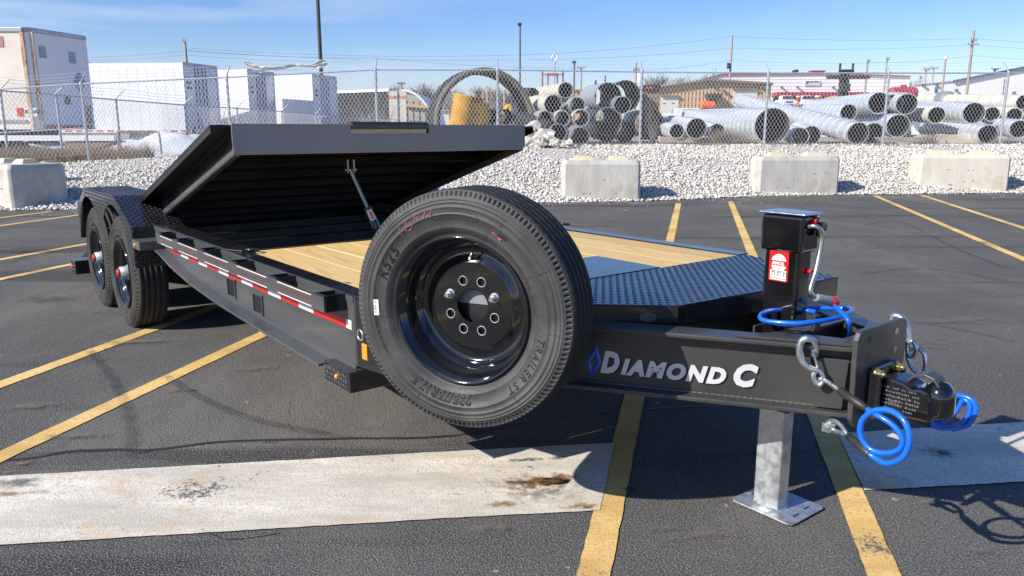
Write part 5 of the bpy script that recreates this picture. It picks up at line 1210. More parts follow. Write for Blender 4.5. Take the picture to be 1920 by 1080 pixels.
# torn plastic sheeting caught on the barbed wire
c0 = W(456, 122, D=21.4); c1 = W(614, 122, D=22.0)
mb = MB(); vs_ = []; n = 60; mq = 9
for i in range(n+1):
    t = i/n; x = 456+158*t; yc = interp(t, [0, .06, .2, .45, .6, .8, .9, 1], [117, 122, 130, 128, 122, 124, 120, 118]); wd = interp(t, [0, .05, .15, .3, .45, .8, .87, .95, 1], [1, 5, 7, 4, 3, 2.5, 6, 8, 2])
    for j in range(mq):
        q = -1+2*j/(mq-1); D = 21.3+.6*t+.02*math.sin(q*7+t*12)+.03*mnoise.noise(Vector((t*14, q*3, 1)))
        vs_.append(W(x, yc+q*wd*(1+.25*mnoise.noise(Vector((t*16, q*1.5, 4))))+.8*mnoise.noise(Vector((t*26, 0, q*.6))), D=D))
mb.add(vs_, [(i*mq+j, (i+1)*mq+j, (i+1)*mq+j+1, i*mq+j+1) for i in range(n) for j in range(mq-1)], 0, True)
fl = mb.build('plastic_sheet', M_film, base=c0, frame='W'); tag(fl, 'torn strip of white plastic sheeting snagged on the barbed wire', 'plastic sheet')

# ================================================================== PIPES BEHIND THE FENCE
def pipe(end, D, r_px, far, D2, label, m=M_culv, corr=True, rim=None, th=.02, group='culvert pipes stacked behind the fence', inner=None, seam=True, sq=.93):
    a = W(*end, D=D); b = W(*far, D=D2); r = r_px/FOC*D*.99; L = (b-a).length; ax = (b-a).normalized()
    # a pipe that would sink into the ground is lifted onto it
    base = (a.x, a.y, ground_z(a.x, a.y)); mb = MB(); n = 36
    u = Vector((0, 0, 1)); u = (u-ax*u.dot(ax)).normalized(); w_ = ax.cross(u)
    steps = max(2, int(L/.020)) if corr else 8
    if corr: steps = min(steps, 620)
    vs_ = []; pitch = .085
    for i in range(steps+1):
        s_ = L*i/steps
        for j in range(n):
            th_ = 2*math.pi*j/n; rr_ = r
            if corr:
                ph = s_/pitch+j/n; rr_ += .008*math.sin(2*math.pi*ph)
                if seam:
                    q = (s_/.60+j/n) % 1.0
                    if q < .10: rr_ += .022*math.sin(math.pi*q/.10)
                q2 = min(1, s_/.10); rr_ = r+(rr_-r)*q2
            vs_.append(a+ax*s_+(u*math.cos(th_)+w_*math.sin(th_))*rr_)
    f0, f1 = [], []
    for i in range(steps):
        for j in range(n): (f1 if (corr and seam and (((L*i/steps)/.60+(j+.5)/n) % 1.0) < .085) else f0).append((i*n+j, (i+1)*n+j, (i+1)*n+(j+1) % n, i*n+(j+1) % n))
    mb.add(vs_, f0, 0, True)
    nb = len(mb.v)-len(vs_)
    for f in f1: mb.f.append([nb+q for q in f]); mb.m.append(3); mb.sm.append(True)
    # end rim and inside
    mb.lathe([(r, -.0), (r, -.004), (r-th, -.004), (r-th, .002)], a, ax, n, mi=1, smooth=False)
    st2 = min(90, max(2, int(L/.045)))
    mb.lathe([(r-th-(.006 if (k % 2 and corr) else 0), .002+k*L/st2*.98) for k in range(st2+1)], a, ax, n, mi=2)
    mb.lathe([(r, 0), (r-th, 0)], b, ax, n, mi=1)
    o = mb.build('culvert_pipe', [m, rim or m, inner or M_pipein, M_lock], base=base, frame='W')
    return tag(o, label, 'pipe', group)
G2 = 'corrugated galvanised pipes right of the pile'
K = dict(corr=False)
# left pile
pipe((1060.5, 169), 26.5, 14.5, (1012, 176), 31, 'topmost cream pipe on the left pile', M_culvold, **K)
pipe((1037, 195), 25.8, 17, (1000, 194), 30.5, 'pale weathered pipe just under the topmost one, left side of the pile', M_culvold, **K)
pipe((1082, 197.5), 25.6, 15, (1062, 194), 29, 'blue-grey pipe end right of the weathered pipe, second row', M_pipegrey, **K)
pipe((1022, 222), 25.3, 14, (1003, 219), 29.5, 'dark-mouthed pipe at the left of the third row', M_pipegrey, **K)
pipe((1054, 222), 25.1, 14.5, (1036, 217), 29.5, 'middle pipe of the third row in the left pile', M_culvold, **K)
pipe((1089, 221), 24.9, 15.5, (1075, 214), 29.5, 'right pipe of the third row, cream rim', M_culvold, **K)
pipe((1046, 249), 24.3, 17, (1020, 243), 28.5, 'bottom row pipe at the left, galvanised rim', M_galv, **K)
pipe((1087, 257), 23.9, 18.5, (1062, 243), 28, 'bottom row pipe nearest the fence, open end facing the lot', M_galv, **K)
pipe((1138, 247), 25.2, 19, (1104, 240), 33, 'glossy black plastic pipe on the ground beside the bottom row', M_hdpe, **K)
pipe((1140, 181), 27.0, 25.5, (1108, 181), 35, 'wide pale grey pipe on top right of the pile', M_pipegrey, **K)
pipe((1172, 180), 27.4, 28.5, (1149, 182), 33, 'wide black ribbed pipe with a tan collar on top of the pile', M_culvrim, rim=M_tanrim, **K)
pipe((1167, 197), 25.6, 16, (1145, 192), 31, 'small galvanised pipe nested before the black ribbed pipe', M_galv, **K)
pipe((1140, 228), 26.2, 26, (1112, 220), 34, 'wide black plastic pipe in the middle of the pile', M_hdpe, rim=M_galv, **K)
pipe((1217, 232), 26.4, 27.5, (1188, 230), 34, 'wide black plastic pipe at the right end of the pile', M_hdpe, **K)
pipe((1171, 248), 27.0, 19, (1150, 240), 34, 'small black plastic pipe wedged between two wide ones', M_hdpe, **K)
pipe((1000, 173), 29.8, 8, (985, 172), 32, 'dark short pipe end showing behind the topmost pipe', M_culvrim, **K)
# black pipes behind the lid
for i, (x, y, r_, D) in enumerate([(921, 219, 14, 29), (948, 219, 14, 28.6), (976, 221, 12.5, 28.2), (908, 216, 10, 31), (963, 222, 9, 31)]):
    pipe((x, y), D, r_, (x-12, y-1), D+4, ['first black plastic pipe right of the yellow drum', 'second black plastic pipe right of the yellow drum', 'third black plastic pipe, low inside the big ring', 'black pipe end just behind the yellow drum', 'small black pipe end between the second and third'][i], M_hdpe, **K)
pipe((1036, 243), 24.6, 14, (978, 222), 27, 'dark grey pipe lying beside the big ring, left of the pile', M_culvrim, **K)
# big ring
ring_c = W(912, 231, D=26.5); mb = MB(); Ro, Ri = 98/FOC*26.5, 88/FOC*26.5; axr = Vector((-.42, 1, .0)).normalized()
mb.lathe([(Ro, 0), (Ro+.02, .05), (Ro, .10), (Ro, .95), (Ri+.03, .95), (Ri, .90), (Ri, .05), (Ri+.02, 0)], ring_c, axr, 96, closed=True, mis=[1, 1, 0, 0, 0, 0, 1, 1])
o = mb.build('pipe_ring', [M_culvrim, M_tanrim], base=(ring_c.x, ring_c.y, ring_c.z-Ro), frame='W'); tag(o, 'huge black upright pipe ring with a tan rim, left of the pipe pile', 'pipe ring')
# right-hand galvanised pipes
C = M_culv
pipe((1269, 246), 24.5, 14, (1232, 240), 29, 'small galvanised pipe at the left, beside the black pipe', C, group=G2)
pipe((1306, 241), 24.3, 19.3, (1246, 231), 32, 'mid-size galvanised pipe second from the left of the right group', C, group=G2)
pipe((1344, 246), 24.5, 14.5, (1322, 240), 29, 'small galvanised pipe half hidden by a dry bush', C, group=G2)
pipe((1448, 236), 24.2, 33, (1300, 229), 37, 'largest galvanised culvert, its wide mouth behind a fence post', C, inner=M_pipein, rim=M_culvold, group=G2)
pipe((1609, 250), 24.0, 20.5, (1392, 191), 37.5, 'long galvanised culvert sloping down from upper left to lower right', C, rim=M_culvold, group=G2)
pipe((1638, 250), 24.8, 19.5, (1560, 240), 31, 'galvanised pipe end close behind the sloping culvert', C, group=G2)
pipe((1500, 256), 24.6, 16.5, (1480, 250), 29, 'short pipe end with orange paint mark, left of the two low ones', C, rim=M_culvold, group=G2)
pipe((1521, 254), 25.2, 18, (1495, 245), 29.5, 'low pipe behind the marked pipe end', C, rim=M_culvold, group=G2)
pipe((1648, 193), 26.4, 19.5, (1518, 203), 38, 'galvanised culvert topmost in the centre right stack', C, group=G2)
pipe((1672, 196), 28.0, 19, (1600, 196), 34, 'galvanised pipe end peeking behind the topmost culvert', C, group=G2)
pipe((1591, 211), 26.0, 15.5, (1520, 212), 31, 'short galvanised pipe below the topmost culvert', C, rim=M_culvold, group=G2)
pipe((1684, 236), 25.4, 21, (1600, 227), 32.5, 'wide galvanised pipe behind the right centre fence post', C, group=G2)
pipe((1700, 195), 27.0, 19, (1660, 190), 31, 'galvanised pipe right of the centre stack, upper row', C, group=G2)
pipe((1756, 216), 26.0, 15.5, (1712, 212), 30.5, 'old brown-rimmed pipe, right group upper row', M_culvold, rim=M_culvold, group=G2)
pipe((1826, 212), 26.0, 19.5, (1715, 206), 34, 'wide shiny galvanised pipe with a red paint mark, right group', C, group=G2)
pipe((1860, 214), 27.2, 13.5, (1826, 212), 32, 'small grey pipe right of the shiny wide one', C, group=G2)
pipe((1902, 216), 26.8, 13.5, (1866, 213), 31, 'cream stained pipe at the right edge, middle row', M_culvcream, group=G2)
pipe((1852, 252), 24.3, 17.5, (1738, 240), 31.5, 'lowest right pipe, left half shadowed and blue', C, group=G2)
pipe((1911, 242), 25.0, 16.5, (1826, 232), 31, 'low galvanised pipe at the right edge of the photo', C, group=G2)
pipe((1945, 215), 26.6, 13.5, (1925, 212), 31, 'pipe cut off by the right edge of the picture', C, group=G2)
pipe((1918, 192), 29.0, 13.5, (1732, 188), 36, 'very long cream pipe lying across the top right', M_culvcream, group=G2, seam=False)
p = MB(); a = W(1766, 187, D=34.4); b = W(1775, 187, D=34); ax = (b-a).normalized(); p.cyl(a, a+ax*.5, .36, n=24); tag(p.build('pipe_coupling', M_galv, base=(a.x, a.y, .95), frame='W'), 'bright steel coupling band round the long cream pipe', 'pipe coupling')
p = MB(); 
for i, (x0, x1, y) in enumerate([(1236, 1375, 263), (1640, 1735, 262)]):
    p = MB(); a = W(x0, y, D=24.6); b = W(x1, y, D=24.8); d_ = (b-a).normalized(); p.obox((a+b)/2, d_*(b-a).length/2, (0, .1, 0), (0, 0, .08)); tag(p.build('timber_sleeper', M_timber, base=a, frame='W', bevel=.01), ['grey timber sleeper under the left galvanised pipes', 'grey timber sleeper below the right centre pipes'][i], 'timber', 'timber sleepers under pipes')
# drums
def drum(x, y, D, r, h, lean, label):
    c_ = W(x, y, D=D); t = empty('yellow_drum', c_, label, 'drum', 'W', 'yellow drums beside the ring'); ax = Vector((lean, 0, 1)).normalized(); pr_ = [(.001, 0), (r, 0)]
    for k in range(5): pr_ += [(r, h*(k+.85)/5.0), (r+.018, h*(k+.95)/5.0)]
    pr_ += [(r+.01, h), (r-.02, h-.01), (.001, h-.012)]
    mb = MB(); mb.lathe(pr_, c_, ax, 36); mb.build('drum_body', M_yellow, t); mb = MB(); mb.cyl(c_+ax*(h-.011)+Vector((r*.4, 0, 0)), c_+ax*(h+.004)+Vector((r*.4, 0, 0)), .04, n=10); mb.build('bung', M_galv, t)
drum(899, 243, 26.9, .32, .88, 0, 'upright yellow drum standing inside the big ring')
drum(868, 247, 28.0, .52, 1.25, .18, 'larger faded yellow drum leaning behind the upright one')

# brown cabinet behind the post
def boxthing(name, px0, px1, yt, yb, D, depth, m, label, cat, extra=None, group=None, bev=.01):
    a = W(px0, yb, D=D); b = W(px1, yt, D=D); t = empty(name, (a.x, D, a.z), label, cat, 'W', group)
    p = MB(); p.box((a.x, D, a.z), (b.x, D+depth, b.z)); body = p.build('body', m, t, bevel=bev)
    return t, a, b, body
t, a, b, _ = boxthing('brown_cabinet', 1206, 1236, 172, 262, 28, 1.0, M_brown, 'tall brown panelled cabinet with a black head behind the fence post', 'cabinet')
p = MB(); p.box((a.x-.02, 27.95, b.z), (b.x+.03, 29.05, b.z+.24)); p.build('black_head', M_hdpe, t); p = MB(); p.box((a.x, 27.94, b.z+.10), (a.x+.28, 27.949, b.z+.17)); p.build('red_plate', M_red, t)
for k in range(9): p = MB(); z_ = a.z+.1+k*(b.z-a.z-.15)/9; p.box((a.x+.02, 27.985, z_), (b.x-.02, 27.999, z_+.03)); p.build('slat', M_tanroof, t)

# ================================================================== TRUCK TRAILERS LEFT
def windows(t, m, *rects):
    for lo, hi in rects: p = MB(); p.box(lo, hi); p.build('panel', m, t)
# aged trailer at the left edge
a = W(62, 238, D=25.0); zt_ = W(62, 60, D=25.0).z; zb_t = 1.42
t = empty('box_trailer', (a.x, 25, .6), 'old cream box trailer with rusty corner posts at the left edge', 'truck trailer', 'W')
p = MB(); p.box((a.x-13.5, 25.0, zb_t), (a.x-.02, 27.5, zt_)); p.build('side_wall', M_truckold, t)
nx = a.x; ny0 = 25.0; nf = W(143, 150, D=27.2)
fr = [(nx, 25.0), (nx+.22, 25.12), (nx+.75, 27.3), (nx+.5, 27.5), (nx-.02, 27.5)]
p = MB(); p.prism([(x_, y_, zb_t) for x_, y_ in fr], (0, 0, zt_-zb_t)); ns = p.build('nose_wall', M_trucknose, t)
for (x_, y_) in (fr[0], fr[1]):
    p = MB(); p.box((x_-.07, y_-.03, zb_t-.06), (x_+.05, y_+.05, zt_+.01)); p.build('corner_post', M_rustpost, t, bevel=.01)
p = MB(); p.box((a.x-13.5, 24.96, zt_), (a.x+.03, 27.52, zt_+.14)).prism([(x_+.02, y_, zt_) for x_, y_ in fr], (0, 0, .15)); p.build('roof_rail', M_alu, t, bevel=.02)
p = MB(); p.box((a.x-13.5, 24.95, zb_t+.22), (a.x-.15, 24.995, zb_t+.30)); p.build('side_rail', M_alu, t)
def nose(u_, z_, w_, h_, m, nm, tx=None):
    A = Vector((fr[1][0], fr[1][1], 0)); B = Vector((fr[2][0], fr[2][1], 0)); d_ = (B-A).normalized(); nn_ = Vector((d_.y, -d_.x, 0)); c_ = A+d_*u_+nn_*.012+Vector((0, 0, z_)); p = MB(); p.obox(c_, d_*w_, nn_*.01, Vector((0, 0, h_))); return p.build(nm, m, ns), c_, d_, nn_
nose(.35, zt_-.55, .13, .18, M_pipegrey, 'vent'); nose(1.55, zt_-.62, .13, .18, M_pipegrey, 'vent')
for zz_ in (.12, .04, -.04, -.12): pass
o_, c_, d_, nn_ = nose(1.75, zt_-1.40, .015, .015, M_alu, 'placard_bolt'); p = MB(); c2_ = c_+nn_*.02
p.prism([c2_+d_*.24, c2_+Vector((0, 0, .34)), c2_-d_*.24, c2_-Vector((0, 0, .34))], nn_*.01); p.build('diamond_placard', M_pipegrey, ns)
nose(1.15, zb_t+.95, .12, .14, M_darkglass, 'connector_box'); nose(2.0, zb_t+.5, .12, .3, M_rust, 'rust_patch'); nose(1.1, zb_t+.08, 1.0, .06, M_rust, 'lower_rust')
p = MB(); q0 = W(31, 202, D=24.99); q1 = W(70, 218, D=24.99); p.box((q0.x, 24.985, q1.z), (q1.x, 24.992, q0.z)); sg = p.build('sticker', M_white, t)
p = MB(); p.box((q0.x, 24.978, q1.z), (q0.x+.22, 24.984, q0.z)); p.build('red_mark', M_red, sg)
p = MB(); put_text(p, 'RANGER', (q0.x+.24, 24.978, q1.z+.09), (1, 0, 0), (0, 0, 1), .155, offset=.006, shear=.3); p.build('sticker_lettering', M_barcode, sg)
q0 = W(-40, 68, D=24.99); q1 = W(7, 88, D=24.99); p = MB(); p.box((q0.x, 24.985, q1.z), (q1.x, 24.992, q0.z)); p.build('faded_sign', mat('faded_pink', (.42, .19, .20), (.46, .24, .24), 3, rough=.8), t)
p = MB(); p.box((a.x-13, 25.4, .75), (a.x-.4, 27.1, zb_t-.002)); p.build('chassis', M_frost, t)
# flatbed beneath / beside it
fa = W(-60, 262, D=24.4); fb = W(226, 262, D=25.3)
t = empty('flatbed_trailer', (fa.x, 24.6, .5), 'low flatbed trailer with a bright white edge and dark gooseneck before the cream trailer', 'truck trailer', 'W')
p = MB(); p.box((fa.x-6, 24.3, W(0, 264, D=24.3).z), (W(222, 250, D=24.6).x, 24.9, W(0, 254, D=24.3).z)); p.build('deck_edge', M_truckwhite, t)
g0 = W(132, 264, D=24.6); g1 = W(224, 264, D=24.6); p = MB(); p.prism([(g0.x, 24.35, g0.z-.01), (g1.x, 24.35, g1.z-.01), (g1.x, 24.35, g1.z-.03), (g0.x+.7, 24.35, g0.z-.28), (g0.x+.2, 24.35, g0.z-.55), (g0.x-.15, 24.35, g0.z-.55)], (0, .7, 0)); p.build('gooseneck', M_brown, t)
p = MB(); p.cyl((fa.x+.2, 24.5, .75), (fa.x+.2, 24.9, .75), .42, n=24); p.cyl((fa.x+1.2, 24.5, .75), (fa.x+1.2, 24.9, .75), .42, n=24); p.build('wheel', M_usedrubber, t)
p = MB(); c_ = W(48, 266, D=24.28); p.box((c_.x-.06, 24.27, c_.z), (c_.x+.06, 24.3, c_.z+.035)); p.build('marker_lamp', M_amber, t)

def semi(cornx, D, topy, rightx, D2, leftx, label, doorm, dr=0):
    c_ = W(cornx, topy, D=D); e = W(rightx, topy, D=D2); z1 = c_.z; z0 = z1-2.95; l_ = W(leftx, topy, D=D+.5)
    t = empty('white_trailer', (c_.x, D, .5), label, 'truck trailer', 'W', 'white box trailers parked behind the fence')
    d2 = Vector((e.x-c_.x, D2-D, 0)); side = Vector((l_.x-c_.x, .5, 0))
    def bx(name, A, u_, v_, z0_, z1_, m, par=t, bev=0):
        p = MB(); p.prism([A+Vector((0, 0, z0_)), A+u_+Vector((0, 0, z0_)), A+u_+v_+Vector((0, 0, z0_)), A+v_+Vector((0, 0, z0_))], (0, 0, z1_-z0_)); return p.build(name, m, par, bevel=bev)
    A = Vector((c_.x, D, 0)); un = d2.normalized(); sn2 = side.normalized()
    body = bx('side_wall', A, side, d2, z0, z1, M_truckwhite)
    for k in range(1, 14):
        q = A+side*(k/14)-Vector((0, .012, 0)); p = MB(); p.obox(q+Vector((0, .009, (z0+z1)/2)), sn2*.008, Vector((0, .002, 0)), Vector((0, 0, (z1-z0)/2-.1))); p.build('panel_seam', M_truckwhite, body)
    nn_ = Vector((un.y, -un.x, 0))
    for k in (0, 1):
        q = A+d2*(.02+.49*k)+nn_*.004; p = MB(); p.prism([q+Vector((0, 0, z0+.08)), q+d2*.47+Vector((0, 0, z0+.08)), q+d2*.47+Vector((0, 0, z1-.1)), q+Vector((0, 0, z1-.1))], nn_*.02); dd = p.build('rear_door', doorm, t)
        for f in (.68, .88) if k == 0 else (.10, .30):
            p = MB(); g = q+d2*.47*f+nn_*.045; p.cyl(g+Vector((0, 0, z0+.05)), g+Vector((0, 0, z1-.12)), .022, n=6); p.build('lock_rod', M_alu, dd)
        if k == 0:
            for dz_ in (0, -.22): p = MB(); g = q+d2*.12+nn_*.026+Vector((0, 0, z1-.85+dz_)); p.obox(g, un*.14, nn_*.008, Vector((0, 0, .05))); p.build('dark_decal', M_darkglass, dd)
        for zz_ in (.2, .5, .8):
            p = MB(); g = q+d2*(.0 if k == 0 else .47)+nn_*.035+Vector((0, 0, z0+(z1-z0)*zz_)); p.obox(g, un*.07, nn_*.015, Vector((0, 0, .03))); p.build('hinge', M_alu, dd)
    for f0 in (-.012, .985):
        q = A+d2*f0+nn_*.01; p = MB(); p.prism([q+Vector((0, 0, z0)), q+un*.09+Vector((0, 0, z0)), q+un*.09+Vector((0, 0, z1+.02)), q+Vector((0, 0, z1+.02))], nn_*.03); p.build('door_post', M_truckwhite, t)
    p = MB(); q = A+nn_*.012; p.prism([q+Vector((0, 0, z1-.10)), q+d2+Vector((0, 0, z1-.10)), q+d2+Vector((0, 0, z1+.03)), q+Vector((0, 0, z1+.03))], nn_*.03); p.build('header_rail', M_alu, t)
    p = MB(); q = A-Vector((0, .02, 0)); p.prism([q+Vector((0, 0, z0-.10)), q+side+Vector((0, 0, z0-.10)), q+side+Vector((0, 0, z0+.06)), q+Vector((0, 0, z0+.06))], (0, -.01, 0)); br_ = p.build('bottom_rail', M_truckwhite, t)
    for k in range(12):
        q = A+side*(k/12+.02)-Vector((0, .034, 0)); p = MB(); p.obox(q+Vector((0, 0, z0-.02)), sn2*.16, Vector((0, .003, 0)), Vector((0, 0, .03))); p.build('reflector_strip', M_redtape, br_)
    p = MB(); q = A+nn_*.06+d2*.1; p.prism([q+Vector((0, 0, .65)), q+d2*.8+Vector((0, 0, .65)), q+d2*.8+Vector((0, 0, .75)), q+Vector((0, 0, .75))], nn_*-.1)
    for f in (.2, .8): g = A+d2*f; p.obox(g+Vector((0, 0, (z0+.7)/2+.1)), un*.05, nn_*.05, Vector((0, 0, (z0-.6)/2)))
    p.build('underride_guard', M_frost, t)
    p = MB()
    for k in (1.2, 2.4):
        g = A+sn2*k+d2*.02; p.cyl(g+Vector((0, 0, .95)), g+d2*.12+Vector((0, 0, .95)), .5, n=20)
    p.build('wheel', M_usedrubber, t)
    return t
semi(341, 35.6, 117.5, 404, 37.8, 100, 'nearest white box trailer with polished rear doors, left of the plastic sheeting', M_doorsteel)
semi(462, 39.5, 130, 511, 41.8, 405, 'middle white box trailer, dented rear doors under the plastic sheeting', M_doorsteel)
semi(584, 42.9, 139.5, 629, 45.2, 508, 'right white box trailer with plain white rear doors beside the light pole', M_truckwhite)
# dark curtain-sided trailer
c_ = W(728, 168, D=55); l_ = W(629, 171, D=58); z1 = c_.z; z0 = z1-3.0
t = empty('dark_trailer', (c_.x, 55, .6), 'black sided trailer with beige rear doors and a white roof edge', 'truck trailer', 'W')
p = MB(); p.prism([(l_.x, 58, z0), (c_.x, 55, z0), (c_.x, 55, z1-.12), (l_.x, 58, z1-.12)], (.6, 2.4, 0)); p.build('side_curtain', M_darkcurtain, t)
p = MB(); p.prism([(l_.x, 57.97, z1-.11), (c_.x, 54.97, z1-.11), (c_.x, 54.97, z1+.06), (l_.x, 57.97, z1+.06)], (.6, 2.4, 0)); p.build('roof_edge', M_truckwhite, t)
for k in (0, 1): p = MB(); p.box((c_.x+.03+k*.62, 54.9, z0-.2), (c_.x+.60+k*.62, 55.3, z1-.1)); dd = p.build('rear_door', M_beige, t); p = MB(); p.box((c_.x+.03+k*.62, 54.88, z1-.6), (c_.x+.60+k*.62, 54.895, z1-.42)); p.build('door_band', M_rust, dd)
p = MB(); p.cyl((c_.x+.63, 54.87, z0-.2), (c_.x+.63, 54.87, z1-.1), .05, n=8); p.build('lock_rod', M_alu, t)
# quonset hut
hc2 = W(758, 232, D=85); rq = 56/FOC*85; t = empty('quonset_hut', (hc2.x, 85, .6), 'round-roofed grey hut with a white arched rim behind the dark trailer', 'building', 'W')
pts_ = [(hc2.x+rq*math.cos(a), 85, .6+(hc2.z+rq*1.02-.6)*math.sin(a)**.8 if math.sin(a) > 0 else .6) for a in [math.pi*i/24 for i in range(25)]]
zb0 = .6; ht = W(758, 172, D=85).z-.6
pts_ = [(hc2.x+rq*math.cos(a), 85, .6+ht*math.sin(a)) for a in [math.pi*i/24 for i in range(25)]]
p = MB(); p.prism(pts_, (0, 14, 0)); w_ = p.build('end_wall', M_quonset, t)
p = MB()
for i in range(24):
    a0, a1 = math.pi*i/24, math.pi*(i+1)/24; f = 1.05; P_ = [(hc2.x+rq*math.cos(a0), 84.8, .6+ht*math.sin(a0)), (hc2.x+rq*math.cos(a1), 84.8, .6+ht*math.sin(a1)), (hc2.x+rq*f*math.cos(a1), 84.8, .6+ht*f*math.sin(a1)), (hc2.x+rq*f*math.cos(a0), 84.8, .6+ht*f*math.sin(a0))]; p.prism(P_, (0, 14.4, 0))
p.build('arched_roof', M_truckwhite, t)
b0 = W(757, 199, D=84.6); b1 = W(815, 205, D=84.6); p = MB(); p.prism([(b0.x, 84.6, b0.z), (b1.x, 84.6, b1.z), (b1.x, 84.6, b1.z+.25), (b0.x, 84.6, b0.z+.35)], (0, .15, 0)); p.build('timber_beam', mat('orange_timber', (.50, .30, .14), (.56, .36, .18), 3, rough=.8), t)
for k in range(4): p = MB(); x_ = hc2.x+rq*(.1+.2*k); p.box((x_, 84.95, .6), (x_+.06, 84.99, .6+ht*.8)); p.build('wall_joint', M_frost, w_)

# ================================================================== BUILDINGS
def wall_poly(t, name, pts, D, depth, m):
    p = MB(); P_ = []; kx = (sum(q[0] for q in pts)/len(pts)-960)/FOC*1.02
    for x, y in pts: q = W(x, y, D=D) if y is not None else None; P_.append(q if q else Vector((W(x, 200, D=D).x, D, .6)))
    p.prism(P_, (kx*depth, depth, 0)); return p.build(name, m, t)
def rect(t, name, x0, y0, x1, y1, D, th, m, z0=None):
    a = W(x0, y0, D=D); b = W(x1, y1, D=D); p = MB(); p.box((a.x, D-th, min(a.z, b.z)), (b.x, D, max(a.z, b.z))); return p.build(name, m, t)
# tan workshop
D = 78; tn_ = empty('tan_workshop', (W(1330, 200, D=D).x, D, .6), 'tan ribbed metal workshop with two pale garage doors and a shallow gable', 'building', 'W')
wl = wall_poly(tn_, 'wall', [(1232, None), (1232, 160), (1330, 148.5), (1446, 155), (1448, None)], D, 18, M_tan)
a, b = W(1234, 160, D=D).x, W(1446, 160, D=D).x; k = 0; x_ = a
p = MB()
while x_ < b:
    px = 960+x_/D*FOC; yt_ = interp(px, [1232, 1330, 1446], [160.8, 149.5, 156]); z_ = W(px, yt_, D=D).z; p.box((x_, D-.06, .6), (x_+.09, D-.001, z_-.15)); x_ += .36; k += 1
p.build('ribbing', M_tan, wl, kind='stuff')
for pts_ in ([(1208, 165.5), (1330, 147.5), (1330, 151.5), (1208, 168)], [(1330, 147.5), (1450, 154.5), (1450, 158.5), (1330, 151.5)]):
    p = MB(); P_ = [W(x, y, D=D-.5) for x, y in pts_]; p.prism(P_, (.26*19, 19, 0)); p.build('roof', M_tanroof, tn_)
def gdoor(t, x0, y0, x1, y1, D, wins=()):
    fr_ = rect(t, 'garage_door', x0, y0, x1, y1, D-.07, .04, M_offwhite); rect(t, 'door_header', x0-1.5, y0-2.2, x1+1.5, y0, D-.07, .3, M_tanroof)
    for (wx, wy) in wins: rect(fr_, 'door_window', wx-2.4, wy-.9, wx+2.4, wy+.9, D-.112, .01, M_darkglass)
gdoor(tn_, 1240, 181, 1271, 222, D, ((1245.5, 194), (1263, 194))); gdoor(tn_, 1374, 168, 1418, 212, D, ((1378, 193),))
rect(tn_, 'entrance_canopy', 1322, 176.5, 1349, 184, D-.1, 1.2, M_darkpole); rect(tn_, 'entrance_door', 1330, 186, 1343, 208, D-.1, .05, M_steelpole)
for x_, y_ in ((1331, 155), (1357, 170), (1428, 163)): rect(tn_, 'flood_light', x_-2.5, y_-1.5, x_+2.5, y_+1.8, D-.1, .5, M_steelpole)
# white warehouse behind it
D = 105; wb = empty('white_warehouse', (W(1560, 200, D=D).x, D, .6), 'long white metal warehouse with a maroon awning and red roof trim', 'building', 'W')
wl = wall_poly(wb, 'wall', [(1325, None), (1325, 146), (1352, 139.5), (1545, 137), (1706, 143), (1706, None)], D, 40, M_bwhite)
for pts_ in ([(1318, 148.5), (1352, 138.3), (1352, 139.8), (1318, 150)], [(1352, 138.3), (1545, 136), (1545, 137.6), (1352, 139.8)], [(1545, 136), (1708, 142), (1708, 143.6), (1545, 137.6)]): p = MB(); p.prism([W(x, y, D=D-.3) for x, y in pts_], (.42*41, 41, 0)); p.build('roof_trim', M_maroon, wb)
rect(wb, 'awning', 1447, 174, 1615, 181, D-.05, 2.2, M_maroon)
for k in range(11): rect(wb, 'window', 1450+k*15, 182, 1462+k*15, 192, D-.02, .05, M_darkglass)
for k in range(7): rect(wl, 'wall_band', 1330, 148+k*6.5, 1705, 148.3+k*6.5, D-.01, .04, M_bwhite)
sg = rect(wb, 'sign', 1508.5, 151.5, 1537, 160.5, D-.05, .12, M_offwhite); 
q = W(1510, 158.2, D=D-.2); p = MB(); put_text(p, 'CAPITAL', (q.x+.42, D-.19, q.z+.18), (1, 0, 0), (0, 0, 1), .36, offset=.01, shear=.35); p.prism([(q.x+.02, D-.19, q.z+.05), (q.x+.32, D-.19, q.z+.05), (q.x+.45, D-.19, q.z+.40), (q.x+.12, D-.19, q.z+.40)], (0, -.01, 0)); p.prism([(q.x+1.3, D-.19, q.z+.44), (q.x+1.75, D-.19, q.z+.26), (q.x+1.78, D-.19, q.z+.22), (q.x+1.3, D-.19, q.z+.37)], (0, -.01, 0)); p.build('sign_lettering', M_bluetrim, sg)
for x_ in (1463, 1493, 1560): rect(wb, 'wall_lamp', x_, 162, x_+3, 164.5, D-.02, .5, M_steelpole)
rect(wb, 'roof_unit', 1485, 132, 1490, 136.2, D+6, 1.5, M_darkpole); rect(wb, 'roof_unit', 1515, 133.5, 1540, 136, D+6, 1.5, M_redsteel)
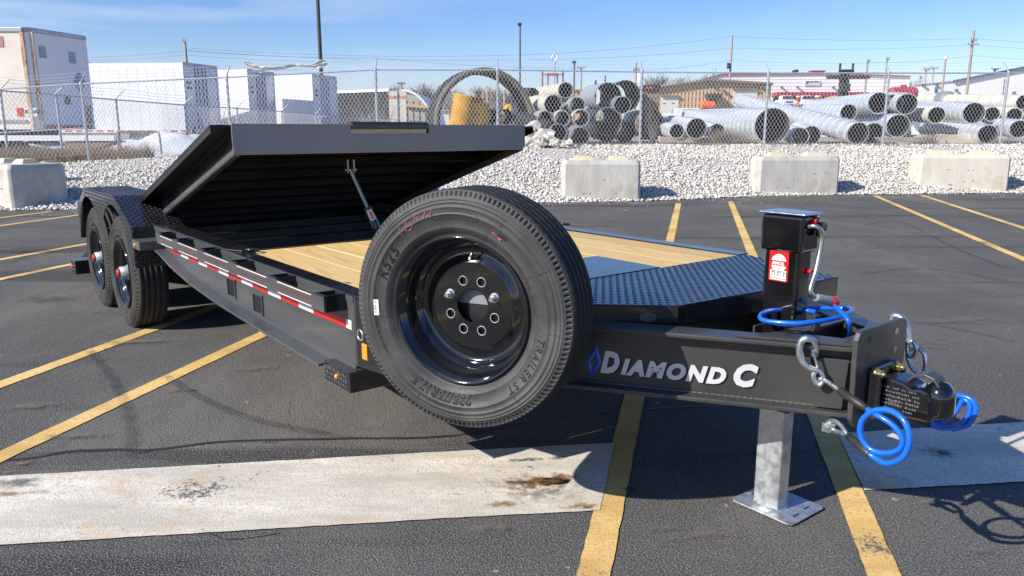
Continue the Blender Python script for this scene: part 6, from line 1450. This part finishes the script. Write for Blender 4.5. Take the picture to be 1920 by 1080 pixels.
# white hall on the right
D = 92; wh = empty('white_hall', (W(1800, 200, D=D).x, D, .6), 'white metal hall with a blue edged gable at the right', 'building', 'W')
wl = wall_poly(wh, 'wall', [(1714, None), (1714, 158), (1787, 151.5), (1895, 130.5), (1990, 112), (2100, 135), (2100, None)], D, 40, M_bwhite)
for pts_ in ([(1787, 150.5), (1990, 110.8), (1990, 113.5), (1787, 153.5)], [(1990, 110.8), (2105, 134.5), (2105, 137), (1990, 113.5)]): p = MB(); p.prism([W(x, y, D=D-.4) for x, y in pts_], (.66*41, 41, 0)); p.build('roof_trim', M_bluetrim, wh)
p = MB(); p.prism([W(x, y, D=D-.2) for x, y in [(1712, 157.2), (1787, 150.8), (1787, 151.8), (1712, 158.6)]], (.6*41, 41, 0)); p.build('roof_edge', M_bwhite, wh)
for k in range(0): rect(wl, 'panel_seam', 1716+k*12, 160, 1716.35+k*12, 215, D-.005, .012, M_pipegrey)
for x_, y_ in ((1729, 158), (1753, 156), (1790, 167), (1898, 172)): rect(wh, 'wall_lamp', x_, y_, x_+3, y_+4, D-.02, .4, M_steelpole)
rect(wh, 'door', 1753, 163, 1757, 174, D-.02, .05, M_bluetrim)
# small far buildings
D = 95; t = empty('brick_shed', (W(1095, 200, D=D).x, D, .6), 'low tan shed seen between the pipe piles', 'building', 'W'); wall_poly(t, 'wall', [(1076, None), (1076, 171), (1100, 168.5), (1102, None)], D, 8, M_tan); rect(t, 'roof', 1075, 168, 1101, 170.5, D-.1, .3, M_tanroof)
D = 120; t = empty('far_depot', (W(835, 200, D=D).x, D, .6), 'low cream depot building glimpsed inside the big ring', 'building', 'W'); wall_poly(t, 'wall', [(815, None), (815, 208), (842, 207), (842, None)], D, 8, M_offwhite); rect(t, 'roof', 814, 206, 843, 208, D-.1, .3, M_pipegrey)

# ================================================================== EQUIPMENT AND VEHICLES FAR OFF
def car(x, y, D, w_, m, label, name='pickup_truck', cat='pickup'):
    c_ = W(x, y, D=D); k = w_/FOC*D/1.9; t = empty(name, c_, label, cat, 'W')
    def q(a, b, c): return c_+Vector((a*k, b*k, c*k))
    p = MB(); p.prism([q(a, 0, b) for a, b in ((-.95, .3), (.95, .3), (.95, .85), (.88, 1.02), (-.88, 1.02), (-.95, .85))], (0, 4.4*k, 0)); p.prism([q(a, 1.3, b) for a, b in ((-.85, 1.0), (.85, 1.0), (.68, 1.68), (-.68, 1.68))], (0, 1.6*k, 0)); p.build('body', m, t, bevel=.04*k)
    p = MB(); p.prism([q(a, 1.27, b) for a, b in ((-.76, 1.06), (.76, 1.06), (.62, 1.6), (-.62, 1.6))], (0, -.01, 0)); p.build('windscreen', M_darkglass, t)
    p = MB(); p.prism([q(a, -.02, b) for a, b in ((-.55, .5), (.55, .5), (.55, .78), (-.55, .78))], (0, -.01, 0)); p.build('grille', M_steelpole, t)
    for f in (-.72, .72): p = MB(); p.cyl(q(f-.12, .9, .33), q(f+.12, .9, .33), .36*k, n=16); p.build('wheel', M_usedrubber, t)
    return t
car(1480, 199, 98, 22, M_truckwhite, 'white pickup parked under the maroon awning'); car(1517, 199, 98, 22, M_truckwhite, 'white pickup half hidden between the two orange bins')
car(1712, 216, 90, 22, M_truckwhite, 'white car partly hidden behind the right pipes', 'parked_car', 'car')
def bucket(x, yt, yb, D, m, label, stem=False):
    c_ = W(x, yb, D=D); h = W(x, yt, D=D).z-c_.z; t = empty('orange_bin', c_, label, 'bin', 'W', 'orange bins before the warehouse'); r = h*.52
    p = MB(); p.lathe([(.01, 0), (r*.72, 0), (r*.92, h*.72), (r, h*.74), (r, h*.80), (.01, h*.8)], c_, (0, 0, 1), 20); p.build('bin_body', m, t); p = MB(); p.lathe([(.01, h*.81), (r*.98, h*.81), (r*.98, h), (.01, h)], c_, (0, 0, 1), 20); p.build('bin_lid', M_white, t)
    if stem: p = MB(); p.cyl(c_-Vector((0, 0, h*.6)), c_, r*.5, n=12); p.build('bin_stem', m, t)
bucket(1497, 180, 190, 60, M_orange, 'left orange bin with a narrow foot', True); bucket(1533, 179.5, 191, 60, mat('deep_orange', (.85, .22, .03), (.8, .18, .02), 4, rough=.45), 'right orange bin, squat and tapering')
p = MB(); a = W(1317, 197, D=55); b = W(1338, 198, D=55); p.cyl(a, b, .30, n=20).sphere(a, .30, 14, sx=.5).sphere(b, .30, 14, sx=.5); t = empty('orange_tank', a-Vector((0, 0, .35)), 'bright orange air tank with black motor before the tan workshop', 'tank', 'W'); p.build('tank_body', M_orange, t)
p = MB(); m_ = a.lerp(b, .6)+Vector((0, 0, .36)); p.sphere(m_, .12, 8).sphere(m_+Vector((.22, 0, .04)), .13, 8).obox(m_+Vector((.1, 0, -.05)), (.16, 0, 0), (0, .08, 0), (0, 0, .05)); p.build('motor', M_frost, t)
for k, q in enumerate((a, b)): p = MB(); p.box((q.x-.05, 54.9, q.z-.75), (q.x+.05, 55.1, q.z-.28)); p.build('leg', M_frost, t)
# white tanks/clutter trailer
t = empty('equipment_skid', W(1262, 222, D=50), 'white tubular equipment frame with a drum below the workshop door', 'equipment', 'W')
rect(t, 'deck', 1238, 219, 1312, 224, 50, 1.2, M_offwhite); rect(t, 'white_drum', 1264, 205, 1275, 221, 49.4, .5, M_white); rect(t, 'upper_rail', 1258, 203, 1310, 205, 50, .2, M_truckwhite); rect(t, 'box', 1276, 207, 1290, 220, 50, .6, M_offwhite); rect(t, 'box', 1240, 214, 1258, 220, 50, .6, M_truckwhite)
for x_ in (1259, 1291, 1309): rect(t, 'post', x_, 204, x_+1.5, 221, 49.8, .1, M_pipegrey)
# forklift mast and gantry
D = 40; t = empty('forklift_mast', W(1580, 200, D=D), 'dark forklift mast carrying a long black crossbar above the pipes', 'forklift mast', 'W')
rect(t, 'cross_bar', 1549, 142, 1626, 148, D, .3, M_frost)
for x_ in (1576, 1583): rect(t, 'mast_rail', x_-1.8, 137, x_+1.8, 208, D-.05, .18, M_darkpole)
for x_ in (1574.5, 1598.5): rect(t, 'tall_prong', x_-1, 119, x_+1, 137, D-.05, .06, M_darkpole)
rect(t, 'carriage', 1575, 130.5, 1599, 136, D-.06, .15, M_darkpole); rect(t, 'carriage_block', 1573, 158, 1586, 172, D-.1, .5, M_frost)
D = 52; t = empty('steel_gantry', W(1036, 190, D=D), 'red steel gantry frame standing behind the pipe pile', 'steel frame', 'W')
for x_ in (1017, 1055.5): rect(t, 'post', x_-1.3, 131, x_+1.3, 175, D, .12, M_redsteel)
for x_ in (1027.5, 1045): rect(t, 'inner_post', x_-1.2, 138, x_+1.2, 175, D, .12, M_redsteel)
rect(t, 'beam', 1026, 137.5, 1046, 142, D-.13, .1, M_redsteel); rect(t, 'tie', 1017, 139, 1056, 140.5, D-.14, .05, M_frost)
# red tank building
D = 72; t = empty('red_tank', W(1700, 176, D=D), 'dark red cylindrical tank above the centre pipes', 'tank', 'W'); a = W(1672, 175, D=D); b = W(1714, 175, D=D); p = MB(); p.cyl(a, b, .55, n=24).sphere(a, .55, 16, sx=.5).sphere(b, .55, 16, sx=.5); p.build('tank_body', M_maroon, t); p = MB(); p.box((a.x+.8, D-.2, a.z+.5), (a.x+1.2, D+.2, a.z+.75)); p.build('manway', M_maroon, t)
p = MB(); p.box((a.x+.2, D-.3, .6), (a.x+.5, D+.3, a.z-.3)).box((b.x-.5, D-.3, .6), (b.x-.2, D+.3, b.z-.3)); p.build('cradle', M_frost, t)
# yellow loader parts
D = 70; t = empty('yellow_excavator', W(950, 215, D=D), 'small yellow excavator far off inside the big ring', 'excavator', 'W')
rect(t, 'cab', 941, 207, 949, 216, D, 1.6, M_yellow); p = MB(); p.tube(smooth_path([W(945, 212, D=D-1), W(950, 202, D=D-1), W(957, 200, D=D-1), W(958, 212, D=D-1)], 5), .22, 8); p.build('boom', M_yellow, t); rect(t, 'track', 936, 215, 954, 220, D, 2, M_frost)
p = MB(); p.tube(smooth_path([W(1548, 187, D=52), W(1560, 184, D=52), W(1575, 183, D=52)], 6), .14, 8); tag(p.build('yellow_boom', M_yellow, base=W(1560, 190, D=52), frame='W'), 'yellow machine boom lying above the galvanised pipes', 'machine boom')

# ================================================================== POLES, WIRES, TREES
def pole(x_top, y_top, x_bot, D, r, m, label, name='utility_pole', arms=(), cat='pole', taper=.8):
    a = W(x_top, y_top, D=D); t = empty(name, (a.x, D, .6), label, cat, 'W')
    p = MB(); p.cyl((a.x, D, .4), (a.x, D, a.z), r*(.72 if m == M_wood else 1), r*taper*(.72 if m == M_wood else 1), n=10); p.build('shaft', m, t)
    for (dy, half) in arms:
        z_ = W(x_top, y_top+dy, D=D).z; h_ = half/FOC*D; p = MB(); p.box((a.x-h_, D-.22, z_-.06), (a.x+h_, D-.12, z_+.06)); ca = p.build('cross_arm', m, t)
        for f in (-.9, -.45, .45, .9): p = MB(); p.cyl((a.x+h_*f, D-.17, z_+.06), (a.x+h_*f, D-.17, z_+.22), .05, n=6); p.build('insulator', M_pipegrey, ca)
    return t, a
t, a = pole(590, -120, 597, 48, .125, M_darkpole, 'tall dark lamp post passing in front of the right white trailer', 'lamp_post', cat='lamp post')
p = MB(); p.box((a.x-.9, 47.7, a.z), (a.x-.1, 48.2, a.z+.15)); p.build('lamp_head', M_darkpole, t)
t, a = pole(975, 46, 976, 50, .075, M_steelpole, 'slim dark lamp post with a small head above the big ring', 'lamp_post', cat='lamp post', taper=.7); p = MB(); p.box((a.x-.14, 49.6, a.z-.05), (a.x+.10, 50.3, a.z+.06)); p.build('lamp_head', M_darkpole, t)
t, a = pole(1077, 117, 1077, 62, .09, M_steelpole, 'grey-green lamp post right of the white wind turbine', 'lamp_post', cat='lamp post'); p = MB(); p.box((a.x-.18, 61.6, a.z-.02), (a.x+.12, 62.3, a.z+.10)); p.build('lamp_head', M_steelpole, t)
t, a = pole(753, 158, 753, 95, .12, M_steelpole, 'twin-headed lamp post above the dark trailer', 'lamp_post', cat='lamp post')
for s_ in (-1, 1): p = MB(); p.box((a.x+s_*.25-.2, 94.6, a.z+.0), (a.x+s_*.25+.2, 95.2, a.z+.2)); p.build('lamp_head', M_steelpole, t)
pole(1135, 141, 1135, 75, .10, M_steelpole, 'short dark post just left of the transformer pole', 'post', cat='post')
pole(1117, 150, 1117, 70, .10, M_frost, 'stubby black chimney pipe above the wide grey pipe', 'post', cat='post')
pole(346.5, 76, 350, 75, .19, M_wood, 'wooden utility pole behind the nearest white trailer', arms=((2, 3),))
pole(1090, 126, 1090, 90, .15, M_wood, 'wooden utility pole with one crossarm right of the red gantry', arms=((1, 8),))
t, a = pole(1193, 117, 1193, 70, .15, M_wood, 'utility pole with a white transformer left of the tan workshop', arms=((15, 6),)); p = MB(); z_ = W(1193, 147, D=70).z; p.cyl((a.x+.3, 69.7, z_-.35), (a.x+.3, 69.7, z_+.4), .2, n=14); p.build('transformer', M_bwhite, t)
t, a = pole(1373, 66, 1373, 82, .17, M_wood, 'tall utility pole rising over the gable of the tan workshop'); p = MB(); z_ = W(1373, 124, D=82).z; p.cyl((a.x-.3, 81.7, z_-.3), (a.x-.3, 81.7, z_+.3), .16, n=10); p.build('transformer', M_frost, t)
pole(1627, 113, 1627, 74, .14, M_wood, 'utility pole right of the forklift mast', arms=((3, 3),)); pole(1663, 111, 1660, 74, .12, M_wood, 'thin utility pole just left of the right centre fence post', arms=((1, 3),))
pole(1826, 57, 1822, 80, .20, M_wood, 'tall brown utility pole with two crossarms over the white hall', arms=((27, 10), (19, 6)))
t, a = pole(1773, 111, 1768, 64, .13, M_wood, 'leaning pole topped by a white canister'); p = MB(); p.cyl((a.x, 64, a.z), (a.x, 64, a.z+.22), .13, n=12); p.build('canister', M_white, t)
t, a = pole(1737, 128, 1736, 100, .14, M_wood, 'left pole of the twin transformer poles at the white hall', arms=((1, 7), (4, 5))); t, a = pole(1751, 127, 1749, 100, .14, M_wood, 'right pole of the twin transformer poles at the white hall', arms=((1, 7),))
pole(1866, 128, 1866, 130, .18, M_steelpole, 'distant pole with crossarm above the blue roof edge', arms=((1, 9), (3, 5)))
t, a = pole(1901.5-17.5, 148, 1884, 60, .05, M_steelpole, 'thin post against the white hall', 'post', cat='post')
for i, (x_, y_) in enumerate([(906, 172), (914, 172), (946, 168)]): pole(x_, y_, x_, 110, .2, mat('orange_pole_wood', (.40, .24, .14), (.46, .30, .18), 3, rough=.9), ['left of two short wooden poles inside the ring', 'right of two short wooden poles inside the ring', 'third short wooden pole, under the ring crown'][i])
# vertical axis wind turbine
D = 60; a = W(1040, 118, D=D); t = empty('wind_turbine', (a.x, D, .6), 'small white vertical-axis wind turbine on a thin mast', 'wind turbine', 'W'); p = MB(); p.cyl((a.x, D, .6), (a.x, D, a.z), .05, n=8); p.build('mast', M_pipegrey, t)
for k in range(3):
    ph = 2*math.pi*k/3+.6; pts_ = [Vector((a.x+.26*math.sin(math.pi*i/12)*math.cos(ph+i*.12), D+.26*math.sin(math.pi*i/12)*math.sin(ph+i*.12), a.z-.05+.75*i/12)) for i in range(13)]
    p = MB(); vs_ = []
    for q in pts_: vs_ += [q+Vector((-.05, 0, 0)), q+Vector((.05, .02, 0)), q+Vector((0, .05, 0))]
    p.add(vs_, [(3*i+j, 3*i+(j+1) % 3, 3*i+3+(j+1) % 3, 3*i+3+j) for i in range(12) for j in range(3)], 0, True); p.build('blade', M_truckwhite, t)
# flags
def flag(x, yt, yb, D, label, s=1):
    a = W(x, yt, D=D); t = empty('flag', (a.x, D, .6), label, 'flag', 'W'); p = MB(); p.cyl((a.x, D, .6), (a.x, D, a.z), .05, n=8); p.build('flag_pole', M_pipegrey, t)
    p = MB(); n_ = 7; Wd, Hh = 1.5*s, .9*s
    for k in range(n_): p.add([(a.x+.06, D, a.z-k*Hh/n_-.1), (a.x+Wd*.5, D+.12, a.z-k*Hh/n_-.2), (a.x+Wd, D-.05, a.z-k*Hh/n_-.32), (a.x+Wd, D-.05, a.z-(k+1)*Hh/n_-.32), (a.x+Wd*.5, D+.12, a.z-(k+1)*Hh/n_-.2), (a.x+.06, D, a.z-(k+1)*Hh/n_-.1)], [(0, 1, 4, 5), (1, 2, 3, 4)], k % 2)
    p.add([(a.x+.06, D-.03, a.z-.1), (a.x+Wd*.45, D+.08, a.z-.19), (a.x+Wd*.45, D+.08, a.z-.19-Hh*.5), (a.x+.06, D-.03, a.z-.1-Hh*.5)], [(0,1,2,3)], 2); p.build('flag_cloth', [M_red, M_white, M_bluetrim], t)
flag(831, 156, 200, 110, 'American flag on a pole left of the big ring', .9); flag(1725, 141, 165, 110, 'small drooping American flag before the white hall', .45)
# overhead wires
def owire(pts, D, label, r=.02):
    p = MB(); q = [W(x, y, D=d_) for (x, y), d_ in zip(pts, D)]; sp = []
    for i in range(len(q)-1):
        for k in range(12): t_ = k/12; v = q[i].lerp(q[i+1], t_); v.z -= .012*(q[i+1]-q[i]).length*4*t_*(1-t_); sp.append(v)
    sp.append(q[-1]); p.tube(sp, r*.72, 4); return tag(p.build('overhead_wire', M_steelpole, base=q[0], frame='W'), label, 'power line', 'overhead wires')
owire([(347, 90), (975, 103), (1373, 68), (1826, 72), (1960, 80)], [75, 76, 82, 80, 78], 'uppermost overhead wire from the left pole to the right edge', .018)
owire([(347, 94), (975, 112), (1373, 90), (1826, 84), (1960, 92)], [75, 76, 82, 80, 78], 'overhead wire just under the uppermost one', .018)
owire([(100, 108), (347, 95), (700, 108), (1090, 128)], [80, 75, 80, 90], 'overhead wire descending from the left pole to the gantry pole', .018)
owire([(1193, 132), (1373, 112), (1627, 118), (1826, 104), (1960, 112)], [70, 82, 74, 80, 78], 'lower overhead wire crossing above the two workshops', .016)
owire([(100, 114), (347, 103), (700, 116)], [80, 75, 80], 'lowest overhead wire above the white trailers', .016)

def bare_tree(seed, H=8.0, spread=1.0, name='bare_tree'):
    rng = random.Random(seed); tr = MB(); crn = MB()
    def seg(mb, a, b, r0, r1):
        d_ = (b-a).normalized(); u_ = d_.orthogonal().normalized(); w_ = d_.cross(u_); vs_ = []
        for c_, r in ((a, r0), (b, r1)):
            for q in range(3): an = 2.094*q; vs_.append(c_+(u_*math.cos(an)+w_*math.sin(an))*r)
        mb.add(vs_, [(0,1,4,3),(1,2,5,4),(2,0,3,5)])
    def grow(a, d_, L, r, lv):
        b = a+d_*L; seg(tr if lv < 2 else crn, a, b, r, r*.72)
        if lv >= 6: return
        n = 3 if lv < 5 else 3
        for k in range(n):
            ax = d_.orthogonal().normalized(); ax.rotate(Matrix.Rotation(rng.uniform(0, 6.28), 3, d_)); nd = d_.copy(); nd.rotate(Matrix.Rotation(R(rng.uniform(12, 38))*spread, 3, ax)); nd = (nd+Vector((0, 0, .10))).normalized()
            grow(a.lerp(b, rng.uniform(.7, 1)), nd, L*rng.uniform(.66, .86), r*.66, lv+1)
    grow(Vector((0, 0, 0)), Vector((0, 0, 1)), H*.26, H*.018, 0)
    return tr, crn
protos = []
for s_ in range(3):
    tr, crn = bare_tree(s_+11, 8.0); protos.append((tr, crn))
ORG['origin_'] = Vector((0, 0, 0))
def place_tree(k, x, ytop, D, label, group, first={}):
    b = W(x, ytop, D=D); H_ = b.z-.5
    t = bpy.data.objects.new('bare_tree', None); col.objects.link(t); ORG[t.name] = Vector((0, 0, 0)); t.location = (b.x, D, .5); tag(t, label, 'tree', group)
    if k not in first:
        tr, crn = protos[k]; first[k] = (tr.build('trunk', M_bark, t).data, crn.build('crown', M_bark, t).data, max(v[2] for v in crn.v))
    else:
        for nm, me in (('trunk', first[k][0]), ('crown', first[k][1])): o = bpy.data.objects.new(nm, me); col.objects.link(o); o.parent = t
    s_ = H_/first[k][2]; t.scale = (s_, s_, s_); t.rotation_euler = (0, 0, random.uniform(0, 6.28))
gt = 'bare winter trees on the horizon'
for i, (k, x, y, D, lb) in enumerate([(0, 762, 150, 130, 'tall bare tree directly right of the twin-headed lamp post'), (1, 790, 156, 135, 'bare tree left of the American flag'), (2, 812, 150, 140, 'bare tree close behind the flag pole'), (1, 852, 158, 150, 'bare tree seen through the left of the ring'), (0, 878, 156, 140, 'bare tree above the leaning drum'), (2, 905, 155, 145, 'bare tree at the middle of the ring'), (1, 930, 156, 150, 'bare tree right of the middle fence post inside the ring'), (0, 958, 162, 150, 'bare tree at the right inside of the ring'),
        (2, 1222, 140, 95, 'bare tree at the left end of the tan roof'), (0, 1250, 128, 92, 'bare tree rising above the tan roof, left one of two tall'), (1, 1285, 133, 96, 'bare tree rising above the tan roof, right one of two tall'), (1, 1344, 126, 150, 'faint bare tree over the workshop gable'), (2, 152, 105, 90, 'bare tree top between cream trailer and white trailer'), (0, 1812, 134, 160, 'bare tree behind the ridge of the white hall'), (1, 1716, 140, 140, 'bare tree between warehouse and white hall'), (2, 1090, 168, 150, 'low bare tree behind the tan shed')]):
    place_tree(k, x, y, D, lb, gt)
# far woodland
mb = MB(); rng = random.Random(9)
M_wd = mat('far_bare_wood', (.15, .115, .095), (.22, .175, .15), .3, rough=1)
for i in range(5200):
    x = rng.choice([rng.uniform(640, 1080), rng.uniform(700, 1000), rng.uniform(1090, 2000), rng.uniform(-300, 640)]); D = rng.uniform(170, 240); top = 178+14*mnoise.noise(Vector((x*.012, 3, 1)))+rng.uniform(-5, 14)
    if x > 1090 or x < 640: top += 22
    a = W(x, 240, D=D); b = W(x+rng.uniform(-5, 5), top, D=D); w_ = rng.uniform(.05, .18); q = Vector((rng.uniform(-1.6, 1.6), 0, 0))
    mb.add([Vector((a.x-w_, D, .5)), Vector((a.x+w_, D, .5)), b], [(0,1,2)]); m_ = Vector((a.x, D, .5)).lerp(b, rng.uniform(.3, .7)); mb.add([m_-Vector((w_*.7, 0, 0)), m_+Vector((w_*.7, 0, 0)), m_+q+Vector((0, 0, rng.uniform(1, 3)))], [(0,1,2)])
tag(mb.build('far_woodland', M_wd, frame='W'), 'far band of leafless brown woodland on the horizon', 'woodland', kind='stuff')
# dry weeds along the fence
def weeds(name, x0, x1, n, hmax, Doff, seed, label, bushy=False):
    rng = random.Random(seed); mb = MB(); u0, u1 = x0, x1
    for i in range(n):
        px = rng.uniform(x0, x1) if not bushy else rng.gauss((x0+x1)/2, (x1-x0)/5); D = interp(px, [-190, 155, 1204, 1890], [20.2, 21, 22.6, 22.9])+Doff+rng.uniform(-.25, .9 if not bushy else .5); a = W(px, 275, D=D); a.z = ground_z(a.x, a.y)-.02; h = hmax*rng.uniform(.25, 1)*(1 if not bushy else max(.3, 1-abs(px-(x0+x1)/2)/(x1-x0)*1.4))
        d_ = Vector((rng.uniform(-.6, .6), rng.uniform(-.5, .5), 1)).normalized(); bend = Vector((rng.uniform(-.5, .5), rng.uniform(-.4, .4), -.15)); pts_ = [a+d_*h*t_+bend*h*t_*t_ for t_ in (0, .35, .7, 1)]; r = rng.uniform(.0022, .005)
        vs_ = []
        for j, q in enumerate(pts_): rr_ = r*(1-.25*j); vs_ += [q+Vector((-rr_, 0, 0)), q+Vector((rr_, 0, 0)), q+Vector((0, rr_, 0))]
        mb.add(vs_, [(3*j+k, 3*j+(k+1) % 3, 3*j+3+(k+1) % 3, 3*j+3+k) for j in range(3) for k in range(3)])
        if h > .3 and rng.random() < .6:
            for _ in range(3):
                s0 = pts_[rng.choice((1, 2))]; e_ = s0+Vector((rng.uniform(-.25, .25), rng.uniform(-.2, .2), rng.uniform(.05, .3)))*h; mb.add([s0-Vector((r*.6, 0, 0)), s0+Vector((r*.6, 0, 0)), e_], [(0,1,2)])
    return tag(mb.build(name, M_dry, frame='W', kind='stuff'), label, 'weeds')
weeds('dry_weeds', -120, 250, 5200, .62, .15, 1, 'tangled brown dry weeds at the foot of the left fence')
weeds('dry_weeds', 250, 1000, 1500, .30, .1, 2, 'sparse dry stalks along the middle of the fence')
weeds('dry_weeds', 1000, 1960, 5200, .17, .15, 3, 'short dry stalks along the right part of the fence')
def bush(x, D, h, w_, n, seed, label, m=M_dry, r0=.004):
    rng = random.Random(seed); c_ = W(x, 270, D=D); c_.z = ground_z(c_.x, D)-.02; mb = MB()
    for i in range(n):
        a0 = rng.uniform(0, 6.28); f = rng.uniform(.05, 1)**.7; d_ = Vector((math.cos(a0)*f*w_, math.sin(a0)*f*w_*.6, h*rng.uniform(.45, 1)*(1-.35*f))); pts_ = [c_+Vector((rng.uniform(-.05, .05), rng.uniform(-.05, .05), 0))]
        for t_ in (.3, .6, 1): pts_.append(c_+d_*t_+Vector((rng.uniform(-1, 1), rng.uniform(-1, 1), rng.uniform(-.5, .5)))*.07*h)
        vs_ = []
        for j, q in enumerate(pts_): rr_ = r0*(1-.22*j); vs_ += [q+Vector((-rr_, 0, 0)), q+Vector((rr_, 0, 0)), q+Vector((0, rr_, 0))]
        mb.add(vs_, [(3*j+k, 3*j+(k+1) % 3, 3*j+3+(k+1) % 3, 3*j+3+k) for j in range(3) for k in range(3)])
    return tag(mb.build('dry_bush', m, base=c_, frame='W'), label, 'bush', 'dry bushes at the fence')
bush(1352, 23.6, .62, .55, 620, 1, 'rounded tan dry bush before the small galvanised pipe')
bush(1380, 23.4, .30, .9, 420, 2, 'low spreading dry bush right of the rounded one')
bush(240, 22.3, .55, .7, 420, 3, 'bare bush at the left fence post cluster')
bush(275, 22.0, .65, .45, 260, 4, 'upright bare bush beside the snow heap')
bush(420, 22.2, 1.55, .5, 60, 5, 'tall thin reddish sapling before the white trailers', M_bark, .009)
bush(700, 26, 2.0, 1.1, 130, 6, 'tall tangled bare shrub before the dark trailer', M_bark, .009)
bush(1222, 23.0, 1.5, .22, 26, 7, 'slender leafless sapling beside the brown cabinet', M_bark, .012)
bush(60, 21.6, .6, 1.0, 520, 8, 'broad tangle of brown brush above the leftmost block')
bush(130, 21.4, .5, .9, 480, 10, 'brown brush left of the leaning fence post')
bush(1745, 23.6, .8, .8, 90, 11, 'thin arching twigs before the right pipes', M_bark, .006)
bush(1885, 23.3, .35, .5, 160, 12, 'small dry tuft at the right fence post')
# tubular gate frame behind the fence, left
t = empty('pipe_gate', W(222, 300, D=24), 'low tubular steel gate frame behind the left fence', 'gate', 'W'); p = MB(); p.tube(smooth_path([W(222, 300, D=24), W(222, 260, D=24), W(222, 248, D=24), W(226, 247, D=24), W(290, 247, D=24.4), W(297, 249, D=24.4), W(300, 262, D=24.4), W(303, 290, D=24.4)], 5), .03, 8); p.build('frame_tube', M_timber, t)
